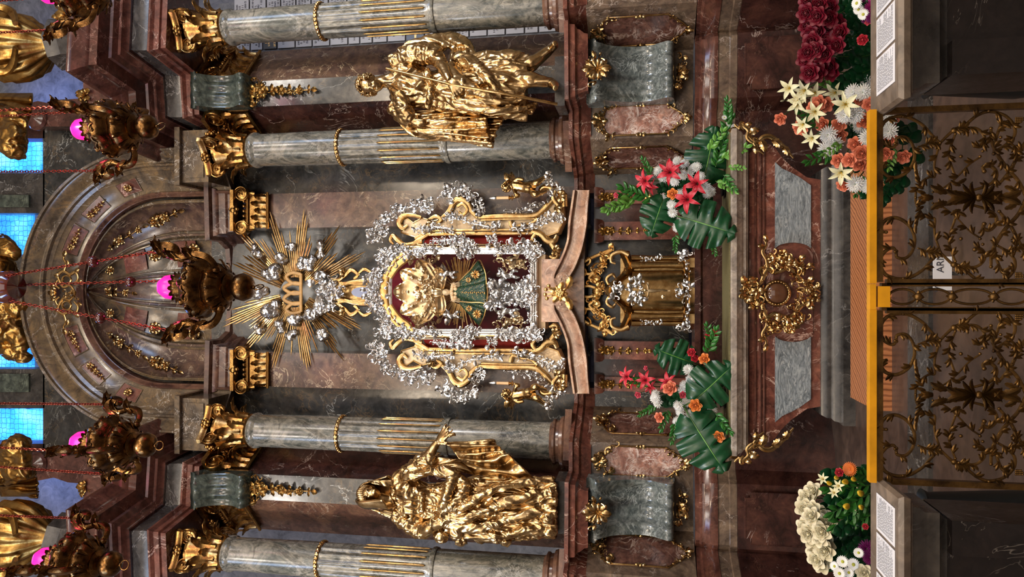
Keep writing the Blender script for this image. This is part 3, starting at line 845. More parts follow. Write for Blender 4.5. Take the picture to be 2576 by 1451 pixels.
arch_sweep([(1.125, 7.57), (1.115, 7.555), (1.095, 7.57), (1.085, 7.60), (1.07, 7.61), (1.07, 7.70)], 64).build('inner_moulding', 'brown_marble', t)
def band_pt(q, r, lift=0.0):
    y = 7.45 + (1.34 - r) / .2 * .125
    n_ = Vector((-cos(q) * .53, -.848, -sin(q) * .53))
    return Vector((X0 + r * cos(q), y, ZS + r * sin(q))) + n_ * lift
for q0, q1 in ((12, 24), (34, 48), (54, 70), (110, 126), (132, 146), (156, 168)):
    m = MB(); P = []
    for i in range(9):
        q = radians(lerp(q0, q1, i / 8)); P.append([band_pt(q, r, .006) for r in (1.31, 1.24, 1.17)])
    m.sheet(P, -.012); m.build('inlaid_panel', 'red_marble', t)
    m = MB(); pts = [band_pt(radians(q0), 1.31, .007), band_pt(radians(q0), 1.17, .007)] + [band_pt(radians(lerp(q0, q1, i / 8)), 1.17, .007) for i in range(1, 9)] + [band_pt(radians(lerp(q1, q0, i / 8)), 1.31, .007) for i in range(8)]
    m.tube(pts, .006, 5, close=True); m.build('panel_border', 'olive_marble', t)
# impost blocks over the inner columns
for s, side in ((1, RIGHT), (-1, LEFT)):
    m = MB(); m.box((X0 + s * 1.44, 7.42, 6.4), (.56, .5, .36)); m.box((X0 + s * 1.44, 7.40, 6.56), (.62, .56, .06)); m.box((X0 + s * 1.36, 7.165, 6.38), (.3, .02, .22))
    o = m.build('impost_block', 'olive_marble'); tag(o, 'plain marble block carrying the arch over the inner column ' + side, 'impost'); recenter(o)
# the shell vault: five gores meeting at the crown of the arch
CR, CY, CD, CB = 1.07, 7.63, 0.62, 6.5
def hz(z): return 1.0 if z < ZS else sqrt(max(0, 1 - ((z - ZS) / CR) ** 2))
def conch(th, z, inn=0.0):
    k = hz(z)
    return Vector((X0 + (CR - inn) * cos(th) * k, CY + (CD - inn) * sin(th) * k, z - inn * .5 * (1 - k)))
zs = [lerp(CB, ZS, i / 5) for i in range(5)] + [ZS + CR * sin(pi / 2 * i / 16) for i in range(17)]
t = thing('shell_vault', 'ribbed marble shell half-dome inside the great arch', 'vault', (X0, 7.9, CB))
gores = [(0, 50, 'violet_marble'), (50, 78, 'olive_marble'), (78, 102, 'violet_marble'), (102, 130, 'olive_marble'), (130, 180, 'violet_marble')]
for a, b2, mt in gores:
    P = []
    for z in zs:
        P.append([conch(radians(lerp(a, b2, j / 12)), z, .05 * (2 * j / 12 - 1) ** 2 * (1 if mt != 'olive_marble' else .3)) for j in range(13)])
    MB().grid(P).build('gore', mt, t)
for a in (3, 47, 53, 76, 81, 99, 104, 127, 133, 177):
    MB().tube([conch(radians(a), z, .045) for z in zs[:-1]], lambda q: lerp(.022, .006, q), 6).build('rib', 'olive_marble', t)
for th, z0, z1 in ((64, 7.0, 7.28), (116, 7.0, 7.28), (64, 7.64, 7.86), (116, 7.64, 7.86), (64, 6.56, 6.8), (116, 6.56, 6.8)):
    w_ = 10 if z1 < 7.5 else 9
    P = [[conch(radians(th + w_ * (j / 3 - 1)), lerp(z0, z1, i / 5), .022) for j in range(7)] for i in range(6)]
    MB().sheet(P, .012).build('inlaid_square', 'red_marble', t)
def conch_px(x, y, inn=.03):
    lo, hi = CY - .02, CY + CD + .3
    f = lambda Y: (lambda p: ((p.x - X0) / (CR - inn)) ** 2 + ((p.y - CY) / (CD - inn)) ** 2 - hz(p.z) ** 2)(W(x, y, Y))
    if f(lo) > 0: return CY
    for _ in range(40):
        m_ = (lo + hi) / 2
        if f(m_) < 0: lo = m_
        else: hi = m_
    return lo
# the ledge under the vault (inner entablature) and the pilaster capitals
LED = [(0, 8.10), (0.55, 8.02), (0.66, 7.80), (0.66, 7.62), (1.10, 7.60), (1.10, 7.78)]
m = MB(); m.mould(full(LED), [(-.35, 6.2), (0, 6.2), (0, 6.26), (.02, 6.28), (.02, 6.36), (.04, 6.38), (.05, 6.42), (.09, 6.44), (.10, 6.49), (-.35, 6.505)])
o = m.build('inner_ledge', 'brown_marble'); tag(o, 'curved marble ledge under the shell vault, behind the sunburst', 'ledge')
def flat_capital(x0, x1, z0, z1, Y, seed=0):
    """gilt pilaster capital: leaf panel, bead and egg band, two scrolls"""
    m = MB(); cx = (x0 + x1) / 2; w_ = x1 - x0; h = z1 - z0
    m.box((cx, Y + .02, z0 + h * .3), (w_ * .96, .1, h * .6))
    m.tube([(x0 - .01, Y - .03, z0), (x1 + .01, Y - .03, z0)], .018, 8)
    for i in range(5):
        d = x0 + w_ * (i + .5) / 5; acanth3(m, (d, Y - .03, z0 + h * .04), (0, -1, 0), (0, 0, 1), h * (.46 if i % 2 else .36), w_ * .1, .6)
    m.tube([(x0 - .01, Y - .04, z0 + h * .6), (x1 + .01, Y - .04, z0 + h * .6)], .02, 8)
    for i in range(7): m.ball((x0 + w_ * (i + .5) / 7, Y - .05, z0 + h * .68), (w_ * .06, .03, h * .06), 8, 6)
    for q in (-1, 1):
        volute(m, (cx + q * w_ * .48, Y - .09, z0 + h * .72), (q, 0, 0), (0, 0, 1), h * .2, .1, nrm=(0, -1, 0))
        acanth3(m, (cx + q * w_ * .5, Y - .05, z0 + h * .36), (q * .5, -.8, 0), (0, 0, 1), h * .3, w_ * .09, .7)
    m.box((cx, Y - .03, z0 + h * .94), (w_ * 1.18, .22, h * .1))
    m.ball((cx, Y - .13, z0 + h * .9), (.035, .03, .04), 8, 6)
    for i in range(5): a = 2 * pi * i / 5; m.ball((cx + cos(a) * .04, Y - .12, z0 + h * .9 + sin(a) * .04), .024, 6, 5)
    return m
for s, side in ((1, RIGHT), (-1, LEFT)):
    xa, xb = sorted((X0 + s * .70, X0 + s * 1.09))
    o = flat_capital(xa, xb, 5.80, 6.2, 7.68).build('pilaster_capital', 'capital_gold'); tag(o, 'gilt scrolled capital of the pilaster beside the sunburst ' + side, 'capital', 'gilt pilaster capitals'); recenter(o)
# capitals returned round the pier behind each statue: one on either flank
def bent_capital(p, q, z0, z1):
    d = Vector((q[0] - p[0], q[1] - p[1], 0)); L = d.length; d.normalize(); n_ = Vector((d.y, -d.x, 0))
    m0 = flat_capital(0, L, z0, z1, 0)
    M = Matrix(((d.x, -n_.x, 0, X0 + p[0]), (d.y, -n_.y, 0, p[1]), (0, 0, 1, 0), (0, 0, 0, 1)))
    m = MB(); m.v = [M @ v for v in m0.v]; m.f = m0.f; return m
for p, q, wh in (((1.68, 7.44), (1.88, 7.09), 'inner flank'), ((2.2, 7.04), (2.56, 7.36), 'outer flank')):
    m = bent_capital(p, q, 5.72, 6.2)
    for s, side, mm in ((1, RIGHT, m), (-1, LEFT, m.mirror())):
        o = mm.build('pier_capital', 'capital_gold'); tag(o, 'gilt leaf capital on the %s of the pier ' % wh + side, 'capital', 'gilt pier capitals'); recenter(o)
# grey-green scroll console at the head of each pier
def scroll_console(cx, w_, z0, z1, Yb, dep):
    prof = [(.25, 0), (.62, .02), (.72, .08), (.62, .16), (.42, .3), (.42, .5), (.6, .72), (.86, .84), (.95, .92), (.8, .97), (.9, 1.0)]
    P = []; nx = 22
    cp = cat(prof, 4)
    for i in range(nx + 1):
        t = i / nx; rid = .05 * cos(t * 2 * pi * 3) + .06 * (1 - (2 * t - 1) ** 2)
        P.append([Vector((cx + (t - .5) * w_ * (1 + .14 * (v.y > .9)), Yb - dep * (v.x + rid * (.4 if v.y > .9 else 1)), z0 + (z1 - z0) * v.y)) for v in cp] + [Vector((cx + (t - .5) * w_, Yb, z1)), Vector((cx + (t - .5) * w_, Yb, z0))])
    m = MB(); m.grid(P, cv=True)
    k = len(P[0]); o = len(m.v) - k * (nx + 1)
    m.f.append(tuple(o + j for j in range(k))); m.f.append(tuple(o + nx * k + j for j in reversed(range(k))))
    return m
for s, side in ((1, RIGHT), (-1, LEFT)):
    m = scroll_console(X0 + s * 2.05, .33, 5.64, 6.2, 7.06, .26)
    o = m.build('scroll_bracket', 'green_console'); tag(o, 'grey-green ribbed marble bracket at the head of the pier ' + side, 'bracket'); recenter(o)
# attic wall, scrolls and window piers above the arch
YA = 8.4
def attic(pts, label, mat='dark_brown_marble', th=.25, Y=YA):
    m = MB(); m.pxslab(pts, Y, th); structure('wall_attic', m, mat, label, 'altar wall', smooth=False)
attic([(108, 300), (108, 1150), (520, 1150), (520, 300)], 'dark marble attic wall behind the great arch', 'slate_marble')
attic([(-80, 436), (112, 436), (112, 536), (-80, 536)], 'marble pier between two blue windows, toward the staff-bearing saint', 'plinth_marble')
attic([(-80, 928), (112, 928), (112, 1026), (-80, 1026)], 'marble pier between two blue windows, toward the veiled woman', 'plinth_marble')
attic([(-80, 645), (112, 645), (112, 858), (-80, 858)], 'marble pier behind the gilt figures on top of the arch', 'plinth_marble')
attic([(-80, 348), (112, 348), (112, 318), (-80, 318)], 'outer window jamb toward the staff-bearing saint', 'dark_brown_marble')
attic([(-80, 1116), (112, 1116), (112, 1146), (-80, 1146)], 'outer window jamb toward the veiled woman', 'dark_brown_marble')
for y0, y1, wh in ((490, 521, 'staff-bearing saint'), (940, 986, 'veiled woman')):
    m = MB(); m.pxslab([(-70, y0), (72, y0), (72, y1), (-70, y1)], YA - .03, .05); o = m.build('inlaid_tablet', 'green_console'); tag(o, 'grey-green stone tablet between two blue windows, toward the ' + wh, 'tablet'); recenter(o)
def attic_scroll(sgn):
    yc = lambda y: y if sgn > 0 else 1463 - y
    m = MB()
    m.pxslab([(p[0], yc(p[1])) for p in [(-80, 318), (-80, 285), (20, 283), (60, 262), (95, 254), (135, 262), (170, 250), (215, 246), (260, 250), (280, 318)]], YA - .25, .45)
    c0 = W(95, yc(300), YA - .25); K_ = K(95, YA) * 24
    m.lathe([(K_ * 1.15, .02), (K_ * 1.15, -.02), (K_ * .95, -.05), (K_ * .8, -.03), (K_ * .4, -.05), (0, -.07)], 24)
    n_ = 24 * 6
    for i in range(len(m.v) - n_, len(m.v)):
        v = m.v[i]; m.v[i] = Vector((c0.x + v.x, c0.y + v.z, c0.z + v.y))
    return m
for s, side in ((1, RIGHT), (-1, LEFT)):
    o = attic_scroll(s).build('attic_scroll', 'cornice_marble', angle=35); tag(o, 'dark red marble scroll with round boss by the attic windows ' + side, 'scroll'); recenter(o)
# ------------------------------------------------------------------ pedestals: framed panels, consoles, gilt mounts
class Face:
    """drawing frame on a vertical wall face from p to q: u down in metres from z0, w to the left in metres from the middle"""
    def __init__(s, p, q, z):
        s.d = Vector((q[0] - p[0], q[1] - p[1], 0)).normalized(); s.n = Vector((s.d.y, -s.d.x, 0))
        s.c = Vector(((p[0] + q[0]) / 2, (p[1] + q[1]) / 2, z))
    def p(s, u, w, h=0.0): return s.c - s.d * w + s.n * h + Vector((0, 0, -u))
    def k(s, u): return 1.0
def mirror_face(p, q): return (2 * X0 - q[0], q[1]), (2 * X0 - p[0], p[1])
def pedestal_panel(p, q, wd, z1, z0, label, mat, seed):
    fr = Face(p, q, (z0 + z1) / 2); H = (z1 - z0) / 2
    t = thing('framed_panel', label, 'panel', fr.p(H, 0, 0), 'gilt framed marble panels under the columns')
    w = wd / 2
    out = [(-H * .62, -w), (-H * .74, -w * .82), (-H * .8, -w * .45), (-H * .9, 0), (-H * .8, w * .45), (-H * .74, w * .82), (-H * .62, w), (H * .55, w), (H * .66, w * .72), (H * .82, w * .42), (H * .96, 0), (H * .82, -w * .42), (H * .66, -w * .72), (H * .55, -w)]
    m = MB(); n = len(out)
    vs = [fr.p(a, b, .012) for a, b in out] + [fr.p(a, b, -.02) for a, b in out]
    m.add(vs, [tuple(range(n)), tuple(reversed(range(n, 2 * n)))] + [(i, (i + 1) % n, n + (i + 1) % n, n + i) for i in range(n)])
    m.build('panel_field', mat, t)
    m = MB(); m.tube([fr.p(a, b, .016) for a, b in out], .0085, 7, close=True)
    for a, b in ((0, w), (0, -w)):
        m.ball(fr.p(a, b, .02), .02, 8, 6); leaf(m, fr, a, b, pi, .05, .4, 0, .02, 1, 5); leaf(m, fr, a, b, 0, .05, .4, 0, .02, 1, 5)
    gb = m.build('gilt_border', 'gold', t)
    m = MB(); R = random.Random(seed)
    rocaille(m, fr, [(-H * .55, w), (-H * .78, w * .7), (-H * .92, 0), (-H * .78, -w * .7), (-H * .55, -w)], .05, 20, seed, .5, .02)
    acanthus(m, fr, -H * .82, 0, pi, .11, 5, 2.0, .36, .03); acanthus(m, fr, -H * .86, 0, 0, .07, 3, 1.6, .36, .03)
    curl(m, fr, -H * .85, .01, pi / 2 + .6, .08, .9, 1, .14, .06, .03); curl(m, fr, -H * .85, -.01, -pi / 2 - .6, .08, .9, -1, .14, .06, .03)
    m.build('gilt_crest', 'gold', gb)
    m = MB()
    rocaille(m, fr, [(H * .56, w), (H * .68, w * .7), (H * .84, w * .4), (H * .98, 0), (H * .84, -w * .4), (H * .68, -w * .7), (H * .56, -w)], .036, 18, seed + 7, .35, .02)
    acanthus(m, fr, H * .9, 0, 0, .075, 3, 1.5, .36, .03)
    m.build('gilt_pendant', 'gold', gb)
PA = ((X0 + 1.17, 7.455), (X0 + 1.415, 6.935)); PB = ((X0 + 1.42, 6.925), (X0 + 1.74, 6.915)); PC = ((X0 + 2.21, 6.885), (X0 + 2.445, 6.43))
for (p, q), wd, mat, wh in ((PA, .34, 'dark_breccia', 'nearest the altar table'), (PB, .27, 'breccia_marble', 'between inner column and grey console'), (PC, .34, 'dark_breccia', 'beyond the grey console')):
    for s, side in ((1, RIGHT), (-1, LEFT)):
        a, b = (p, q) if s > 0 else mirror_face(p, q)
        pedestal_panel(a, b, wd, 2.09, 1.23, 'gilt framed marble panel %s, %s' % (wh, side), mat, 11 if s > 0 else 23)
def swag_drop(fr, u, w, L, seed, sc=1.0, n=5):
    """gilt pendant garland: rosette on top, then leaves and flowers dwindling downwards"""
    m = MB(); R = random.Random(seed)
    acanthus(m, fr, u, w, pi, .07 * sc, 3, 1.9, .36, .02); acanthus(m, fr, u + .01 * sc, w, 0, .05 * sc, 3, 2.2, .36, .02)
    curl(m, fr, u, w, pi / 2, .06 * sc, .9, -1, .16, .07, .02); curl(m, fr, u, w, -pi / 2, .06 * sc, .9, 1, .16, .07, .02)
    strap(m, fr, [(u, w), (u + L * .5, w + .006), (u + L, w)], (.006 * sc, .005 * sc, .003 * sc), h=.01)
    for i in range(n):
        t = (i + .8) / n; uu = u + L * t; s_ = sc * (1 - .45 * t)
        if i % 2 == 0: flower(m, fr, uu, w + R.uniform(-.008, .008), .04 * s_, 6, .015, R.random())
        for q in (-1, 1): leaf(m, fr, uu - .01, w, q * R.uniform(.5, 1.1), .06 * s_, .32, q * .6, .015, 3, 6, .9)
    leaf(m, fr, u + L, w, 0, .05 * sc, .35, .3, .015, 1, 6)
    return m
# consoles carrying the statues
for s, side in ((1, RIGHT), (-1, LEFT)):
    m = scroll_console(X0 + s * 1.96, .50, 1.36, 2.14, 6.92, .36)
    o = m.build('scroll_console', 'console_marble'); tag(o, 'big grey ribbed marble console under the statue ' + side, 'console'); recenter(o)
    fr = Face((X0 + s * 1.96 - .2, 6.56), (X0 + s * 1.96 + .2, 6.56), 2.04)
    m = MB(); acanthus(m, fr, 0, 0, pi, .14, 5, 2.0, .3, .02, .6); acanthus(m, fr, 0, 0, 0, .13, 5, 2.2, .3, .02, .6)
    rocaille(m, fr, [(-.08, -.1), (.0, -.09), (.09, 0), (.0, .09), (-.08, .1)], .05, 16, 5, .6, .015)
    o = m.build('gilt_leaf_mount', 'gold'); tag(o, 'gilt leaf mount on top of the grey console ' + side, 'gilt mount', 'gilt leaf mounts on the consoles'); recenter(o)
    fr = Face((X0 + s * 1.96 - .2, 6.80), (X0 + s * 1.96 + .2, 6.80), 1.335)
    m = MB(); acanthus(m, fr, .0, 0, 0, .1, 5, 2.4, .34, .03); rocaille(m, fr, [(.0, -.17), (.03, -.09), (.08, 0), (.03, .09), (.0, .17)], .045, 16, 8, .5, .02)
    o = m.build('gilt_pendant_mount', 'gold'); tag(o, 'gilt pendant ornament below the grey console ' + side, 'gilt mount', 'gilt pendants below the consoles'); recenter(o)
    fr = Face((X0 + s * 2.05 - .1, 7.04), (X0 + s * 2.05 + .1, 7.04), 5.6)
    m = swag_drop(fr, 0, 0, .62, 3, 1.6, 6); rocaille(m, fr, [(-.05, -.12), (.04, -.11), (.09, -.04), (.09, .04), (.04, .11), (-.05, .12)], .055, 20, 4, .5, .015); rocaille(m, fr, [(.2, .0), (.5, .0)], .05, 14, 6, .5, .015); o = m.build('gilt_garland', 'old_gold'); tag(o, 'gilt flower garland hanging on the pier above the statue ' + side, 'gilt mount', 'gilt garlands above the statues'); recenter(o)

# ------------------------------------------------------------------ middle of the lower storey
YG = 7.12
m = MB(); m.box((X0, 7.52, 2.42), (.62, .62, .42)); m.box((X0, 7.5, 2.26), (1.9, .46, .1))
o = m.build('shrine_pedestal', 'rose_marble'); tag(o, 'rose marble pedestal block carrying the glass shrine', 'pedestal'); recenter(o)
for s, side in ((1, RIGHT), (-1, LEFT)):
    yy = lambda y: y if s > 0 else 1468 - y
    t = thing('gable_scroll', 'rose marble scroll of the broken gable over the tabernacle ' + side, 'gable', W(1480, yy(560), YG), 'gable scrolls over the tabernacle')
    top = [(1442, 478), (1436, 520), (1430, 560), (1426, 606), (1409, 652), (1393, 684), (1390, 700)]
    bot = [(1484, 478), (1480, 520), (1477, 565), (1467, 619), (1451, 665), (1436, 692), (1425, 704)]
    A = cat(top, 5); B = cat(bot, 5)
    for nm, f0, f1, h0, mt in (('scroll_band', 0.0, 1.0, .0, 'rose_marble'), ('moulding', -.02, .14, .05, 'rose_marble'), ('moulding', .82, 1.02, .05, 'rose_marble')):
        m = MB(); P = []
        for a, b in zip(A, B):
            r = []
            for f, h in ((f0, -.07), (f0, h0), (lerp(f0, f1, .3), h0 + .02), (lerp(f0, f1, .7), h0 + .02), (f1, h0), (f1, -.07)):
                q = a.lerp(b, f); r.append(W(q.x, yy(q.y), YG - h))
            P.append(r)
        m.grid(P, cv=True); k = 6; o0 = len(m.v) - k * len(P)
        m.f.append(tuple(o0 + j for j in range(k))); m.f.append(tuple(o0 + (len(P) - 1) * k + j for j in range(k)))
        m.build(nm, mt, t)
    m = MB(); c0 = W(1414, yy(703), YG - .05); volute(m, c0, (s * -1, 0, 0), (0, 0, 1), .075, .3, 2.2, nrm=(0, -1, 0))
    m.build('volute', 'rose_marble', t)
fr = Frame(YG - .1)
m = MB()
for i in range(9):
    a = 2 * pi * i / 9; leaf(m, fr, 1408, 737, a, 30 if i % 2 else 22, .3, .2, .05, 3, 7, .8)
for i in range(14):
    a = 2.4 * i; m.ball(fr.p(1408 + cos(a) * 1.6 * sqrt(i) * 1.6, 737 + sin(a) * 2.6 * sqrt(i), .09), .018, 8, 6)
for a in (2.6, 3.0, 3.5, 3.9):
    strap(m, fr, [(1405, 737), (1405 + cos(a) * 18, 737 + sin(a) * 14), (1405 + cos(a) * 32, 737 + sin(a) * 24)], (2, 2, 1), h=.06); m.ball(fr.p(1405 + cos(a) * 34, 737 + sin(a) * 26, .06), .02, 8, 6)
for q in (-1, 1): leaf(m, fr, 1425, 737 + q * 12, q * 1.0, 34, .3, q * .5, .05, 4, 8)
o = m.build('gilt_grape_flower', 'matte_gold'); tag(o, 'matte gilt flower with grapes and wheat in the middle of the gable', 'gilt mount'); recenter(o)
# gilt lace hanging over the tabernacle
fr = Frame(7.36)
t = thing('gilt_lambrequin', 'gilt openwork lace hanging above the tabernacle', 'gilt mount', W(1545, 733, 7.36))
m = MB()
for q in (-1, 1):
    Y_ = lambda d: 733 + q * d
    strap(m, fr, [(1450, Y_(0)), (1462, Y_(30)), (1450, Y_(55)), (1470, Y_(75)), (1500, Y_(90)), (1535, Y_(104))], 4.5, h=.03)
    strap(m, fr, [(1512, Y_(0)), (1500, Y_(22)), (1482, Y_(34)), (1500, Y_(52)), (1524, Y_(70)), (1512, Y_(84)), (1540, Y_(106))], 4.5, h=.03)
    strap(m, fr, [(1455, Y_(8)), (1480, Y_(14)), (1512, Y_(4))], 4, h=.03)
    strap(m, fr, [(1462, Y_(48)), (1484, Y_(44)), (1496, Y_(56))], 4, h=.03)
    for (u, w_, a, sz, hd) in ((1470, 40, .8, 20, 1), (1492, 62, 1.2, 20, -1), (1476, 66, 0.4, 22, 1), (1515, 86, .9, 18, -1), (1490, 24, 2.4, 18, 1), (1508, 44, 1.7, 16, -1)):
        curl(m, fr, u, Y_(w_), a * q if q > 0 else -a, sz, .9, hd * q, .16, .08, .03)
m.build('scrollwork', 'matte_gold', t)
m = MB()
for q in (-1, 1):
    rocaille(m, fr, [(1514, 733), (1500, 733 + q * 24), (1502, 733 + q * 50), (1524, 733 + q * 72), (1514, 733 + q * 86), (1542, 733 + q * 106)], 13, 26, 31, .5, .03)
for d in (0, -34, 34): acanthus(m, fr, 1490, 733 + d, 0, 22, 3, 1.2, .34, .04)
m.build('leaf_fringe', 'matte_gold', t)
# red strips with gilt drops beside the tabernacle
for s, side in ((1, RIGHT), (-1, LEFT)):
    for xa, xb, Yf, wh in ((.50, .68, 7.34, 'next to the tabernacle'), (.86, 1.0, 7.38, 'behind the bouquet')):
        t = thing('marble_strip', 'narrow red marble strip %s %s' % (wh, side), 'pilaster', (X0 + s * (xa + xb) / 2, Yf, 1.2), 'red strips in the lower storey')
        m = MB(); pl = [(X0 + s * xa, Yf + .1), (X0 + s * xa, Yf), (X0 + s * xb, Yf), (X0 + s * xb, Yf + .1)]
        if s < 0: pl = [(2 * X0 - a, b) for a, b in [(X0 + xa, Yf + .1), (X0 + xa, Yf), (X0 + xb, Yf), (X0 + xb, Yf + .1)]][::-1]
        m.mould(pl, [(0, 1.2), (0, 2.02), (.02, 2.04), (.03, 2.09), (.03, 2.12), (-.05, 2.12), (-.05, 1.2)]); st = m.build('strip', 'red_marble', t)
        fr2 = Face((X0 + s * (xa + xb) / 2 - .05, Yf), (X0 + s * (xa + xb) / 2 + .05, Yf), 2.02)
        swag_drop(fr2, 0, 0, .42, 9, 1.0, 5).build('gilt_drop', 'old_gold', st)
for s, side in ((1, RIGHT), (-1, LEFT)):
    facing((.68, 7.445), (.86, 7.445), 1.19, 2.12, 'dark_brown_marble', 'wall_lower_field', 'dark brown marble field between two narrow red strips ' + side, .01, s)
    facing((1.0, 7.445), (1.165, 7.445), 1.19, 2.12, 'slate_marble', 'wall_lower_field', 'black veined marble field beside the slanting pedestal ' + side, .01, s)
m = MB(); m.mould([(X0 - .62, 7.585), (X0 + .62, 7.585)], [(-.005, 1.19), (0, 1.19), (0, 2.2), (-.005, 2.2)])
structure('wall_tabernacle_niche', m, 'slate_marble', 'black veined marble field behind the gilt tabernacle', 'altar wall')
m = MB(); m.mould([(X0 - .95, 7.3), (X0 - .95, 6.72), (X0 + .95, 6.72), (X0 + .95, 7.3)], [(-.4, .95), (0, .95), (0, 1.12), (.02, 1.14), (.02, 1.19), (-.4, 1.19)])
o = m.build('altar_shelf', 'dark_brown_marble'); tag(o, 'dark brown marble shelf behind the altar table, under the tabernacle', 'shelf'); recenter(o)

# ------------------------------------------------------------------ tabernacle
t = thing('tabernacle', 'polished gilt tabernacle with a curved door and silver mounts', 'tabernacle', (X0, 6.98, 1.19))
ZT = 1.19
def tab_plan(w, d, n=10):
    pl = [(X0 - w, 7.2), (X0 - w, 7.02), (X0 - w * .86, 6.94)]
    for i in range(n + 1):
        q = pi - pi * i / n
        pl.append((X0 + cos(q) * w * .58, 6.95 - sin(q) * d))
    pl += [(X0 + w * .86, 6.94), (X0 + w, 7.02), (X0 + w, 7.2)]
    return pl
m = MB(); m.mould(tab_plan(.33, .1), [(-.2, ZT), (.03, ZT), (.03, ZT + .035), (.015, ZT + .045), (.02, ZT + .075), (0, ZT + .085), (-.2, ZT + .09)]); m.build('base', 'gold', t)
m = MB(); m.mould(tab_plan(.32, .1), [(0, ZT + .08), (0, ZT + .58), (-.1, ZT + .58)]); m.build('body', 'gold', t)
m = MB(); P = []
for i in range(17):
    q = pi * (.86 - .72 * i / 16)
    P.append([(X0 + cos(q) * .32 * .58, 6.94 - sin(q) * .105, z) for z in (ZT + .1, ZT + .55)])
m.sheet(P, .012)
dr = m.build('door', 'gold', t)
m = MB(); m.lathe([(.018, .0), (.018, -.006), (.008, -.012), (.004, -.004), (0, -.004)], 16)
m.v = [Vector((X0 - .055 + v.x, 6.828 + v.z, ZT + .27 + v.y)) for v in m.v]; m.build('keyhole_plate', 'crown_gold', dr)
for q in (-1, 1):
    m = MB(); m.tube([(X0 + q * .235, 6.90, ZT + .09), (X0 + q * .235, 6.90, ZT + .3), (X0 + q * .235, 6.90, ZT + .56)], (.034, .026, .036), 14)
    m.tube([(X0 + q * .30, 6.955, ZT + .09), (X0 + q * .30, 6.955, ZT + .3), (X0 + q * .30, 6.955, ZT + .56)], (.03, .022, .034), 14)
    cc = m.build('corner_column', 'gold', t)
    fr = Face((X0 + q * .29 - .1, 6.88), (X0 + q * .29 + .1, 6.88), ZT + .3)
    m = MB(); rocaille(m, fr, [(-.16, 0), (-.08, 0), (.02, -q * .01)], .03, 16, 3, .5, .02); m.build('silver_mount', 'silver', cc); m = MB(); rocaille(m, fr, [(.14, -q * .06), (.2, -q * .03), (.25, -q * .05)], .045, 14, 4, .5, .02)
    m.build('silver_mount', 'silver', cc)
# swelling roof with a bell-shaped middle
m = MB(); n = 24
def roofz(x): return ZT + .6 + .13 * math.exp(-(x / .13) ** 2) + .03 * cos(x * 16)
P = []
for i in range(n + 1):
    x = lerp(-.37, .37, i / n); bow = .1 * max(0, 1 - (x / .2) ** 2) ** .5 if abs(x) < .2 else 0
    z = roofz(x); P.append([Vector((X0 + x, yb - bow * (1 if yb < 7.1 else 0), z + dz)) for yb, dz in ((7.2, -.05), (6.93, -.05), (6.90, -.03), (6.915, -.015), (6.88, .005), (6.875, .03), (6.90, .045), (7.2, .05))])
m.grid(P, cv=True); o0 = len(m.v) - 8 * (n + 1); m.f.append(tuple(o0 + j for j in range(8))); m.f.append(tuple(o0 + n * 8 + j for j in range(8)))
m.build('cornice', 'gold', t)
m = MB(); m.box((X0, 7.06, ZT + .6), (.6, .24, .12)); m.build('roof', 'gold', t)
for q in (-1, 1):
    m = MB(); fr = Face((X0 - .1, 6.86), (X0 + .1, 6.86), ZT + .7)
    strap(m, fr, [(.12, -q * .33), (.05, -q * .36), (-.03, -q * .33), (-.04, -q * .27), (.0, -q * .25)], (.022, .02, .018, .014, .012), h=.02); strap(m, fr, [(-.06, -q * .05), (-.08, -q * .11), (-.03, -q * .15), (-.0, -q * .12)], (.014, .016, .016, .01), h=.03)
    m.build('scroll', 'gold', t)
fr = Face((X0 - .1, 6.83), (X0 + .1, 6.83), ZT + .5)
for nm, path, sz, k, sd in (('silver_rays', [(-.02, .1), (-.06, 0), (-.02, -.1), (.03, -.06), (.03, .06), (-.02, .1)], .05, 34, 1), ('silver_crest', [(-.18, .05), (-.2, 0), (-.18, -.05)], .05, 14, 2), ('silver_foot_mount', [(.42, .07), (.36, 0), (.42, -.07), (.45, 0)], .05, 18, 3)):
    m = MB(); rocaille(m, fr, path, sz, k, sd, .6, .02); m.build(nm, 'silver', t)
m = MB(); rocaille(m, Face((X0 - .1, 6.82), (X0 + .1, 6.82), ZT + .05), [(0, .3), (0, .1), (0, -.1), (0, -.3)], .03, 22, 6, .4, .0); m.build('silver_band', 'silver', t)
# small crucifix on the door
cx = thing('crucifix', 'small gilt crucifix on the door of the tabernacle', 'crucifix', (X0, 6.80, ZT + .22))
m = MB(); m.box((X0, 6.812, ZT + .34), (.014, .012, .26)); m.box((X0, 6.812, ZT + .41), (.15, .012, .014)); m.build('cross', 'crown_gold', cx)
m = MB(); m.tube([(X0, 6.80, ZT + .41), (X0, 6.798, ZT + .37), (X0, 6.80, ZT + .335), (X0 + .004, 6.795, ZT + .29), (X0, 6.80, ZT + .235)], (.014, .018, .013, .012, .006), 8)
for q in (-1, 1): m.tube([(X0 + q * .008, 6.798, ZT + .4), (X0 + q * .04, 6.80, ZT + .405), (X0 + q * .07, 6.80, ZT + .42)], (.007, .006, .005), 6)
m.ball((X0 + .006, 6.79, ZT + .432), .014, 10, 8); m.build('figure', 'crown_gold', cx)

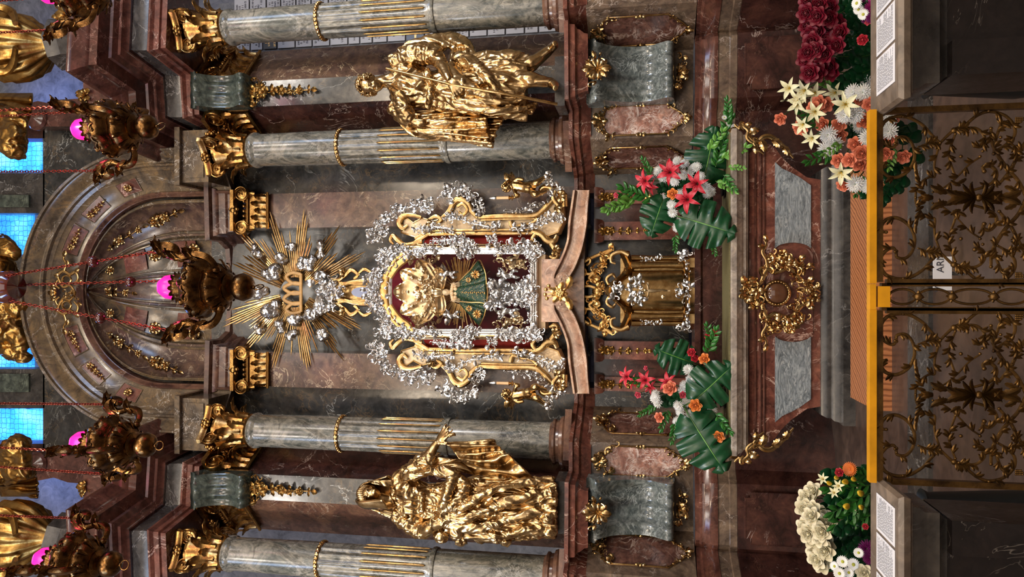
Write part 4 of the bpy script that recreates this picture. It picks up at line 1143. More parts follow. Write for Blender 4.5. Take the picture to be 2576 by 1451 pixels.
# ------------------------------------------------------------------ altar table
XM = -0.03
t = thing('altar_table', 'marble altar table with grey inlaid panels and scrolled ends', 'altar', (XM, 6.5, 0))
z0, z1 = .803, .945
m = MB(); m.mould([(XM - 1.3, 6.72), (XM - 1.3, 6.14), (XM + 1.3, 6.14), (XM + 1.3, 6.72)], [(-.5, z1), (.0, z1), (.015, z1 - .01), (.015, z1 - .045), (-.0, z1 - .06), (-.01, z1 - .085), (-.03, z1 - .1), (-.03, z1 - .12), (-.05, z0), (-.5, z0)])
m.box((XM, 6.45, (z0 + z1) / 2), (2.1, .5, z1 - z0 - .002)); m.build('table_slab', 'mensa_marble', t)
R_side = [(1884, 388), (1896, 372), (1915, 361), (1935, 362), (1950, 372), (1965, 393), (1990, 418), (2030, 446), (2066, 452)]
poly = R_side + [(p[0], 1474 - p[1]) for p in reversed(R_side)]
m = MB(); m.pxslab(poly, 6.24, .48); m.build('front_panel', 'red_marble', t, angle=30)
for yc, d in ((737, 0),):
    m = MB(); 
    for x in (1900, 1912, 1922): m.tube([W(x, 380, 6.235), W(x, 1094, 6.235)], .008 if x != 1912 else .012, 6)
    m.build('frieze_moulding', 'cornice_marble', t)
arcp = lambda y, s_: [(1950 + i * 9, y + s_ * 14 * sin(pi * i / 10) ** .6) for i in range(11)]
P1 = [(1950, 408), (1968, 424), (1990, 434), (2012, 446), (2040, 466)] + list(reversed(arcp(624, -1)))
m = MB(); m.pxslab(P1, 6.228, .03); m.build('inlaid_panel', 'swirl_marble', t)
m = MB(); m.pxslab([(p[0], 1470 - p[1]) for p in P1], 6.228, .03); m.build('inlaid_panel', 'swirl_marble', t)
m = MB(); m.pxslab([(1945, 632), (1975, 618), (2015, 618), (2045, 632), (2045, 840), (2015, 852), (1975, 852), (1945, 840)], 6.222, .03); m.build('middle_field', 'red_marble', t)
m = MB(); m.mould([(XM - 1.0, 6.7), (XM - 1.0, 6.2), (XM + 1.0, 6.2), (XM + 1.0, 6.7)], [(-.4, .0), (.05, .0), (.05, .09), (.03, .1), (.02, .15), (.0, .17), (.0, .2), (-.02, .24), (-.4, .255)]); m.build('base', 'plinth_marble', t)
for s in (1, -1):                                   # gilt scrolls on the two ends
    yy = lambda y: y if s > 0 else 1474 - y
    fr = Frame(6.2); m = MB()
    for pts, r in (([(1848, 312), (1858, 322), (1872, 318), (1884, 330), (1880, 346), (1896, 358), (1912, 350)], (3, 5, 7, 7, 6, 6, 4)), ([(1905, 362), (1918, 346), (1938, 344), (1958, 358), (1978, 376), (1996, 398)], (4, 7, 8, 7, 5, 2)), ([(1880, 340), (1893, 352), (1906, 374), (1922, 388)], (6, 7, 5, 2))):
        strap(m, fr, [(a, yy(b)) for a, b in pts], r, h=.03)
    for (u, w_, a, L) in ((1856, 322, 2.6, 26), (1884, 336, -.6, 30), (1912, 352, .9, 34), (1942, 350, .5, 34), (1968, 368, .7, 30), (1896, 366, 1.0, 24), (1875, 322, -.9, 22)):
        leaf(m, fr, u, yy(w_), a * s, L, .34, .5 * s, .03, 4, 8, .8)
    for (u, w_, a, sz) in ((1870, 326, 3.6, 22), (1918, 350, 2.2, 24)): curl(m, fr, u, yy(w_), a * s, sz, .9, s, .18, .1, .03)
    m.build('gilt_scroll', 'gold', t)
# gilt cartouche in the middle of the table front
c = thing('gilt_cartouche', 'gilt rocaille cartouche with a brown oval in the middle of the altar table', 'gilt mount', W(2065, 737, 6.2))
fr = Frame(6.2)
m = MB(); p0 = fr.p(1955, 737, .03); m.ball(p0, (.085, .045, .09), 20, 14); m.build('oval_boss', 'boss_brown', c)
m = MB()
m.tube([fr.p(1955 + cos(a) * 31, 737 + sin(a) * 30, .035) for a in ang_knots(28)], .014, 8, close=True)
for i in range(26):
    a = 2 * pi * i / 26; m.ball(fr.p(1955 + cos(a) * 30, 737 + sin(a) * 29, .055), .009, 6, 5)
m.build('beaded_ring', 'gold', c)
m = MB(); A = lambda pts, r, h=.04: strap(m, fr, pts, r, h=h)
for q in (-1, 1):
    y_ = lambda d: 737 + q * d
    A([(1915, y_(30)), (1930, y_(60)), (1950, y_(52)), (1985, y_(62)), (2010, y_(40)), (2030, y_(20))], (4, 7, 6, 6, 5, 3))
    A([(1932, y_(60)), (1928, y_(84)), (1918, y_(104)), (1928, y_(122)), (1922, y_(134))], (6, 5, 5, 4, 1.5))
    A([(1880, y_(4)), (1894, y_(20)), (1912, y_(24)), (1925, y_(46))], (4, 6, 5, 4))
    A([(1966, y_(60)), (1990, y_(78)), (2016, y_(72)), (2024, y_(54))], (4, 5, 5, 3))
    A([(2008, y_(34)), (2030, y_(26)), (2046, y_(14)), (2064, y_(2))], (4, 6, 5, 2))
    A([(1930, y_(44)), (1922, y_(62)), (1940, y_(84)), (1962, y_(88))], (3, 4, 4, 3))
    for (u, w_, a, sz, hd) in ((1898, 20, 2.4, 26, 1), (1938, 84, 1.0, 24, -1), (1985, 70, .6, 26, 1), (2012, 66, 1.6, 22, 1), (2035, 22, 2.0, 22, -1), (1920, 44, 2.6, 24, -1), (1960, 84, .8, 22, -1)):
        curl(m, fr, u, y_(w_), a * q, sz, .9, hd * q, .18, .09, .04)
    for (u, w_, a, L) in ((1885, 8, 3.0, 26), (1900, 26, 2.2, 24), (1946, 76, 1.5, 26), (1975, 76, 1.1, 26), (2030, 24, .6, 26), (2046, 12, .2, 22), (1924, 110, 2.3, 22), (1928, 128, 1.6, 22)):
        leaf(m, fr, u, y_(w_), a * q, L, .34, .5 * q, .04, 4, 8, .8)
m.build('scrollwork', 'gold', c)
for i_, (path, n_) in enumerate((([(1890, 712), (1880, 737), (1890, 762)], 18), ([(2030, 716), (2046, 737), (2030, 758)], 18), ([(1930, 640), (1950, 652), (2010, 660), (2022, 680)], 26), ([(1930, 834), (1950, 824), (2010, 814), (2022, 794)], 26),
        ([(1916, 700), (1906, 737), (1916, 774)], 16), ([(2000, 690), (2014, 737), (2000, 784)], 18), ([(1935, 672), (1965, 655), (1990, 668)], 14), ([(1935, 802), (1965, 820), (1990, 806)], 14))):
    m = MB(); strap(m, fr, path, 2, h=.035); rocaille(m, fr, path, 17, n_, 13 + i_, .7, .04); m.build('leafwork', 'gold', c)
for (u, w_) in ((1990, 826), (1970, 640)):
    m = MB(); flower(m, fr, u, w_, 14, 6, .05); m.build('gilt_flower', 'gold', c)
# altar cloths
m = MB(); m.box((XM, 6.43, .951), (2.56, .54, .010)); o = m.build('altar_cloth', 'green_cloth'); tag(o, 'thin greenish-gold cloth lying on the altar table', 'cloth'); recenter(o)
# wooden step before the altar
m = MB(); m.box((XM + .1, 5.6, .05), (1.78, .62, .1)); o = m.build('wooden_step', 'wood'); tag(o, 'orange wooden step on the floor in front of the altar table', 'step'); recenter(o)
# ------------------------------------------------------------------ carved figures
def fuse(mb, voxel, smooth=3, fac=.5):
    """weld overlapping closed pieces into one continuous skin"""
    me = bpy.data.meshes.new('tmp'); me.from_pydata([tuple(p) for p in mb.v], [], mb.f)
    bm = bmesh.new(); bm.from_mesh(me); bmesh.ops.recalc_face_normals(bm, faces=bm.faces); bm.to_mesh(me); bm.free()
    o = bpy.data.objects.new('tmp', me); COL.objects.link(o)
    r = o.modifiers.new('r', 'REMESH'); r.mode = 'VOXEL'; r.voxel_size = voxel; r.adaptivity = 0
    if smooth:
        s = o.modifiers.new('s', 'SMOOTH'); s.iterations = smooth; s.factor = fac
    dg = bpy.context.evaluated_depsgraph_get(); dg.update()
    ev = o.evaluated_get(dg).to_mesh()
    out = MB(); out.v = [v.co.copy() for v in ev.vertices]; out.f = [tuple(p.vertices) for p in ev.polygons]
    out.n = [v.normal.copy() for v in ev.vertices]
    o.evaluated_get(dg).to_mesh_clear()
    bpy.data.objects.remove(o); bpy.data.meshes.remove(me)
    return out
def wrinkle(mb, amp, sc=(9, 9, 3.5), mask=None, seed=0):
    """press cloth folds into a fused skin"""
    o = Vector((seed * 3.7, seed * 1.3, 0))
    for i, p in enumerate(mb.v):
        k = 1.0 if mask is None else mask(p)
        if k <= 0: continue
        q = Vector((p.x * sc[0], p.y * sc[1], p.z * sc[2])) + o
        wv = noise.noise_vector(q * .6) * 1.1
        a = 1 - abs(noise.noise(q + wv)) * 2.2
        b2 = 1 - abs(noise.noise((q + wv) * 2.3)) * 2.0
        mb.v[i] = p + mb.n[i] * amp * k * (a + .45 * b2 - .7)
    return mb
def loft(mb, fr, rings, n=40, nf=9, amp=.12, shear=.6, seed=0, sub=6, sharp=1.0):
    """a robe: rings (x, y, h, half-width px, depth m [, fold strength]) down the figure, pleated"""
    R = cat([tuple(r) + ((1.0,) if len(r) == 5 else ()) for r in rings], sub)
    P = []; L = len(R)
    for i, r in enumerate(R):
        t = i / (L - 1); row = []
        for j in range(n):
            q = 2 * pi * j / n
            nz = noise.noise(Vector((cos(q) * 1.4 + seed, sin(q) * 1.4, t * 2.2)))
            ph = nf * q + shear * 6 * t + 2.6 * nz
            f = abs(sin(ph / 2)) ** sharp * 2 - 1
            k = 1 + amp * r[5] * (f * .7 + nz * .8)
            row.append(fr.p(r[0] + 5 * nz * r[5] * t, r[1] + r[3] * cos(q) * k, r[2] + r[4] * sin(q) * k))
        P.append(row)
    mb.grid(P, cv=True)
    o = len(mb.v) - L * n
    mb.f.append(tuple(o + k for k in range(n))); mb.f.append(tuple(o + (L - 1) * n + k for k in reversed(range(n))))
def limb(mb, fr, pts, r, n=12, sub=6, wr=0.0, seed=0):
    """tapering limb or sleeve through (x, y, h) with radii r px"""
    Q = cat(pts, sub); L = len(Q); k = fr.k(pts[0][0]); q = len(r) - 1; RR = []
    for i in range(L):
        t = i / (L - 1) * q; a = min(int(t), q - 1); v = lerp(r[a], r[a + 1], sm(t - a)) * k
        if wr: v *= 1 + wr * sin(i * 1.9 + seed + 2 * noise.noise(Vector((i * .7, seed, 0))))
        RR.append(v)
    mb.tube([fr.p(*p) for p in Q], RR, n)
def head(mb, c, f, u, s):
    """a head with brow, eyes, nose, lips, chin and ears; s = head height in metres"""
    f = Vector(f).normalized(); u = Vector(u); u = (u - f * u.dot(f)).normalized(); r = f.cross(u); c = Vector(c); k = s / .23
    M = Matrix((r, f, u)).transposed()
    P = lambda a, b, d: c + (r * a + f * b + u * d) * k
    B = lambda a, b, d, ra, rb, rd: mb.ball(P(a, b, d), (ra * k, rb * k, rd * k), 16, 12, M)
    B(0, -.01, .03, .074, .094, .088); B(0, .02, -.035, .058, .066, .075); B(0, .055, -.085, .026, .026, .024)
    B(0, .067, .022, .05, .022, .014)
    mb.tube([P(0, .078, .018), P(0, .097, -.012), P(0, .106, -.03)], [.009 * k, .012 * k, .013 * k], 8)
    for q in (-1, 1):
        B(q * .014, .088, -.033, .009, .01, .008); B(q * .03, .072, .002, .014, .012, .009); B(q * .04, .055, -.03, .02, .02, .022)
        B(q * .074, -.005, -.005, .01, .02, .03)
    B(0, .083, -.056, .021, .01, .006); B(0, .081, -.068, .017, .011, .007)
def hand(mb, p, d, nrm, s=1.0, curl_=.5, spread=.22, side=1):
    """palm and five bent fingers; d = towards the fingertips, nrm = back of the hand"""
    d = Vector(d).normalized(); nrm = Vector(nrm); nrm = (nrm - d * nrm.dot(d)).normalized(); sd = d.cross(nrm) * side; p = Vector(p)
    M = Matrix((sd, nrm, d)).transposed()
    mb.ball(p + d * .042 * s, (.042 * s, .018 * s, .05 * s), 14, 10, M)
    for i, L in enumerate((.066, .078, .073, .056)):
        a = (i - 1.5) * spread; b0 = p + d * .082 * s + sd * (i - 1.5) * .021 * s
        dd = (d * cos(a) + sd * sin(a)).normalized(); pts = [b0]; ang = 0
        for j in range(3):
            ang += curl_ * (.5 + .4 * j) * (1 + .15 * i); pts.append(pts[-1] + (dd * cos(ang) - nrm * sin(ang)) * L * s * (.42, .33, .25)[j])
        mb.tube([p + d * .05 * s + sd * (i - 1.5) * .018 * s] + pts, [.0135 * s, .0135 * s, .0125 * s, .0118 * s, .009 * s], 8)
    t0 = p + d * .02 * s - sd * .034 * s; dt = (d * .7 - sd * .75 - nrm * .2).normalized()
    mb.tube([p + d * .01 * s - sd * .02 * s, t0, t0 + dt * .034 * s, t0 + (dt + d * .5 - nrm * .2).normalized() * .066 * s], [.017 * s, .016 * s, .014 * s, .01 * s], 8)
def cloth(fr, top, bot, n=26, m=18, amp=.03, nf=6, th=.012, seed=0, grow=True, sub=6):
    """hanging cloth between two (x, y, h) curves with flaring folds"""
    A = cat(top, sub); B = cat(bot, sub)
    def at(C, t):
        q = t * (len(C) - 1); k = min(int(q), len(C) - 2); return C[k].lerp(C[k + 1], q - k)
    P = []
    for i in range(m + 1):
        v = i / m; row = []
        for j in range(n * 2 + 1):
            t = j / (n * 2); p = at(A, t).lerp(at(B, t), v)
            nz = noise.noise(Vector((t * 3 + seed, v * 1.5, seed)))
            h = p.z + amp * (v if grow else 1) * (abs(sin(nf * pi * t + nz * 2.5)) * 2 - 1) + amp * .6 * nz
            row.append(fr.p(p.x, p.y, h))
        P.append(row)
    mb = MB(); mb.sheet(P, th); return mb
def join(a, b2):
    o = len(a.v); a.v += b2.v; a.f += [tuple(i + o for i in f) for f in b2.f]; return a

YS = 6.60
# --- the saint with the staff ------------------------------------------------
fr = Frame(YS)
ST1 = thing('saint_statue', 'gilded statue of a curly-haired saint holding a long staff, cloak swinging out', 'statue', W(1400, 205, YS), 'gilded statues beside the shrine')
b = MB()
hc = W(934, 213, YS - .12)
head(b, hc, (-.55, -.80, -.22), (.10, -.12, 1), .235)
limb(b, fr, [(948, 208, .1), (968, 204, .09), (990, 204, .06)], (15, 16, 22))
loft(b, fr, [(978, 208, .02, 24, .07, .2), (990, 212, .02, 56, .11, .3), (1020, 214, .04, 60, .15, .5), (1060, 220, .05, 50, .14, .7), (1085, 226, .05, 45, .13, .6), (1120, 222, .05, 56, .16, 1), (1200, 212, .05, 72, .19, 1.2), (1270, 212, .05, 78, .2, 1.3), (1325, 222, .03, 76, .18, 1.5)], nf=11, amp=.15, shear=.5, seed=3)
limb(b, fr, [(988, 160, .06), (1030, 142, .08), (1075, 134, .10), (1104, 142, .13)], (24, 27, 27, 20), wr=.08)     # upper arm, sleeve
limb(b, fr, [(1100, 146, .13), (1112, 164, .22), (1124, 188, .29), (1132, 202, .31)], (18, 14, 11, 9))
hand(b, W(1132, 204, YS - .31), W(1160, 240, YS - .31) - W(1132, 204, YS - .31), (.3, -.9, .35), 1.2, .6, .14)
limb(b, fr, [(992, 262, .06), (1018, 290, .08), (1040, 306, .11)], (24, 25, 20), wr=.07)
limb(b, fr, [(1005, 235, .16), (1010, 262, .17), (1024, 286, .17), (1040, 300, .17)], (15, 20, 19, 13), wr=.06)
hand(b, W(1036, 300, YS - .17), W(1066, 312, YS - .19) - W(1036, 300, YS - .17), (-.3, -.9, 0), 1.0, .7, .12)
for pts, r in (([(1300, 178, .06), (1335, 160, .1), (1352, 150, .1), (1372, 134, .07), (1390, 120, .08)], (24, 21, 16, 14, 10)), ([(1290, 205, .12), (1330, 200, .2), (1360, 204, .2), (1384, 208, .18)], (26, 20, 15, 12)), ([(1382, 206, .16), (1394, 214, .24), (1397, 222, .32)], (13, 12, 7)), ([(1386, 122, .06), (1394, 114, .12), (1396, 108, .18)], (12, 11, 7))):
    limb(b, fr, pts, r)
for i in range(7):                                   # laced boots
    t = i / 6; b.ball(W(lerp(1352, 1378, t), lerp(150, 130, t), YS - .13), .02, 7, 5); b.ball(W(lerp(1350, 1380, t), 204, YS - .25), .02, 7, 5)
for i in range(5): limb(b, fr, [(1088, 226, .16), (1110 + i * 10, 200 + i * 16, .22), (1180 + i * 18, 190 + i * 22, .24), (1280 + i * 12, 190 + i * 20, .21)], (5, 8, 9, 5))
limb(b, fr, [(1072, 176, .14), (1084, 210, .2), (1082, 240, .2), (1076, 268, .12)], (8, 8, 8, 8))
limb(b, fr, [(1150, 150, .1), (1190, 160, .2), (1235, 205, .25), (1262, 235, .22)], (18, 16, 14, 8)); limb(b, fr, [(1130, 165, .18), (1160, 205, .26), (1215, 235, .27), (1262, 240, .24)], (14, 16, 12, 8))
b = fuse(b, .0075, 3)
wrinkle(b, .018, (11, 11, 4.5), mask=lambda p: sm((Z(972, YS) - p.z) / .06) * sm((p.z - Z(1350, YS)) / .1) * (0.15 if (p.x > XX(180, 1130, YS - .2) - .3 and p.y < YS - .26 and abs(p.z - Z(1140, YS)) < .16) else 1), seed=1)
b.build('body_in_tunic', 'statue_gold', ST1, angle=180)
h_ = MB(); R = random.Random(4)                      # curly hair
f0 = Vector((-.55, -.80, -.22)).normalized()
for i in range(170):
    d = Vector((R.gauss(0, 1), R.gauss(0, 1), R.gauss(0, 1))).normalized()
    if d.dot(f0) > .42 - .5 * max(0, d.z) * 0 and d.z < .55: continue
    if d.z < -.45 : continue
    p = hc + Vector((d.x * .083, d.y * .1, d.z * .098 + .03)); s_ = R.uniform(.013, .021)
    a1 = d.orthogonal().normalized(); a2 = d.cross(a1)
    pts = [p + (a1 * cos(q * 1.25) + a2 * sin(q * 1.25)) * s_ * (1 - q * .11) + d * s_ * .25 * q for q in range(6)]
    h_.tube(pts, [s_ * .5, s_ * .55, s_ * .5, s_ * .45, s_ * .4, s_ * .3], 6)
for i in range(40):
    d = Vector((R.gauss(0, 1), R.gauss(0, 1), R.gauss(0, 1))).normalized()
    if d.dot(f0) > .3 or d.z < -.5: continue
    h_.ball(hc + Vector((d.x * .074, d.y * .09, d.z * .088 + .03)), .03, 8, 6)
h_.build('hair', 'statue_gold', ST1, angle=180)
mt = MB()                                            # cloak: over the shoulder, swinging out behind the arm, and hanging from the other arm
join(mt, cloth(fr, [(985, 165, .02), (1000, 130, -.02), (1030, 104, -.04), (1080, 90, -.04), (1130, 84, -.03), (1160, 88, -.02)], [(1060, 190, -.02), (1080, 160, -.02), (1100, 140, .0), (1120, 128, .02), (1150, 112, .04), (1182, 122, .05)], amp=.05, nf=4, th=.02, seed=2, m=14))
join(mt, cloth(fr, [(1140, 84, -.02), (1160, 86, -.01), (1178, 100, .0), (1190, 120, .02)], [(1125, 190, .14), (1150, 196, .16), (1185, 190, .17), (1210, 170, .15)], amp=.05, nf=4, th=.02, seed=5, m=16))
join(mt, cloth(fr, [(990, 285, .05), (1005, 312, .06), (1030, 338, .06), (1060, 350, .05)], [(1270, 262, .02), (1275, 290, .04), (1255, 320, .06), (1240, 366, .08)], amp=.07, nf=5, th=.02, seed=7, m=24))
join(mt, cloth(fr, [(1050, 300, .12), (1048, 322, .12), (1052, 340, .09), (1070, 350, .06)], [(1225, 300, .12), (1226, 322, .16), (1232, 345, .15), (1242, 368, .09)], amp=.06, nf=4, th=.02, seed=8, m=20))
join(mt, cloth(fr, [(1180, 245, .1), (1200, 262, .1), (1230, 272, .06)], [(1352, 262, .04), (1345, 274, .06), (1338, 286, .04)], amp=.05, nf=3, th=.02, seed=9, m=14))
mt = fuse(mt, .008, 4); wrinkle(mt, .010, (7, 7, 4), seed=4); mt.build('cloak', 'statue_gold', ST1, angle=180)
m = MB(); m.tube([W(972, 172, YS - .18), W(1106, 205, YS - .30), W(1142, 214, YS - .32), W(1260, 234, YS - .31), W(1402, 262, YS - .2)], (.012, .013, .014, .014, .014), 10, n_sub=4); m.build('staff', 'gold', ST1)
# --- the veiled woman -----------------------------------------------------------
ST2 = thing('woman_statue', 'gilded statue of a veiled woman stretching one arm out over spread drapery', 'statue', W(1400, 1275, YS), 'gilded statues beside the shrine')
b = MB(); hc = W(932, 1245, YS - .13)
f0 = Vector((.62, -.70, .30)).normalized()
head(b, hc, f0, (-.15, .12, 1), .225)
limb(b, fr, [(950, 1250, .11), (972, 1257, .09), (995, 1258, .05)], (13, 14, 20))
loft(b, fr, [(978, 1252, .02, 26, .07, .2), (992, 1248, .03, 46, .1, .3), (1020, 1248, .06, 54, .15, .5), (1058, 1258, .05, 46, .13, .6), (1085, 1268, .05, 46, .13, .8), (1130, 1274, .04, 60, .16, 1), (1200, 1278, .03, 72, .19, 1.2), (1290, 1278, .02, 72, .2, 1.3), (1360, 1274, .02, 70, .2, 1.4), (1398, 1274, .02, 70, .21, 1.6)], nf=13, amp=.17, shear=.7, seed=9)
limb(b, fr, [(1000, 1212, .05), (1036, 1188, .08), (1072, 1160, .12), (1088, 1138, .14)], (22, 25, 24, 16), wr=.08)
limb(b, fr, [(1082, 1142, .14), (1092, 1124, .15), (1102, 1110, .15)], (13, 11, 9))
hand(b, W(1102, 1111, YS - .15), W(1128, 1080, YS - .17) - W(1102, 1111, YS - .15), (-.35, -.6, .8), 1.25, .22, .3, -1)
limb(b, fr, [(996, 1286, .05), (1030, 1312, .07), (1062, 1334, .11)], (22, 26, 22), wr=.08)
limb(b, fr, [(1062, 1334, .12), (1078, 1330, .2), (1090, 1326, .22)], (20, 15, 10))
hand(b, W(1088, 1328, YS - .22), W(1126, 1302, YS - .24) - W(1088, 1328, YS - .22), (-.4, -.9, .1), 1.25, .35, .16)
for pts, r in (([(1008, 1208, .12), (1040, 1196, .18), (1090, 1184, .22), (1130, 1188, .24), (1150, 1200, .24)], (8, 11, 13, 14, 12)), ([(1140, 1196, .24), (1128, 1230, .25), (1116, 1270, .23), (1110, 1290, .2)], (16, 13, 12, 8)), ([(1150, 1200, .2), (1170, 1225, .22), (1130, 1280, .22), (1100, 1310, .18)], (14, 16, 12, 9)),
               ([(1120, 1300, .2), (1170, 1270, .24), (1260, 1225, .24), (1392, 1206, .16)], (10, 12, 12, 8)), ([(1110, 1310, .2), (1180, 1300, .24), (1280, 1260, .25), (1395, 1232, .2)], (10, 12, 13, 9)), ([(1115, 1318, .18), (1200, 1325, .22), (1300, 1300, .24), (1392, 1275, .2)], (10, 13, 13, 10)), ([(1120, 1330, .14), (1220, 1345, .16), (1320, 1332, .2), (1392, 1330, .16)], (12, 15, 13, 12)),
               ([(1060, 1262, .2), (1062, 1285, .17)], (7, 7)), ([(1060, 1236, .2), (1062, 1262, .21)], (6, 7))):
    limb(b, fr, pts, r)
for (x, y, r_, h) in ((1112, 1348, 18, .1), (1160, 1352, 20, .08), (1150, 1336, 20, .14), (1250, 1340, 24, .12), (1275, 1354, 18, .08), (1210, 1350, 16, .06), (1385, 1335, 16, .14), (1380, 1302, 16, .2)):
    limb(b, fr, [(x - 14, y - 6, h), (x, y, h + .04), (x + 14, y - 8, h)], (r_ * .6, r_, r_ * .5))
b = fuse(b, .0075, 3)
wrinkle(b, .021, (13, 13, 5.5), mask=lambda p: sm((Z(985, YS) - p.z) / .06) * (0.0 if (p.x > XX(1135, 1100, YS) and p.z > Z(1140, YS)) or (p.y < YS - .19 and abs(p.z - Z(1105, YS)) < .1 and p.x < XX(1300, 1105, YS)) else 1), seed=6)
b.build('body_in_gown', 'statue_gold', ST2, angle=180)
vl = MB()                                            # veil: open shell round the head, falling to the shoulder
u0 = Vector((-.15, .12, 1)); u0 = (u0 - f0 * u0.dot(f0)).normalized(); r0 = f0.cross(u0)
P = []
for i in range(15):
    t = i / 14; row = []
    for j in range(31):
        a = lerp(-2.25, 2.25, j / 30)                # 0 = back of the head
        z = lerp(.135, -.22, t); rad = (.112 * sqrt(max(.02, 1 - max(0, (z - .02) / .118) ** 2)) if z > .02 else .112 + .09 * (.02 - z))
        rad *= 1 + .05 * sin(7 * a + 4 * t) * t
        row.append(hc + (-f0 * cos(a) + r0 * sin(a)) * rad * Vector((1, 1, 1)).length / 1.732 + u0 * z)
    P.append(row)
vl.sheet(P, .014)
join(vl, cloth(fr, [(925, 1210, .14), (950, 1208, .16), (985, 1206, .15)], [(935, 1216, .18), (960, 1222, .17), (992, 1226, .12)], amp=.01, nf=2, th=.012, m=6))
join(vl, cloth(fr, [(935, 1278, .04), (950, 1284, .04), (970, 1282, .06)], [(1010, 1320, .03), (1030, 1310, .08), (1020, 1290, .14)], amp=.03, nf=4, th=.014, m=10, seed=3))
vl.build('veil', 'statue_gold', ST2, angle=180)
m = MB(); R = random.Random(2)                       # wavy hair at the brow
for j in range(16):
    a = lerp(-1.5, 1.5, j / 15); p = hc + (f0 * cos(a) + r0 * sin(a)) * .088 + u0 * (.075 - .028 * abs(a))
    q = hc + (f0 * cos(a * 1.15) * .9 + r0 * sin(a * 1.15)) * .084 + u0 * (.075 - .028 * abs(a) - .05)
    m.tube([p + u0 * .03 - f0 * .02, p + f0 * .006, q], (.014, .014, .01), 7, n_sub=4)
m.build('hair', 'statue_gold', ST2, angle=180)
mt = MB()
join(mt, cloth(fr, [(1112, 1112, .12), (1130, 1125, .13), (1150, 1150, .12), (1160, 1190, .12)], [(1240, 1103, .0), (1262, 1128, .03), (1288, 1150, .04), (1352, 1214, .06)], amp=.075, nf=5, th=.018, seed=4, m=26))
mt = fuse(mt, .008, 4); wrinkle(mt, .006, (5, 5, 3), seed=8); mt.build('spread_drapery', 'statue_gold', ST2, angle=180)
mt = cloth(fr, [(1085, 1180, .18), (1120, 1176, .22), (1160, 1180, .2)], [(1100, 1150, .14), (1160, 1160, .16), (1192, 1195, .16)], amp=.03, nf=2, th=.016, seed=6, m=8)
mt.build('sleeve_flap', 'statue_gold', ST2, angle=180)
# dark slabs under the statues
for yc, hw, side in ((205, 62, RIGHT), (1275, 66, LEFT)):
    m = MB(); a, b2 = W(1415, yc - hw, 6.5), W(1415, yc + hw, 6.5)
    m.box(((a.x + b2.x) / 2, 6.66, (ZC1 + Z(1400, 6.6)) / 2 + .002), (abs(a.x - b2.x), .36, Z(1400, 6.6) - ZC1 - .002)); o = m.build('statue_slab', 'plinth_marble', smooth=False); tag(o, 'dark slab under the gilded statue ' + side, 'slab', 'dark slabs under the statues'); recenter(o)
# ------------------------------------------------------------------ the sunburst above the shrine
YB_ = 7.72
GL = thing('sunburst', 'gilt sunburst of straight rays ringed by silver clouds, above the shrine', 'sunburst', W(830, 735, YB_))
fr = Frame(YB_); R = random.Random(7)
gx, gy = 742, 735
for (x, y, wd) in ((591, 569, 26), (603, 632, 22), (649, 591, 20), (677, 526, 24), (728, 572, 12), (766, 518, 24), (786, 576, 16), (861, 558, 26), (862, 629, 22), (930, 626, 26), (570, 652, 22), (545, 826, 30), (578, 780, 16), (608, 838, 20), (595, 902, 24), (652, 877, 18), (679, 943, 24), (732, 900, 14), (778, 943, 28), (801, 888, 14), (867, 910, 24), (871, 842, 22), (930, 840, 24)):
    dx, dy = x - gx, y - gy; L = sqrt(dx * dx + dy * dy); dx /= L; dy /= L
    m = MB(); n = max(3, int(wd / 4.5))
    for i in range(n):
        q = i / (n - 1) - .5 if n > 1 else 0
        LL = L * (1 - abs(q) * .35 - R.uniform(0, .12)); w0, w1 = q * wd * .5, q * wd
        p0 = fr.p(gx + dx * 38 - dy * w0, gy + dy * 38 + dx * w0, .02 + .012 * (i % 2)); p1 = fr.p(gx + dx * LL - dy * w1, gy + dy * LL + dx * w1, .05 + .014 * (i % 2))
        r_ = K(x, YB_) * wd / n * .5
        m.tube([p0, p0.lerp(p1, .9), p1], [r_ * .7, r_, r_ * .15], 6)
    m.build('ray_bundle', 'gold', GL)
def cloud(x, y, rx, ry, seed, h=.1):
    R = random.Random(seed); m = MB()
    for i in range(9):
        a = R.uniform(0, 2 * pi); d = R.uniform(.1, .75)
        m.ball(fr.p(x + cos(a) * d * rx, y + sin(a) * d * ry, h + R.uniform(-.02, .05)), K(x, YB_) * min(rx, ry) * R.uniform(.42, .68), 10, 8)
    m = fuse(m, .009, 2)
    return wrinkle(m, .009, (26, 26, 26), seed=seed)
for i, (x, y, rx, ry) in enumerate(((685, 683, 26, 24), (706, 650, 18, 15), (732, 622, 15, 12), (766, 668, 20, 24), (649, 632, 16, 24), (806, 628, 14, 28), (648, 735, 28, 18), (684, 782, 26, 26), (651, 831, 16, 14), (703, 822, 14, 20), (732, 842, 14, 14), (742, 801, 16, 18), (778, 797, 26, 22), (813, 846, 16, 22), (806, 690, 16, 14), (806, 777, 16, 14), (784, 655, 14, 12))):
    cloud(x, y, rx, ry, 40 + i).build('silver_cloud', 'silver', GL, angle=180)
m = MB()
for pts in ([(757, 688), (757, 784)], [(757, 690), (735, 686), (720, 696), (735, 712), (757, 714)], [(757, 714), (738, 712), (714, 724), (735, 738), (757, 737)], [(757, 737), (735, 736), (714, 752), (738, 764), (757, 762)], [(757, 762), (735, 764), (720, 778), (735, 788), (757, 784)]):
    strap(m, fr, pts, 4.6, n=8, h=.1)
m.build('crown_emblem', 'amber', GL)
m = MB(); rocaille(m, fr, [(800, 700), (815, 735), (800, 772), (822, 760), (822, 712)], 17, 50, 12, .8, .1); m.build('silver_rocaille', 'silver', GL)
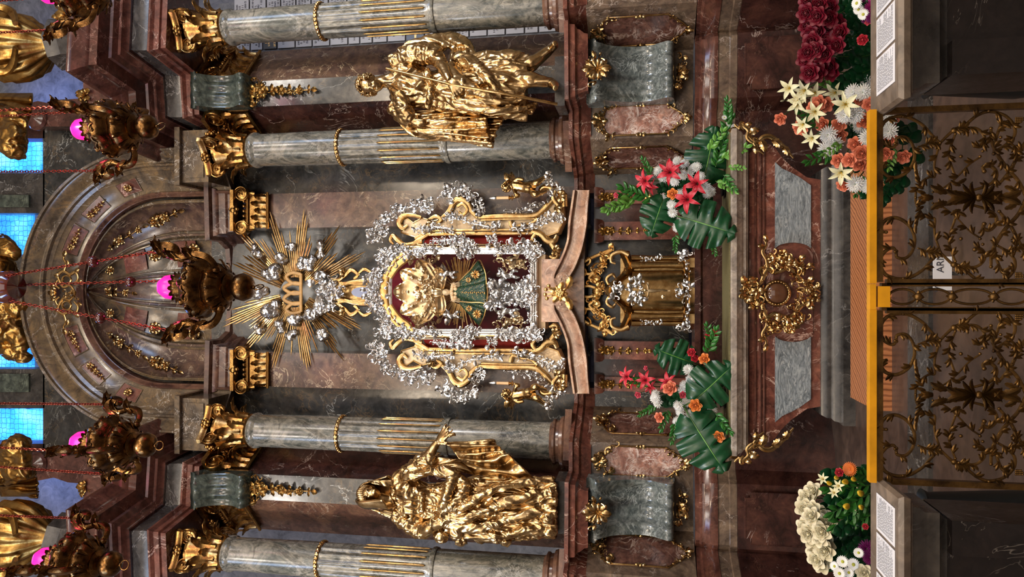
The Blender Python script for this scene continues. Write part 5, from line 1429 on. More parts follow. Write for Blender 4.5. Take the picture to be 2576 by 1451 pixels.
# ------------------------------------------------------------------ glass shrine
YF = 7.34; YBK = 7.84
SH = thing('glass_shrine', 'glazed silver and gilt shrine on the altar housing the little crowned figure', 'shrine', W(1346, 735, YF))
frF = Frame(YF)
def crust(name, fr_, path, sz, n, sd, sp, h):
    m = MB(); strap(m, fr_, path, 1.8, n=6, h=h + .01); rocaille(m, fr_, path, sz * .78, int(n * 1.5), sd, sp * 1.25, h, .14, .3); m.build(name, 'silver', SH)
def px_box(pts, Y, th): m = MB(); m.pxslab(pts, Y, th); return m
px_box([(985, 640), (985, 828), (1345, 828), (1345, 640)], YBK, .03).build('velvet_back', 'velvet', SH)
INN = [(1348, 637), (1050, 637), (1018, 650), (984, 690), (984, 778), (1018, 818), (1050, 829), (1348, 829)]
m = MB()
for off, h, r in ((0, .0, .011), (3, .015, .010), (7, .02, .013), (12, .01, .012)):
    pts = []
    for (x, y) in INN:
        dy = y - 733; s_ = -1 if dy < 0 else 1
        pts.append(frF.p(x - (off if x < 1040 else 0) * .9, y + s_ * off * (1 if abs(dy) > 60 else .4), h))
    m.tube(pts, r, 8)
df = m.build('door_frame', 'silver', SH)
pts = [(1334, 634), (1334, 832), (1352, 832), (1352, 634)]
m = px_box(pts, YF - .03, .3)
for x in (1338, 1343, 1349): m.tube([W(x, 632, YF - .04), W(x, 834, YF - .04)], .011, 8)
m.build('sill', 'silver', SH)
px_box([(1352, 640), (1352, 828), (1372, 828), (1372, 640)], YF + .02, .25).build('base_board', 'ivory', SH)
m = MB(); m.pxslab([(986, 690), (986, 778), (1018, 816), (1050, 826), (1334, 826), (1334, 640), (1050, 640), (1018, 652)], YF + .02, .006); m.build('glass_pane', 'case_glass', df)
for s in (1, -1):
    yy = (lambda y: y) if s > 0 else (lambda y: 1467 - y)
    # slanting side of the case: red glass between gilt bands
    P = []
    m = MB(); m.add([W(1072, yy(592), YF + .14), W(1338, yy(592), YF + .14), W(1338, yy(626), YF), W(1062, yy(626), YF), W(1072, yy(592), YF + .17), W(1338, yy(592), YF + .17), W(1338, yy(626), YF + .03), W(1062, yy(626), YF + .03)], [(0, 1, 2, 3), (7, 6, 5, 4), (0, 4, 5, 1), (1, 5, 6, 2), (2, 6, 7, 3), (3, 7, 4, 0)])
    m.build('red_side_panel', 'red_lacquer', SH)
    m = MB(); m.tube([W(1030, yy(622), YF - .0), W(1340, yy(622), YF - .0)], .02, 8); m.tube([W(1050, yy(616), YF + .04), W(1336, yy(616), YF + .04)], .012, 8); m.build('gilt_edge', 'gold', SH)
    wing = [(1046, 596), (1010, 585), (1006, 556), (1024, 548), (1040, 560), (1062, 548), (1090, 556), (1118, 548), (1134, 524), (1152, 508), (1172, 516), (1188, 536), (1206, 546), (1340, 542), (1372, 524), (1398, 502), (1414, 508), (1418, 552), (1404, 584), (1370, 596), (1340, 590), (1070, 592)]
    px_box([(a, yy(b_)) for a, b_ in wing], YF + .10, .30).build('wing', 'ivory', SH)
    m = MB(); fr2 = Frame(YF + .10)
    A = lambda pts, r, h=.03: strap(m, fr2, [(a, yy(b_)) for a, b_ in pts], r, n=8, h=h)
    m.tube([W(a, yy(b_), YF + .098) for a, b_ in wing], .009, 7, close=True)
    A([(1060, 590), (1120, 588), (1250, 587), (1340, 586)], 5); A([(1078, 580), (1200, 578), (1330, 577)], 3, .035)
    A([(1204, 546), (1270, 543), (1340, 542), (1366, 528), (1386, 506), (1404, 492), (1416, 500), (1410, 516)], (5, 7, 7, 7, 8, 8, 7, 5))
    A([(1210, 554), (1280, 551), (1345, 550)], 2.6)
    A([(1060, 546), (1030, 540), (1010, 546), (1004, 562), (1014, 574), (1026, 566)], (4, 6, 8, 8, 7, 4))
    A([(1112, 548), (1130, 530), (1140, 510), (1156, 500), (1176, 510), (1186, 530), (1202, 546)], (5, 7, 8, 9, 9, 7, 5)); A([(1150, 520), (1164, 512), (1176, 526), (1166, 540), (1154, 532)], (4, 5, 5, 4, 3), .045)
    A([(1062, 606), (1020, 616), (1000, 604), (988, 592), (982, 604), (990, 614)], (6, 6, 7, 6, 5, 3)); A([(1078, 588), (1050, 606), (1034, 622)], (6, 7, 6)); A([(1068, 584), (1044, 600)], 4)
    A([(1338, 580), (1360, 590), (1376, 606), (1394, 606), (1402, 592)], (6, 8, 9, 8, 5)); A([(1374, 596), (1390, 618), (1402, 634), (1396, 650), (1382, 644)], (6, 8, 8, 7, 4)); A([(1284, 556), (1290, 572), (1310, 566), (1336, 562), (1352, 550)], (6, 5, 4, 4, 5))
    A([(1348, 588), (1340, 602), (1352, 618)], (6, 7, 6)); A([(1080, 552), (1096, 544), (1110, 552), (1098, 562)], (5, 6, 6, 3))
    acanthus(m, fr2, 1396, yy(520), .3 * s, 24, 4, 1.6, .34, .06); acanthus(m, fr2, 1392, yy(628), .4 * s, 24, 4, 1.8, .34, .06); acanthus(m, fr2, 1090, yy(560), 2.6, 22, 4, 1.6, .34, .05)
    m.build('gilt_scrollwork', 'gold', SH)
    # crusts of silver rocaille
    R_ = lambda path, sz, n, sd, sp=.7, h=.03: crust('silver_rocaille', fr2, [(a, yy(b_)) for a, b_ in path], sz, n, sd, sp, h)
    R_([(1116, 500), (1126, 482), (1150, 470), (1172, 476), (1192, 488)], 19, 34, 1, .8)
    R_([(1196, 506), (1204, 524), (1212, 536)], 13, 16, 2); R_([(1148, 540), (1176, 558), (1212, 566), (1246, 572), (1258, 562)], 13, 30, 3, .5, .05)
    R_([(1118, 536), (1132, 548), (1142, 536)], 14, 16, 4, .6, .05); R_([(1040, 578), (1060, 574), (1090, 570), (1140, 576)], 13, 30, 5, .6, .06)
    R_([(956, 560), (980, 538), (1010, 528), (1040, 518), (1062, 522), (1082, 514)], 18, 44, 6, .9, .0); R_([(940, 610), (946, 585), (962, 566)], 18, 30, 7, .9, .0)
    R_([(1288, 580), (1320, 574), (1350, 566), (1376, 550), (1398, 540)], 14, 34, 8, .6, .06); R_([(1272, 532), (1310, 532), (1340, 522), (1366, 512)], 12, 22, 9, .7, .0)
    R_([(1376, 500), (1400, 486), (1416, 478)], 13, 18, 10); R_([(1404, 560), (1414, 540)], 13, 14, 11, .6, .05)
    fr3 = Frame(YF - .01); R_ = lambda path, sz, n, sd, sp=.7, h=.02: crust('silver_crust', fr3, [(a, yy(b_)) for a, b_ in path], sz, n, sd, sp, h)
    R_([(950, 640), (975, 634), (1010, 634), (1050, 630), (1100, 628)], 15, 70, 21, .8); R_([(1132, 620), (1160, 610), (1190, 616)], 17, 40, 22, .8); R_([(1150, 634), (1175, 636), (1200, 630)], 13, 24, 23, .6)
    R_([(1246, 626), (1290, 622), (1330, 620), (1350, 632)], 17, 56, 24, .7); R_([(1225, 606), (1250, 604)], 13, 18, 25); R_([(1088, 606), (1120, 604), (1160, 600)], 11, 26, 26, .5); R_([(1350, 646), (1330, 642), (1362, 622)], 15, 26, 27)
R_ = lambda path, sz, n, sd, sp=.7, h=.02: crust('silver_crest', Frame(YF - .01), path, sz, n, sd, sp, h)
R_([(1000, 640), (968, 664), (952, 700), (946, 734), (952, 768), (968, 802), (1000, 828)], 19, 110, 31, .8, .0); R_([(940, 690), (932, 733), (940, 776)], 17, 40, 32, .9)
R_([(1330, 712), (1342, 734), (1330, 756), (1346, 740)], 16, 40, 33, .7, .04); R_([(1338, 660), (1338, 690)], 10, 14, 34); R_([(1338, 780), (1338, 808)], 10, 14, 35)
m = MB(); A = lambda pts, r, h=.03: strap(m, Frame(YF), pts, r, n=8, h=h)
for q in (-1, 1):
    y_ = lambda d: 733 + q * d
    A([(980, y_(36)), (1000, y_(66)), (1026, y_(86)), (1040, y_(100))], (8, 10, 9, 5)); A([(972, y_(40)), (986, y_(70)), (1012, y_(96))], 4, .05)
A([(972, 690), (966, 733), (972, 776)], (9, 12, 9))
m.build('arched_head', 'matte_gold', SH)
# gilt stand between sunburst and shrine, with a little mirror
t = thing('reliquary_stand', 'small gilt stand with a pale mirror between sunburst and shrine', 'stand', W(945, 735, 7.5))
fr = Frame(7.5); m = MB()
for q in (-1, 1):
    y_ = lambda d: 735 + q * d
    for pts, r in (([(832, y_(34)), (850, y_(30)), (868, y_(44)), (884, y_(56)), (900, y_(44)), (890, y_(34))], (4, 5, 6, 6, 5, 3)), ([(836, y_(16)), (860, y_(18)), (890, y_(26)), (930, y_(30))], (6, 6, 6, 7)), ([(850, y_(24)), (880, y_(22)), (925, y_(20))], 4), ([(900, y_(46)), (916, y_(58)), (934, y_(50))], (3, 5, 4))): strap(m, fr, pts, r, n=8, h=.04)
    acanthus(m, fr, 868, y_(46), -.4 * q + pi, 22, 3, 1.6, .34, .05)
m.box(fr.p(885, 735, -.06), (.17, .12, .42)); m.build('gilt_frame', 'gold', t)
m = MB(); m.pxslab([(884 + 26 * (1 - cos(a)), 735 + 13 * sin(a)) for a in ang_knots(24)], 7.41, .02); m.build('mirror', 'pale_mirror', t)
m = MB(); rocaille(m, fr, [(836, 700), (838, 735), (836, 770)], 14, 26, 3, .6, .06); rocaille(m, fr, [(866, 735), (850, 735)], 13, 14, 4, .8, .09); rocaille(m, fr, [(930, 690), (936, 735), (930, 780)], 14, 26, 5, .6, .06); m.build('silver_mount', 'silver', t)
# ------------------------------------------------------------------ inside the shrine
YI = 7.56; fr = Frame(YI)
t = thing('inner_rays', 'gilt rays behind the little figure inside the shrine', 'rays', W(1240, 735, 7.76)); m = MB(); fb = Frame(7.78); R = random.Random(3)
for i in range(74):
    a = lerp(-2.5, 2.5, i / 73) + R.uniform(-.02, .02); L = R.uniform(66, 92) if i % 2 else R.uniform(84, 112)
    q0 = fb.p(1160 - cos(a) * 30, 735 + sin(a) * 30, .01); q1 = fb.p(1160 - cos(a) * L * .9, 735 + sin(a) * min(L, 90), .03); m.tube([q0, q1], [.008, .006], 5)
m.build('ray_fan', 'matte_gold', t)
FG = thing('infant_figure', 'little crowned figure in an embroidered green robe inside the shrine', 'figure', W(1228, 735, YI))
b = MB(); hc = W(1123, 735, YI - .03)
head(b, hc, (.0, -1, -.12), (0, 0, 1), .1)
limb(b, fr, [(1128, 735, .02), (1140, 735, .0), (1160, 735, -.02)], (6, 8, 14)); limb(b, fr, [(1150, 735, .0), (1190, 735, .0), (1226, 735, .0)], (12, 14, 14))
for q in (-1, 1): limb(b, fr, [(1144, 735 + q * 8, .0), (1154, 735 + q * 20, .05), (1146, 735 + q * 20, .1)], (6, 6, 4)); hand(b, W(1148, 735 + q * 20, YI - .1), (0, -.3, 1), (q, 0, 0), .42, .3, .15, q)
fuse(b, .006, 1).build('body', 'ivory', FG, angle=180)
def robe_panel(pts_l, pts_r, h0, h1, mat, name, amp=.012, nf=5, sd=1):
    cloth(fr, pts_l, pts_r, n=18, m=16, amp=amp, nf=nf, th=.01, seed=sd).build(name, mat, FG, angle=180)
loft_ = MB(); loft(loft_, fr, [(1142, 735, .02, 12, .05), (1160, 736, .03, 18, .07), (1190, 738, .04, 28, .10), (1222, 740, .05, 40, .13)], n=48, nf=9, amp=.06, shear=.1, seed=2); ds = loft_.build('dress', 'embroidered_velvet', FG, angle=180)
robe_panel([(1142, 728, .03), (1150, 714, .03), (1154, 708, .02)], [(1224, 716, .12), (1222, 690, .11), (1204, 655, .05)], 0, 0, 'embroidered_velvet', 'cape', sd=2)
robe_panel([(1142, 748, .03), (1150, 756, .03), (1154, 762, .02)], [(1218, 762, .13), (1218, 788, .11), (1206, 822, .05)], 0, 0, 'embroidered_velvet', 'cape', sd=4)
m = MB()
for pts in ([(1154, 708, .04), (1180, 682, .05), (1204, 655, .06), (1214, 666, .09), (1222, 690, .125), (1224, 716, .135)], [(1224, 716, .14), (1227, 735, .19), (1224, 764, .17)], [(1143, 757, .05), (1180, 760, .11), (1218, 763, .15), (1220, 788, .13), (1206, 822, .06)]): m.tube(cat([fr.p(*p) for p in pts], 6), .007, 7)
for (x, y, h, r_) in ((1196, 690, .115, 11), (1178, 704, .1, 6), (1200, 790, .125, 11), (1180, 776, .11, 7)):
    for k in range(8): a = k * pi / 4; leaf(m, fr, x + cos(a) * 2, y + sin(a) * 2, a, r_, .3, 0, h, 1, 4)
for k in range(12): m.ball(fr.p(1164 + k * 5, 735 + (k % 2) * 1.5, .105 + .009 * k), .009, 6, 5)
m.build('gold_embroidery', 'matte_gold', ds)
m = MB()
for i in range(22):
    a = 2 * pi * i / 22; m.ball(fr.p(1142 + 5 * sin(a), 735 + 20 * cos(a), .045 + .02 * (i % 2)), .022, 7, 5)
m.build('lace_collar', 'ivory', FG)
m = MB(); k_ = K(1100, YI)                               # crown and its scalloped shell halo
m.lathe([(.036, 0), (.042, .01), (.038, .02), (.05, .05), (.056, .08), (.04, .12), (.012, .135), (.02, .15), (0, .165)], 20, W(1116, 735, YI - .02))
for i in range(8):
    a = 2 * pi * i / 8; c0 = W(1116, 735, YI - .02); m.tube([c0 + Vector((cos(a) * r, sin(a) * r, z)) for r, z in ((.044, .02), (.058, .06), (.056, .095), (.03, .13))], .007, 6)
m.build('crown', 'crown_gold', FG)
m = MB(); cx_, cy_ = 1100, 734
for a, L, wd in ((0, 110, .27), (.52, 106, .25), (-.52, 106, .25), (1.02, 94, .26), (-1.02, 94, .26), (1.62, 62, .34), (-1.62, 62, .34)):
    P = []
    for i in range(15):
        t_ = i / 14; row = []
        for j in range(11):
            q = lerp(-1, 1, j / 10); half = L * wd * (sin(pi * min(1, .1 + t_ * .82)) ** .55) * (1.05 if t_ > .5 else 1)
            d = L * (t_ if abs(q) < 2 else t_) * (1 - .06 * q * q * (t_ > .8)); u = cx_ - cos(a) * d + sin(a) * half * q; w_ = cy_ + sin(a) * d + cos(a) * half * q
            h = .02 + .05 * (1 - q * q) * sin(pi * t_) * .8 + .03 * (abs(q) > .85) + .03 * (t_ > .92) + .008 * cos(q * 9)
            row.append(fr.p(u, w_, h - .01))
        P.append(row)
    m.sheet(P, .008)
for a, L in ((0, 110), (.52, 106), (-.52, 106), (1.02, 94), (-1.02, 94)):
    for d, r_ in ((.3, .012), (.42, .016), (.55, .012), (.68, .022), (.8, .014)): m.ball(fr.p(cx_ - cos(a) * L * d, cy_ + sin(a) * L * d, .06), r_, 8, 6)
rocaille(m, fr, [(1090, 690), (1070, 712), (1062, 734), (1070, 756), (1090, 778)], 12, 50, 2, 1.6, .05)
m.build('shell_halo', 'crown_gold', FG)
def small_angel(name, label, x, y, h, lean, mat, k=1.0, Y=YI, group=None):
    f2 = Frame(Y); t = thing(name, label, 'angel', W(x + 34 * k, y, Y), group); b = MB(); q = lean
    head(b, W(x, y, Y - h - .02), (-q * .7, -.7, 0), (0, 0, 1), .075 * k)
    limb(b, f2, [(x + 6 * k, y, h), (x + 14 * k, y - q * 2 * k, h + .01), (x + 26 * k, y - q * 4 * k, h), (x + 34 * k, y, h)], (5 * k, 8 * k, 8 * k, 6 * k))
    limb(b, f2, [(x + 10 * k, y, h + .02), (x + 10 * k, y + q * 10 * k, h + .04), (x + 2 * k, y + q * 18 * k, h + .06)], (4 * k, 3.4 * k, 2.4 * k)); limb(b, f2, [(x + 10 * k, y - q * 4 * k, h + .02), (x + 20 * k, y - q * 12 * k, h + .04)], (4 * k, 2.6 * k))
    limb(b, f2, [(x + 30 * k, y + q * 2 * k, h), (x + 38 * k, y + q * 10 * k, h + .05), (x + 50 * k, y + q * 8 * k, h + .03)], (5.5 * k, 5 * k, 2.8 * k)); limb(b, f2, [(x + 30 * k, y - q * 3 * k, h), (x + 42 * k, y - q * 7 * k, h + .03), (x + 54 * k, y - q * 8 * k, h)], (5.5 * k, 5 * k, 2.8 * k))
    fuse(b, .006, 2).build('body', mat, t, angle=180)
    m = MB(); leaf(m, f2, x + 14 * k, y - q * 6 * k, pi * (1 if q > 0 else 1) + q * .9, 30 * k, .3, q * .5, h - .03, 5, 8); leaf(m, f2, x + 14 * k, y + q * 3 * k, pi - q * .5, 24 * k, .3, -q * .5, h - .05, 5, 8); m.build('wing', mat, t)
    return t
small_angel('silver_angel', "silver angel beside the little figure's head " + RIGHT, 1110, 690, .04, 1, 'silver', .8, group='silver angels in the shrine')
small_angel('silver_angel', "silver angel beside the little figure's head " + LEFT, 1120, 792, .04, -1, 'silver', .8, group='silver angels in the shrine')
small_angel('silver_angel', 'silver angel kneeling low in the shrine ' + RIGHT, 1256, 690, .06, -1, 'silver', .95, group='silver angels in the shrine')
small_angel('silver_angel', 'silver angel kneeling low in the shrine ' + LEFT, 1256, 786, .06, 1, 'silver', .95, group='silver angels in the shrine')
t = thing('silver_pedestal', 'encrusted silver pedestal under the green-robed figure', 'pedestal', W(1334, 738, YI))
m = MB(); m.lathe([(.0, 0), (.19, 0), (.19, .03), (.14, .06), (.12, .12), (.09, .17), (.13, .22), (.15, .27), (.11, .31), (.15, .35), (.16, .385), (0, .385)], 24, W(1334, 738, YI)); m.build('stem', 'silver', t)
m = MB(); rocaille(m, Frame(YI - .14), [(1236, 700), (1240, 738), (1236, 776)], 13, 40, 6, .8); rocaille(m, Frame(YI - .12), [(1270, 715), (1275, 760), (1300, 716), (1305, 760), (1325, 700), (1325, 778)], 13, 60, 7, .8); m.build('silver_crust', 'silver', t)
m = MB(); rocaille(m, Frame(YI - .05), [(1250, 660), (1290, 656), (1320, 664)], 15, 30, 8, .8); rocaille(m, Frame(YI - .05), [(1250, 816), (1290, 812), (1320, 804)], 15, 30, 9, .8); rocaille(m, Frame(YI + .1), [(1030, 655), (1060, 648), (1100, 652)], 13, 26, 10, .8); rocaille(m, Frame(YI + .1), [(1030, 812), (1060, 818), (1100, 812)], 13, 26, 11, .8)
m.build('gilt_spray', 'crown_gold', t)
# ------------------------------------------------------------------ putti holding candles on the shrine's flanks
YP = 7.22; fr = Frame(YP)
def putto():
    t = thing('candle_putto', 'gilt winged putto reaching for a candle by the shrine ' + RIGHT, 'putto', W(1384, 470, YP), 'candle putti beside the shrine'); b = MB()
    head(b, W(1275, 470, YP - .05), (-.6, -.75, 0), (0, 0, 1), .105)
    limb(b, fr, [(1284, 468, .04), (1296, 466, .05), (1316, 470, .05), (1336, 474, .04)], (7, 13, 14, 12))
    limb(b, fr, [(1294, 474, .06), (1298, 488, .09), (1306, 492, .09), (1292, 497, .1)], (6, 5, 4.5, 3.5)); limb(b, fr, [(1292, 458, .06), (1304, 450, .09), (1318, 452, .1)], (6, 5, 3.5))
    limb(b, fr, [(1332, 476, .05), (1346, 488, .12), (1362, 484, .1), (1376, 480, .08)], (9, 9, 6, 4)); limb(b, fr, [(1332, 466, .04), (1350, 460, .1), (1368, 448, .08), (1384, 446, .06)], (9, 9, 6, 4))
    fuse(b, .0065, 2).build('body', 'gold', t, angle=180)
    m = MB(); leaf(m, fr, 1296, 462, pi + .55, 40, .26, .5, .0, 5, 10); leaf(m, fr, 1298, 462, pi + .9, 34, .24, .6, -.02, 5, 10); m.build('wing', 'gold', t)
    m = cloth(fr, [(1318, 458, .09), (1322, 472, .12), (1320, 484, .09)], [(1346, 452, .06), (1348, 470, .12), (1344, 490, .06)], n=8, m=8, amp=.02, nf=3, th=.012); m.build('loincloth', 'gold', t)
    m = MB(); R = random.Random(2)
    for i in range(34):
        d = Vector((R.gauss(0, 1), R.gauss(0, 1) + .6, R.gauss(0, 1) + .5)).normalized(); m.ball(W(1274, 470, YP - .05) + d * .046, .012, 6, 5)
    m.build('curls', 'gold', t)
    return t
def candle():
    c = thing('candle', 'short candle in a gilt cup by the putto ' + RIGHT, 'candle', W(1292, 497, YP - .1), 'candles held by the putti')
    c0 = W(1292, 497, YP - .1); k_ = K(1260, YP)
    MB().lathe([(0, 0), (.012, .0), (.03, .016), (.012, .02), (.016, .035), (.028, .045), (.018, .05), (0, .05)], 16, c0).build('cup', 'gold', c)
    wx = MB().lathe([(.0145, .045), (.0145, .175), (0, .178)], 14, c0).build('wax', 'candle_wax', c)
    MB().lathe([(.015, .17), (.02, .18), (.018, .2), (.008, .235), (0, .25)], 14, c0).build('silver_flame', 'silver', wx)
    return c
def rocaille_bracket():
    t = thing('rocaille_bracket', 'gilt and silver scroll arm under the putto ' + RIGHT, 'bracket', W(1424, 490, YP), 'scroll arms under the putti')
    m = MB(); strap(m, fr, [(1420, 520), (1416, 490), (1396, 476), (1372, 470), (1360, 478), (1366, 490)], (8, 9, 9, 8, 6, 4), n=9, h=.04); strap(m, fr, [(1404, 516), (1392, 498), (1398, 480)], (5, 6, 4), h=.08); acanthus(m, fr, 1404, 492, .2, 26, 4, 1.6, .35, .06); m.build('scroll', 'gold', t)
    m = MB(); rocaille(m, fr, [(1366, 462), (1376, 448), (1392, 460), (1404, 486)], 13, 26, 4, .8, .06); m.build('silver_leaf', 'silver', t)
    return t
for fn, lab in ((putto, 'gilt winged putto reaching for a candle by the shrine '), (candle, 'short candle in a gilt cup by the putto '), (rocaille_bracket, 'gilt and silver scroll arm under the putto ')):
    o = fn(); mirror_thing(o, lab + LEFT)
point('shrine_lamp', W(1015, 690, 7.5), 4, NEUT, .03); point('shrine_lamp', W(1015, 778, 7.5), 4, NEUT, .03)
# ------------------------------------------------------------------ flowers: one of each kind, then copies
def petal(m, a, r0, r1, z0, z1, wd, cup=.3, n=6, w=5, tip=0.0, th=.0, roll=0.0):
    """a petal at azimuth a from radius r0, height z0 to r1, z1"""
    d = Vector((cos(a), sin(a), 0)); s = Vector((-sin(a), cos(a), 0)); P = []
    for i in range(n + 1):
        t = i / n; half = wd * (sin(pi * min(1, .1 + t * (.78 if not tip else .9))) ** (.6 if not tip else .85))
        row = []
        for j in range(w):
            q = lerp(-1, 1, j / (w - 1))
            rr = lerp(r0, r1, t ** .8) - abs(q) ** 2 * wd * cup * (0 if roll < 0 else 1) + roll * t ** 3
            row.append(d * rr + s * half * q + Vector((0, 0, lerp(z0, z1, t) - roll * .8 * t ** 4 + cup * wd * q * q * .5)))
        P.append(row)
    m.sheet(P, th or .0012)
def rose_bloom(R=1.0, seed=0, open_=1.0):
    m = MB(); rn = random.Random(seed)
    m.lathe([(.0, .78), (.12, .82), (.17, .7), (.15, .3), (.0, .2)], 10)
    k = 0
    for L, (n, r, z, wd, ro) in enumerate(((3, .2, .95, .2, .02), (4, .32, .98, .3, .05), (5, .48, .95, .38, .09), (5, .7, .88, .46, .15), (6, .9 * open_, .72, .5, .22))):
        for i in range(n):
            a = 2 * pi * i / n + L * .7 + rn.uniform(-.15, .15); petal(m, a, .06 + .03 * L, r, .1, z * rn.uniform(.93, 1.05), wd, .55 - .07 * L, 6, 5, roll=ro, th=.02)
    return m
def lily_bloom(seed=0, rec=.5):
    m = MB(); rn = random.Random(seed)
    for i in range(6):
        a = 2 * pi * i / 6 + rn.uniform(-.08, .08); d = Vector((cos(a), sin(a), 0)); s = Vector((-sin(a), cos(a), 0)); P = []
        for j in range(9):
            t = j / 8; half = .2 * (sin(pi * min(1, .08 + t * .92)) ** .8) * (1.15 if i % 2 else .85)
            rr = .06 + 1.0 * t ** 1.5; z = .95 * t ** .75 - rec * t ** 3
            P.append([d * (rr + .05 * abs(q)) + s * half * q + Vector((0, 0, z + .1 * abs(q) * (1 - t) - .03 * (q == 0))) for q in (-1, -.5, 0, .5, 1)])
        m.sheet(P, .012)
    return m
def stamens():
    m = MB()
    for i in range(6):
        a = 2 * pi * i / 6 + .5; m.tube([(0, 0, .1), (cos(a) * .1, sin(a) * .1, .5), (cos(a) * .22, sin(a) * .22, .8)], [.02, .014, .012], 5); m.ball((cos(a) * .23, sin(a) * .23, .83), (.035, .035, .06), 6, 5)
    return m
def mum_bloom(n=70, seed=0, L=1.0):
    m = MB(); rn = random.Random(seed)
    for i in range(n):
        f = i / n; a = i * 2.39996; el = lerp(1.45, .05, f ** .8) + rn.uniform(-.1, .1); l = L * lerp(.35, 1, f ** .6); d = Vector((cos(a) * cos(el), sin(a) * cos(el), sin(el))); s = Vector((-sin(a), cos(a), 0)); up = d.cross(s) * -1
        P = [[d * l * t + s * .085 * q * sin(pi * min(1, .2 + .7 * t)) + up * (.05 * abs(q) + .12 * t * t) for q in (-1, 0, 1)] for t in (.1, .4, .75, 1)]
        m.sheet(P, .01)
    return m
def daisy_bloom(n=20, rows=2, wd=.13):
    m = MB()
    for r in range(rows):
        for i in range(n):
            a = 2 * pi * (i + r * .5) / n; petal(m, a, .2, 1.0 - .12 * r, .05 + .05 * r, .08 + .14 * r, wd, .1, 4, 3, tip=1, th=.01)
    return m
def stem_mesh(L=5, r=.07, bend=.4): return MB().tube([(0, 0, .15), (0, 0, -L * .3), (bend * .5, 0, -L * .65), (bend, 0, -L)], [r, r, r * .9, r * .8], 6, n_sub=3)
PROTO = {}
def kind(key, name, category, parts):
    t = thing(name, 'x', category); 
    st = None
    for pn, mb, mt in sorted(parts, key=lambda p: p[0] != 'stem'):
        o = mb.build(pn, mt, st if pn == 'calyx' else t, angle=60)
        if pn == 'stem': st = o
    PROTO[key] = t
def calyx(): return MB().lathe([(.0, -.12), (.16, -.06), (.2, .08), (.12, .25), (0, .25)], 8)
sh = stem_mesh()
for key, mt, nm, op in (('coral', 'coral_petal', 'rose', 1), ('white_rose', 'cream_petal', 'rose', 1.1), ('crimson', 'crimson_petal', 'rose', 1.1), ('orange', 'orange_petal', 'rose', 1), ('red_rose', 'red_lily_petal', 'rose', .8)):
    kind(key, nm, 'rose', [('bloom', rose_bloom(1, len(PROTO), op), mt), ('calyx', calyx(), 'leaf_mid'), ('stem', stem_mesh(), 'stem')])
kind('bud', 'rose_bud', 'rose bud', [('bloom', rose_bloom(1, 9, .45), 'pink_petal'), ('calyx', calyx(), 'leaf_mid'), ('stem', stem_mesh(), 'stem')])
for key, mt in (('lily', 'lily_petal'), ('red_lily', 'red_lily_petal')):
    kind(key, 'lily', 'lily', [('bloom', lily_bloom(1 if key == 'lily' else 2, .35 if key == 'lily' else .55), mt), ('stamen', stamens(), 'yellow_petal' if key == 'lily' else 'crimson_petal'), ('stem', stem_mesh(), 'stem')])
kind('mum', 'chrysanthemum', 'chrysanthemum', [('bloom', mum_bloom(), 'white_petal'), ('stem', stem_mesh(), 'stem')])
kind('purple_mum', 'chrysanthemum', 'chrysanthemum', [('bloom', mum_bloom(90, 3), 'purple_petal'), ('stem', stem_mesh(), 'stem')])
kind('magenta', 'carnation', 'carnation', [('bloom', mum_bloom(60, 5, .9), 'magenta_petal'), ('stem', stem_mesh(), 'stem')])
kind('daisy', 'daisy', 'daisy', [('bloom', daisy_bloom(), 'white_petal'), ('eye', MB().ball((0, 0, .12), (.26, .26, .12), 12, 8), 'daisy_eye'), ('stem', stem_mesh(), 'stem')])
kind('gerbera', 'gerbera', 'gerbera', [('bloom', daisy_bloom(24, 3, .11), 'gerbera_petal'), ('eye', MB().ball((0, 0, .14), (.25, .25, .12), 12, 8), 'gerbera_petal'), ('stem', stem_mesh(), 'stem')])
bud_ = MB().lathe([(0, -.1), (.2, .0), (.36, .3), (.36, .8), (.24, 1.25), (.08, 1.55), (0, 1.6)], 12, fn=lambda q, r, z: r * (1 + .08 * cos(3 * q)))
kind('tulip', 'lily_bud', 'lily bud', [('bud', bud_, 'yellow_petal'), ('stem', stem_mesh(4), 'stem')])
kind('lilybud', 'lily_bud', 'lily bud', [('bud', MB().lathe([(0, -.1), (.14, .0), (.22, .5), (.2, 1.1), (.1, 1.6), (0, 1.7)], 10), 'lily_petal'), ('stem', stem_mesh(4), 'stem')])
def monstera(seed=0):
    """a big split leaf: heart outline with deep slits; x along the midrib"""
    m = MB(); n = 44
    for side in (-1, 1):
        P = []
        for i in range(n + 1):
            t = i / n; x = lerp(-.28, 1.0, t)
            half = .62 * (sin(pi * min(1, max(0.02, (x + .3) / 1.32))) ** .62) * (1 - .25 * max(0, x) ** 2)
            slit = sin(t * 7 * pi + 1.2)
            if slit > .80 and .15 < t < .93: half *= .42
            row = []
            for j in range(6):
                q = j / 5; y = half * q
                row.append((x - .20 * q * (1 - t * .3) + .16 * q * t, side * (y + (.02 if x < 0 else 0)), .10 * q - .22 * q * q - .12 * x * x + .03 * sin(t * 40) * q))
            P.append(row)
        m.sheet(P if side > 0 else [r for r in reversed(P)], .006)
    return m
def rib_mesh():
    m = MB(); m.tube([(-.0, 0, .012), (.5, 0, -.02), (.98, 0, -.115)], [.014, .011, .004], 6, n_sub=4); return m
kind('monstera', 'monstera_leaf', 'leaf', [('blade', monstera(), 'leaf_dark'), ('midrib', rib_mesh(), 'leaf_light'), ('stem', MB().tube([(0, 0, 0), (-.4, 0, -.1), (-.9, .05, -.5)], [.018, .018, .02], 6, n_sub=4), 'stem')])
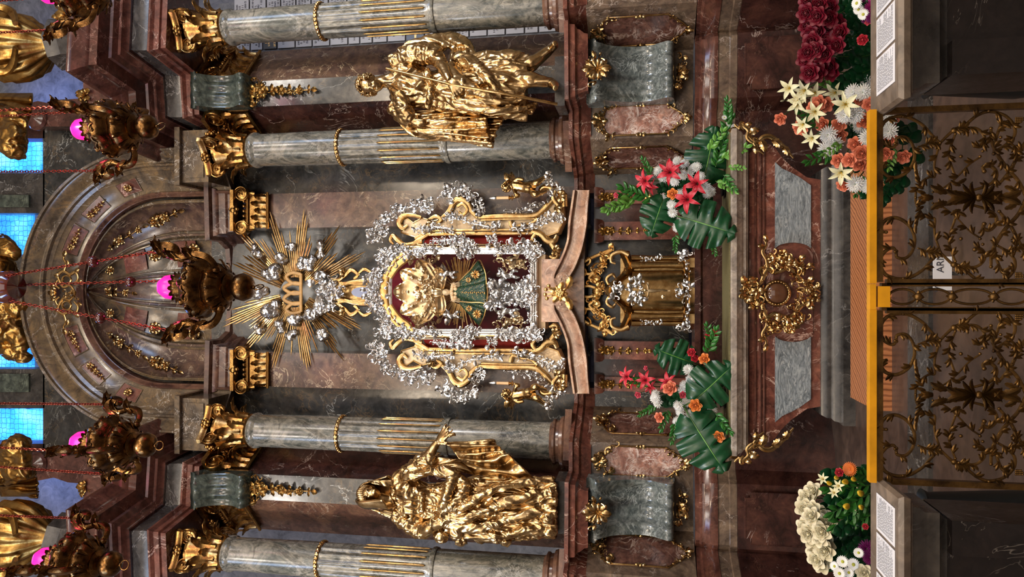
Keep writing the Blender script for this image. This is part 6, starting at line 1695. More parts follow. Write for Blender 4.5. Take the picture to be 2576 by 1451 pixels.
def sprig_mesh(n=11, seed=0, wd=.14):
    m = MB(); rn = random.Random(seed); lf = Loc(1.0)
    for i in range(n):
        t = (i + .6) / n; a = (1 if i % 2 else -1) * rn.uniform(.6, 1.1)
        leaf(m, lf, -t, rn.uniform(-.02, .02), pi + a, rn.uniform(.24, .36) * (1.15 - .4 * t), wd * 1.6, -a * .5, .0, 1, 7, rn.uniform(.1, .9))
    leaf(m, lf, -1.0, 0, pi, .28, wd * 1.6, .1, 0, 1, 7, .5); return m
kind('sprig', 'leafy_sprig', 'sprig', [('leaves', sprig_mesh(), 'leaf_mid'), ('stem', MB().tube([(0, 0, 0), (0, -.02, .5), (0, -.02, 1.0)], [.016, .012, .006], 5, n_sub=3), 'stem')])
kind('light_sprig', 'leafy_sprig', 'sprig', [('leaves', sprig_mesh(9, 4, .16), 'leaf_light'), ('stem', MB().tube([(0, 0, 0), (0, -.02, .5), (0, -.02, 1.0)], [.016, .012, .006], 5, n_sub=3), 'stem')])
kind('dark_sprig', 'leafy_sprig', 'sprig', [('leaves', sprig_mesh(13, 7, .26), 'leaf_dark'), ('stem', MB().tube([(0, 0, 0), (0, -.02, .5), (0, -.02, 1.0)], [.016, .012, .006], 5, n_sub=3), 'stem')])
used_ = set()
def put(key, x, y, Y, rpx, label, group, base, face=.55, seed=None, twist=None):
    """a copy of a kind at the photo point, its face turned between 'away from the bouquet's base' and 'out to the viewer'"""
    p = W(x, y, Y); rn = random.Random((x * 7 + y * 13) if seed is None else seed)
    d = (p - base).normalized(); v = (Vector((0, 0, EYE)) - p).normalized()
    z = (d * (1 - face) + v * face + Vector((rn.uniform(-.2, .2), rn.uniform(-.2, .2), rn.uniform(-.2, .2)))).normalized()
    q = Vector((rn.uniform(-1, 1), rn.uniform(-1, 1), rn.uniform(-1, 1))).cross(z).normalized(); yv = z.cross(q); s = rpx * K(x, Y) * (1 + rn.uniform(-.06, .06))
    M = Matrix(((q.x * s, yv.x * s, z.x * s, p.x), (q.y * s, yv.y * s, z.y * s, p.y), (q.z * s, yv.z * s, z.z * s, p.z), (0, 0, 0, 1)))
    root = PROTO[key]
    if key in used_: root = dup(root)
    used_.add(key)
    root.matrix_world = M; root['label'] = label; root['group'] = group
    return root
def put_dir(key, x, y, Y, L, ang, label, group, tilt=.3, up='x'):
    """leaves and sprigs: long axis heading ang in the picture (0 = down the altar, pi = up), blade facing the viewer"""
    p = W(x, y, Y); s = L * K(x, Y)
    ax = Vector((-sin(ang), 0, -cos(ang))); n_ = Vector((0, -1, 0)); ax = (ax + n_ * tilt).normalized(); n_ = (n_ - ax * n_.dot(ax)).normalized(); b = n_.cross(ax)
    c3 = (ax, b, n_) if up == 'x' else (n_.cross(ax) * -1, -n_, ax)
    M = Matrix(((c3[0].x * s, c3[1].x * s, c3[2].x * s, p.x), (c3[0].y * s, c3[1].y * s, c3[2].y * s, p.y), (c3[0].z * s, c3[1].z * s, c3[2].z * s, p.z), (0, 0, 0, 1)))
    root = PROTO[key]
    if key in used_: root = dup(root)
    used_.add(key)
    root.matrix_world = M; root['label'] = label; root['group'] = group
    return root
def bouquet(where, items, Y, basepx, face=.55, spread=.12, seed=0):
    base = W(basepx[0], basepx[1], Y + .12); rn = random.Random(seed)
    for key, txt, grp, pts in items:
        for p in pts:
            put(key, p[0], p[1], Y + (p[3] if len(p) > 3 else rn.uniform(-spread, spread * .3)), p[2], txt + ' ' + where, grp + ' ' + where, base, face)
def greens(where, items, Y, seed=0):
    rn = random.Random(seed)
    for key, txt, grp, pts in items:
        for x, y, L, a, dy in pts: put_dir(key, x, y, Y + dy, L, a, txt + ' ' + where, grp + ' ' + where, rn.uniform(.1, .5), 'x' if key == 'monstera' else 'z')
def vase(x, y, Y, z0, where, r=.09, mt='vase_dark', h=None):
    p = W(x, y, Y); z1 = p.z
    m = MB(); m.lathe([(0, z0), (r * .8, z0), (r, z0 + (z1 - z0) * .4), (r * .7, z1 - .02), (r * .85, z1), (r * .75, z1 - .01), (0, z1 - .04)], 20, (p.x, p.y, 0)); o = m.build('flower_vase', mt)
    tag(o, 'dark vase holding the flowers ' + where, 'vase'); recenter(o)
wA = "on the altar table, staff bearer's side"; wB = "on the altar table, veiled woman's side"
vase(1815, 470, 6.42, .955, wA, .1); vase(1812, 1000, 6.42, .955, wB, .1)
bouquet(wA, [('red_lily', 'open red lily', 'red lilies', [(1628, 455, 28, -.1), (1688, 434, 32, -.15), (1705, 425, 24, -.05), (1756, 462, 30, -.2), (1732, 502, 36, -.22), (1640, 470, 22, 0)]),
  ('mum', 'small white chrysanthemum', 'white chrysanthemums', [(x, y, 15) for x, y in ((1704, 405), (1722, 412), (1742, 425), (1718, 440), (1698, 456), (1752, 420), (1735, 440), (1655, 430), (1690, 515), (1692, 535), (1700, 552), (1704, 572), (1780, 488), (1776, 470), (1788, 482), (1668, 500), (1762, 444), (1728, 468), (1668, 450), (1712, 488))]),
  ('orange', 'little salmon-orange rose', 'salmon roses', [(1694, 488, 14, -.2)]), ('bud', 'pink rose bud', 'pink rose buds', [(1553, 490, 9), (1564, 476, 9), (1602, 486, 10)]),
  ('daisy', 'white daisy-like bloom in the trailing greenery', 'trailing white blooms', [(1835, 310, 10), (1848, 322, 12), (1842, 335, 11), (1822, 296, 8)])], 6.35, (1815, 470), seed=1)
greens(wA, [('monstera', 'big split monstera leaf', 'monstera leaves', [(1662, 520, 78, 1.9, -.05), (1745, 555, 105, .35, -.2), (1778, 420, 100, 4.9, .0)]),
  ('sprig', 'leafy green sprig', 'leafy sprigs', [(1640, 500, 80, 3.5, -.02), (1630, 480, 70, 3.0, .0), (1800, 420, 70, 5.0, -.1), (1830, 350, 70, 4.7, -.05), (1820, 440, 50, 1.0, -.2), (1640, 440, 45, 4.2, 0), (1700, 590, 40, 1.6, -.05), (1790, 600, 44, 1.4, -.15), (1840, 310, 56, 4.5, -.05)]),
  ('light_sprig', 'pale green leafy sprig', 'pale sprigs', [(1590, 510, 70, 2.9, -.05), (1600, 495, 80, 2.7, -.03), (1780, 380, 60, 5.4, -.12), (1812, 400, 66, 5.9, -.15), (1800, 455, 56, .6, -.2), (1830, 420, 40, .2, -.2)]),
  ('dark_sprig', 'dark green leafy sprig', 'dark sprigs', [(1780, 500, 90, 3.2, .1), (1790, 470, 90, 2.6, .1), (1790, 520, 90, 3.9, .1), (1800, 430, 80, 4.4, .1), (1740, 470, 80, 3.1, .12)])], 6.35, 3)
bouquet(wB, [('red_lily', 'open red lily', 'red lilies', [(1582, 948, 26, -.05), (1600, 962, 20), (1626, 957, 24, -.05), (1640, 972, 20), (1684, 962, 24, -.1)]),
  ('orange', 'orange rose', 'orange roses', [(1774, 904, 14, -.15), (1750, 1019, 15, -.2), (1808, 1096, 15, -.2)]), ('coral', 'coral pink rose', 'coral roses', [(1688, 978, 18, -.18), (1662, 1049, 13, -.1)]), ('bud', 'pink rose bud', 'pink rose buds', [(1608, 991, 11), (1720, 994, 12), (1628, 926, 8)]),
  ('red_rose', 'small red bloom', 'small red blooms', [(1795, 842, 14), (1785, 850, 12), (1742, 888, 12), (1748, 902, 11), (1746, 1074, 11), (1760, 1068, 9)]),
  ('mum', 'small white chrysanthemum', 'white chrysanthemums', [(x, y, 15) for x, y in ((1732, 930), (1748, 938), (1738, 955), (1752, 962), (1722, 970), (1716, 985), (1745, 985), (1650, 992), (1655, 1012), (1648, 1002), (1706, 1020), (1712, 1036), (1704, 1060), (1728, 1010), (1770, 1010), (1784, 1018), (1776, 1036), (1764, 1052), (1790, 1032), (1712, 1072), (1738, 1042), (1758, 1028))])], 6.35, (1812, 1000), seed=2)
greens(wB, [('monstera', 'big split monstera leaf', 'monstera leaves', [(1722, 905, 78, 3.5, -.02), (1772, 985, 98, 5.5, -.2), (1755, 1080, 118, 1.0, -.2)]),
  ('sprig', 'leafy green sprig', 'leafy sprigs', [(1680, 1030, 50, 1.9, -.05), (1650, 1020, 44, 2.6, 0), (1790, 1060, 60, 1.2, -.1), (1780, 890, 70, 5.0, -.1), (1800, 1040, 56, .9, -.15), (1700, 1060, 50, 1.8, -.1), (1640, 960, 60, 3.2, 0), (1795, 870, 56, 4.4, -.1)]),
  ('dark_sprig', 'dark green leafy sprig', 'dark sprigs', [(1780, 990, 100, 3.0, .1), (1790, 1010, 100, 2.4, .1), (1790, 970, 90, 3.8, .1), (1800, 1040, 80, 2.0, .1), (1740, 1000, 80, 3.1, .12)])], 6.35, 4)
# bouquets standing behind the balustrade
wC = 'in the coral bouquet at the altar gate'; YC = 3.05
vase(2330, 200, YC + .1, 0, wC, .09)
bouquet(wC, [('lily', 'open cream lily', 'cream lilies', [(1988, 222, 26), (2012, 246, 26), (2028, 225, 28), (2052, 232, 28), (2008, 262, 24), (2052, 280, 28), (2024, 310, 26), (2104, 232, 28), (2128, 262, 32, -.15), (2046, 345, 24), (2118, 430, 30)]),
  ('lilybud', 'pale closed lily bud', 'pale lily buds', [(1972, 253, 9), (2030, 345, 9), (2072, 412, 10)]),
  ('coral', 'coral pink rose', 'coral roses', [(x, y, 19) for x, y in ((2062, 258), (2083, 262), (2052, 270), (2018, 318), (2075, 311), (2113, 312), (2114, 338), (2166, 246), (2192, 262), (2176, 302), (2156, 362), (2170, 384), (2140, 402), (2166, 410), (2112, 402), (2240, 346), (2272, 390), (2226, 385), (2246, 298))] + [(1965, 297, 15), (2124, 462, 16)]),
  ('mum', 'white chrysanthemum', 'white chrysanthemums', [(x, y, 24) for x, y in ((2146, 232), (2180, 212), (2192, 228), (2172, 232), (2124, 290), (2150, 288), (2160, 318), (2084, 338), (2098, 362), (2184, 346), (2192, 366), (2152, 462), (2182, 466), (2232, 302), (2236, 330), (2080, 376), (2200, 300), (2168, 272), (2205, 330))])], YC, (2330, 200), .6, .14, seed=3)
greens(wC, [('dark_sprig', 'dark green leafy sprig', 'dark sprigs', [(2240, 330, 110, 3.1, .12), (2240, 300, 110, 3.5, .12), (2240, 360, 110, 2.6, .12), (2240, 270, 100, 3.9, .12), (2240, 400, 100, 2.2, .12), (2280, 440, 100, 2.4, .14), (2320, 330, 120, 3.0, .14), (2320, 380, 110, 2.6, .14)]), ('sprig', 'leafy green sprig', 'leafy sprigs', [(2120, 330, 90, 3.4, .05), (2110, 380, 90, 2.8, .05), (2080, 300, 70, 3.4, .05), (2170, 440, 60, 2.0, .05)]), ('light_sprig', 'pale green leafy sprig', 'pale sprigs', [(2120, 360, 60, 2.6, -.05), (2100, 225, 60, 3.7, .03), (2250, 370, 60, 1.9, 0)])], YC, 6)
wD = 'in the dark red heap behind the balustrade'; YD = 3.0
vase(2330, 90, YD + .14, 0, wD, .14)
bouquet(wD, [('crimson', 'dark crimson rose', 'crimson roses', [(x, y, 21) for x, y in ((2036, 4), (2066, 8), (2090, 20), (2032, 32), (2060, 40), (2090, 46), (2034, 66), (2062, 78), (2086, 98), (2046, 104), (2080, 118), (2118, 84), (2034, 132), (2056, 126), (2080, 138), (2030, 150), (2066, 168), (2090, 166), (2058, 182), (2110, 112), (2040, 182), (2108, 60), (2085, 72), (2042, 86), (2100, 182))]), ('red_rose', 'single orange-red bloom', 'orange-red blooms', [(2172, 100, 16)])], YD, (2330, 90), .6, .12, seed=4)
greens(wD, [('dark_sprig', 'dark green leafy sprig', 'dark sprigs', [(2220, y, 120, 3.1 + (y - 90) * -.006, .1) for y in (10, 40, 70, 100, 130, 160, 190)] + [(2250, 150, 90, 2.2, .05), (2260, 30, 80, 3.4, .05), (2200, 120, 60, 3.4, -.02)])], YD, 7)
wE = 'in the white and purple posy by the lettered sheets'; YE = 2.62
vase(2300, -5, YE + .08, 0, wE, .1)
bouquet(wE, [('daisy', 'white daisy', 'white daisies', [(2156, 8, 16), (2172, 36, 16), (2160, 24, 14), (2160, -10, 16), (2180, -20, 16)]), ('magenta', 'magenta carnation', 'magenta carnations', [(2190, 18, 20), (2196, -12, 20)]), ('purple_mum', 'purple bloom', 'purple blooms', [(2190, 45, 13), (2176, 50, 10), (2170, -2, 10)]), ('bud', 'pink rose bud', 'pink rose buds', [(2184, 56, 9)])], YE, (2300, -5), .6, .06, seed=5)
wF = 'in the row of white roses behind the balustrade'; YG2 = 3.0
vase(2330, 1330, YG2 + .14, 0, wF, .14)
bouquet(wF, [('white_rose', 'creamy white rose', 'white roses', [(x, y, 22) for x, y in ((2050, 1238), (2034, 1252), (2028, 1278), (2052, 1282), (2046, 1300), (2072, 1298), (2062, 1318), (2032, 1325), (2082, 1316), (2046, 1356), (2068, 1352), (2086, 1362), (2056, 1386), (2078, 1384), (2060, 1404), (2074, 1418), (2072, 1336), (2036, 1340))])], YG2, (2330, 1330), .6, .1, seed=6)
greens(wF, [('dark_sprig', 'dark green leafy sprig', 'dark sprigs', [(2230, y, 140, 3.1 + (y - 1330) * -.003, .1) for y in (1230, 1260, 1290, 1320, 1350, 1380, 1410)] + [(2200, 1300, 90, 3.3, .02), (2200, 1360, 90, 2.9, .02), (2190, 1260, 80, 3.4, .02)])], YG2, 8)
wH = 'in the yellow mixed bouquet at the altar gate'; YH = 2.85
vase(2320, 1275, YH + .1, 0, wH, .08)
bouquet(wH, [('gerbera', 'orange gerbera', 'orange gerberas', [(2138, 1180, 19)]), ('red_rose', 'pink-red rose', 'pink-red roses', [(2114, 1188, 13), (2178, 1324, 9)]), ('tulip', 'yellow lily bud', 'yellow lily buds', [(2130, 1212, 19, -.12), (2150, 1206, 17, -.12), (2168, 1242, 22, -.14), (2132, 1272, 22, -.14), (2106, 1202, 15, -.1), (2168, 1277, 18, -.14), (2090, 1218, 14, -.1)]), ('lily', 'pale yellow lily', 'pale yellow lilies', [(2072, 1206, 15), (2112, 1222, 16, -.1), (2100, 1240, 14, -.1)]), ('lilybud', 'small white bud', 'white buds', [(2160, 1216, 5), (2158, 1226, 9, -.12), (2154, 1284, 9, -.12), (2160, 1292, 5)])], YH, (2320, 1270), .55, .08, seed=7)
greens(wH, [('sprig', 'leafy green sprig', 'leafy sprigs', [(2190, 1220, 110, 3.1, .05), (2190, 1240, 110, 2.7, .05), (2180, 1260, 100, 2.5, .05), (2190, 1200, 80, 3.5, .05), (2200, 1290, 80, 2.6, .05)]), ('dark_sprig', 'dark green leafy sprig', 'dark sprigs', [(2210, 1230, 120, 3.0, .1), (2210, 1270, 120, 2.7, .1), (2220, 1200, 90, 3.3, .1)])], YH, 9)
wI = 'in the daisy posy by the lettered sheets, veiled woman side'; YI2 = 2.62
vase(2300, 1430, YI2 + .08, 0, wI, .1)
bouquet(wI, [('daisy', 'white daisy', 'white daisies', [(2120, 1412, 16), (2148, 1420, 17), (2112, 1442, 16), (2100, 1424, 14), (2160, 1390, 13), (2136, 1440, 14)]), ('purple_mum', 'purple chrysanthemum', 'purple chrysanthemums', [(2182, 1380, 24), (2190, 1402, 22)]), ('white_rose', 'blush white rose', 'blush roses', [(2176, 1441, 19)])], YI2, (2300, 1430), .6, .06, seed=8)
for k_, o in PROTO.items():
    if k_ not in used_: print('unused', k_)
# ------------------------------------------------------------------ altar rail: stone balustrades, lettered sheets, gate
ZR = 0.985
for s, xe, wh in ((1, .508, "staff bearer's side"), (-1, -.557, "veiled woman's side")):
    x1 = s * 2.4
    t = thing('balustrade', 'brown stone altar rail with a flat top, ' + wh, 'balustrade', ((xe + x1) / 2, 2.15, 0), 'stone altar rails')
    xa, xb = sorted((xe, x1)); e = lambda o: [(xa - (o if s < 0 else 0), 2.26 + 0), (xa, 2.04)]
    m = MB(); pl = [(xa, 2.28), (xa, 2.06), (xb, 2.06), (xb, 2.28)]
    m.mould(pl, [(0, ZR), (.015, ZR), (.022, ZR - .012), (.015, ZR - .03), (-.005, ZR - .04), (-.1, ZR - .04)]); m.plate([(xa, 2.06), (xb, 2.06), (xb, 2.28), (xa, 2.28)], ZR - .039, ZR); m.build('top_slab', 'rail_stone', t)
    m = MB(); m.mould(pl, [(-.05, ZR - .0405), (-.01, ZR - .0405), (-.015, ZR - .06), (-.03, ZR - .08), (-.03, ZR - .115), (-.045, ZR - .13), (-.05, ZR - .14)]); m.build('moulding', 'plinth_marble', t)
    m = MB(); c = (xa + xb) / 2; m.box((c, 2.195, (ZR - .04) / 2 + .05), (xb - xa - .1, .15, ZR - .14)); m.box((c, 2.18, .05), (xb - xa, .22, .1)); m.box((xe + s * .09, 2.18, .47), (.09, .205, .75)); m.build('body', 'rail_panel', t, smooth=False)
def sheet_of_text(y_far, label):
    """a printed sheet lying on the rail: corners taken on the plane of its top"""
    def on_top(x, y): 
        b = (x - 1288) / F; t_ = (ZR + .001 - EYE) / (SN - b * CS); return Vector(((725.5 - y) / F * t_, (CS + b * SN) * t_, ZR + .0015))
    t = thing('printed_sheet', label, 'paper', on_top(2230, y_far), 'printed sheets on the altar rail')
    cx = on_top(2206, y_far).x; w_ = .102; y0, y1 = on_top(2206, 0).y, on_top(2252, 0).y
    m = MB(); m.plate([(cx - w_ / 2, y1), (cx + w_ / 2, y1), (cx + w_ / 2, y0), (cx - w_ / 2, y0)], ZR + .001, ZR + .0022); m.build('sheet', 'paper', t, smooth=False)
    m = MB(); R = random.Random(int(y_far)); yy = y0 - .012
    while yy > y1 + .012:
        x = cx - w_ / 2 + .008; end = cx + w_ / 2 - R.choice((.008, .01, .03))
        while x < end:
            L = R.uniform(.004, .011); m.box((min(x + L / 2, end), yy, ZR + .0024), (L, .0014, .0003)); x += L + .0018
        yy -= .0052
    m.build('printed_lines', 'ink', t, smooth=False)
for y, lab in ((197, 'white printed sheet on the altar rail, next to the gate, staff bearer side'), (98, 'second white printed sheet from the gate, staff bearer side'), (-1, 'third white printed sheet from the gate, cut by the frame, staff bearer side')): sheet_of_text(y, lab)
for y, lab in ((1284, 'white printed sheet on the altar rail, next to the gate, veiled woman side'), (1383, 'second white printed sheet from the gate, veiled woman side'), (1482, 'third white printed sheet from the gate, cut by the frame, veiled woman side')): sheet_of_text(y, lab)
YGT = 2.22; fr = Frame(YGT)
def c2p(cx, cy): return (2100 + cx / 2.902, 240 + cy / 2.902)
HALF = [([(450, 320), (430, 372), (370, 350), (330, 280), (360, 190), (440, 150), (540, 155), (640, 210), (700, 275), (770, 340)], (2, 2.6, 3, 3, 3, 3, 3, 2.6, 2.4, 2)),
  ([(450, 350), (455, 305), (520, 300), (570, 360), (582, 450), (540, 540), (460, 590), (390, 585), (345, 545), (345, 495), (375, 488)], (2.4, 2.6, 2.6, 2.6, 2.8, 3, 3, 3, 3, 2.6, 2.4)),
  ([(770, 345), (742, 430), (728, 500), (730, 585), (690, 590), (630, 630), (596, 690), (590, 740)], 2), ([(880, 275), (845, 370), (835, 450), (882, 592)], 2),
  ([(1060, 445), (980, 500), (882, 600), (790, 670), (715, 700)], 1.5),
  ([(770, 340), (860, 255), (950, 210), (1040, 140), (1130, 112), (1240, 140), (1308, 215), (1310, 290), (1250, 350), (1190, 385)], (2.2, 2.6, 2.6, 2.6, 2.6, 2.6, 3, 2.6, 2, 1.2)),
  ([(930, 232), (1030, 235), (1086, 280), (1092, 335), (1060, 368), (1022, 362)], (2, 2.4, 2.6, 2.8, 2.8, 3)),
  ([(1140, 235), (1146, 330), (1190, 430), (1260, 530), (1340, 620), (1400, 740)], (2.4, 3, 3.4, 3.4, 3.2, 3)), ([(1090, 548), (1085, 515), (1130, 505), (1178, 550), (1170, 610), (1110, 655), (990, 690)], (3, 3.2, 3.2, 3, 3, 2.6, 2)),
  ([(1160, 420), (1180, 300), (1220, 200), (1260, 190)], (2.4, 2.4, 2.8, 3)), ([(1190, 390), (1280, 350), (1330, 400), (1300, 500)], (1.6, 2, 2, 1.6)), ([(1200, 640), (1280, 540), (1370, 370), (1420, 300)], (2.4, 3, 3, 2.4)),
  ([(870, 250), (930, 230), (960, 240)], 4.2), ([(610, 370), (700, 340), (760, 345)], (1.4, 2.2, 2))]
LEAVES = [(560, 170, -.1, 46), (640, 200, .3, 40), (700, 290, 1.0, 26), (860, 350, .7, 34), (800, 360, 2.6, 30), (700, 400, 2.8, 22), (640, 470, 2.9, 26), (690, 560, 3.6, 26), (610, 610, 3.4, 28), (560, 660, 3.3, 30), (520, 720, 3.1, 42), (480, 560, 2.6, 20), (940, 470, .2, 18), (1060, 400, .0, 16), (1020, 610, 4.4, 34), (960, 600, 2.4, 24), (920, 650, 3.3, 26), (1120, 690, .5, 44), (1220, 200, .2, 24), (1250, 330, .0, 16), (1330, 410, 1.6, 24), (830, 700, 3.2, 44), (720, 735, 3.1, 30), (1180, 735, .0, 60), (1000, 735, 3.1, 60), (1240, 660, .2, 36)]
KNOBS = [(905, 245, 4.6), (935, 262, 4), (925, 215, 4), (770, 340, 5), (1210, 300, 5), (1050, 735, 14), (960, 735, 5), (1140, 735, 5), (1080, 400, 5), (920, 440, 6), (1060, 440, 5), (440, 345, 5), (1125, 108, 5), (500, 150, 4)]
def gate_leaf(yc, side):
    t = thing('gate_leaf', 'gilt wrought scrollwork gate leaf ' + side, 'gate', W(2576, yc, YGT), 'two leaves of the altar gate'); t.location.z = 0.02
    K2 = K(2400, YGT); sg = 1 if yc < 745 else -1
    ya, yb = (281, 709) if sg > 0 else (781, 1208)
    zb = .06; A, B = W(2212, ya, YGT), W(2212, yb, YGT)
    m = MB(); m.box(((A.x + B.x) / 2, YGT, W(2211, 700, YGT).z), (abs(A.x - B.x), .022, .016)); m.box(((A.x + B.x) / 2, YGT, zb), (abs(A.x - B.x), .022, .03))
    for p in (A, B): m.box((p.x, YGT, (p.z + zb) / 2), (.016, .020, p.z - zb - .034))
    m.build('frame', 'gate_bronze', t, smooth=False)
    m = MB(); 
    for q in (1, -1):
        for pts, r in HALF:
            P = [c2p(*p) for p in pts]; P = [(p[0], yc + (p[1] - 495) * q) for p in P]; r = [v * 1.5 for v in r] if isinstance(r, tuple) else r * 1.5; r = tuple(r) if isinstance(r, list) else r
            strap(m, fr, P, r, n=8, h=.0, flat=.6, n_sub=6); [m.ball(fr.p(P[e][0], P[e][1], 0), K2 * (r[e] if isinstance(r, tuple) else r) * 1.25, 8, 6) for e in (0, -1)]
        for u, w_, r in KNOBS:
            p = c2p(u, w_); m.ball(fr.p(p[0], yc + (p[1] - 495) * q, .006), K2 * r * (.8 if r < 10 else .6), 8, 6)
    lo = [(2540, 30), (2640, 60), (2760, 40), (2900, 60)]
    m.build('scrollwork', 'gate_bronze', t)
    m = MB()
    for q in (1, -1):
        for k_, (pts, r) in enumerate(HALF):
            P = cat([c2p(*p) for p in pts], 5); P = [(p[0], yc + (p[1] - 495) * q) for p in P]
            for t_, sg_ in ((.16, 1), (.34, -1), (.5, 1), (.66, -1), (.84, 1)):
                i_ = int(t_ * (len(P) - 2)); a_ = atan2(P[i_ + 1][1] - P[i_][1], P[i_ + 1][0] - P[i_][0])
                for e_, L_ in ((.35, 26), (.8, 20)): leaf(m, fr, P[i_][0], P[i_][1], a_ + sg_ * e_, L_, .2, sg_ * .7, .004, 4, 7, .5)
        for u, w_, a, L in LEAVES[15:]:
            p = c2p(u, w_); leaf(m, fr, p[0], yc + (p[1] - 495) * q, a * q, L * 1.15, .2, .6 * q, .006, 4, 8, .5)
        [leaf(m, fr, 2462 + e * 8, yc, (0 if e > 0 else pi) + d, 56 - abs(d) * 14, .16, d, .008, 5, 8, .4) for e in (-1, 1) for d in (-.9, -.55, -.2, .2, .55, .9)]; [leaf(m, fr, 2320 - abs(k) * 5 + 14, yc + k * 11, pi - k * .22, 26, .2, -k * .1, .006, 4, 7, .5) for k in (-6, -5, -4, -3, -2, -1, 0, 1, 2, 3, 4, 5, 6)] if q > 0 else None
        for u in (2556,):
            for i in range(14): m.ball(fr.p(u + (i % 5) * 4, yc + q * (200 - (i // 5) * 5), .01), K2 * 3, 6, 5)
    m.build('acanthus_leaves', 'gate_bronze', t)
    m = MB()
    for q in (-1, -.33, .33, 1):
        x = (A.x + B.x) / 2 + q * abs(A.x - B.x) * .4; m.tube([(x, YGT, zb), (x, YGT, .58)], .008, 6)
    m.build('lower_bars', 'gate_bronze', t)
    m = MB(); a, b = W(2198, ya - 4, YGT - .01), W(2198, yb + 4, YGT - .01); m.box(((a.x + b.x) / 2, YGT - .005, a.z + .004), (abs(a.x - b.x), .03, .018)); m.build('top_rail', 'yellow_paint', t, smooth=False)
    return t
g1 = gate_leaf(497, "toward the staff bearer's side"); g2 = gate_leaf(993, "toward the veiled woman's side")
t = thing('gate_stile', 'middle post of the altar gate with twin bars and ornaments', 'gate post', W(2576, 745, YGT)); t.location.z = .02
m = MB()
for y in (716, 776):
    p = W(2215, y, YGT); m.box((p.x, YGT, (p.z + .06) / 2), (.01, .02, p.z - .06))
m.build('bar', 'gate_bronze', t, smooth=False)
m = MB()
for xc, rx in ((2270, 34), (2350, 40), (2445, 52), (2545, 40)): m.tube([fr.p(xc + cos(a) * rx, 746 + sin(a) * 19, .004) for a in ang_knots(24)], .0035, 6, close=True)
for xc in (2310, 2395, 2500): m.ball(fr.p(xc, 746, .006), .012, 8, 6); [leaf(m, fr, xc, 746, a, 16, .34, .3, .005, 3, 6) for a in (0, 1.6, 3.1, 4.7)]
m.build('ovals', 'gate_bronze', t)
m = MB(); p = W(2212, 746, YGT - .016); m.box((p.x, YGT - .012, p.z - .01), (.058, .03, .03)); m.build('lock_box', 'yellow_paint', t, smooth=False)
m = MB(); p = W(2198, 746, YGT - .016); m.box((p.x, YGT - .008, p.z + .004), (.07, .032, .016)); m.build('top_cap', 'yellow_paint', t, smooth=False)
# little white sign standing on the floor behind the gate
pc = W(2370, 690, 4.15)
t = thing('floor_sign', 'small white lettered sign on the floor behind the gate', 'sign', (pc.x, 4.15, 0.0))
a, b = W(2348, 730, 4.15), W(2395, 645, 4.15)
m = MB(); m.box(((a.x + b.x) / 2, 4.155, a.z / 2 + b.z / 2), (abs(a.x - b.x), .006, abs(a.z - b.z))); m.build('card', 'paper', t, smooth=False); m = MB(); m.box(((a.x + b.x) / 2, 4.18, max(a.z, b.z) / 2), (.02, .04, max(a.z, b.z))); m.build('stand', 'plinth_marble', t, smooth=False)
for body, x, y in (('ARM', 2366, 661), ('Vy', 2362, 722)):
    cu = bpy.data.curves.new('lettering', 'FONT'); cu.body = body; cu.size = .05; cu.align_x = 'CENTER'; cu.align_y = 'CENTER'; cu.extrude = .0005; cu.materials.append(MATS['ink'])
    o = text_mesh('lettering', cu); o.parent = t; o.location = W(x, y, 4.150) - Vector(t.location); o.rotation_euler = (pi / 2, 0, 0)
m = MB(); m.box((0, 4.75, .012), (4.4, .34, .024)); o = m.build('floor_step', 'plinth_marble'); tag(o, 'low grey stone step crossing the floor behind the gate', 'step'); recenter(o)
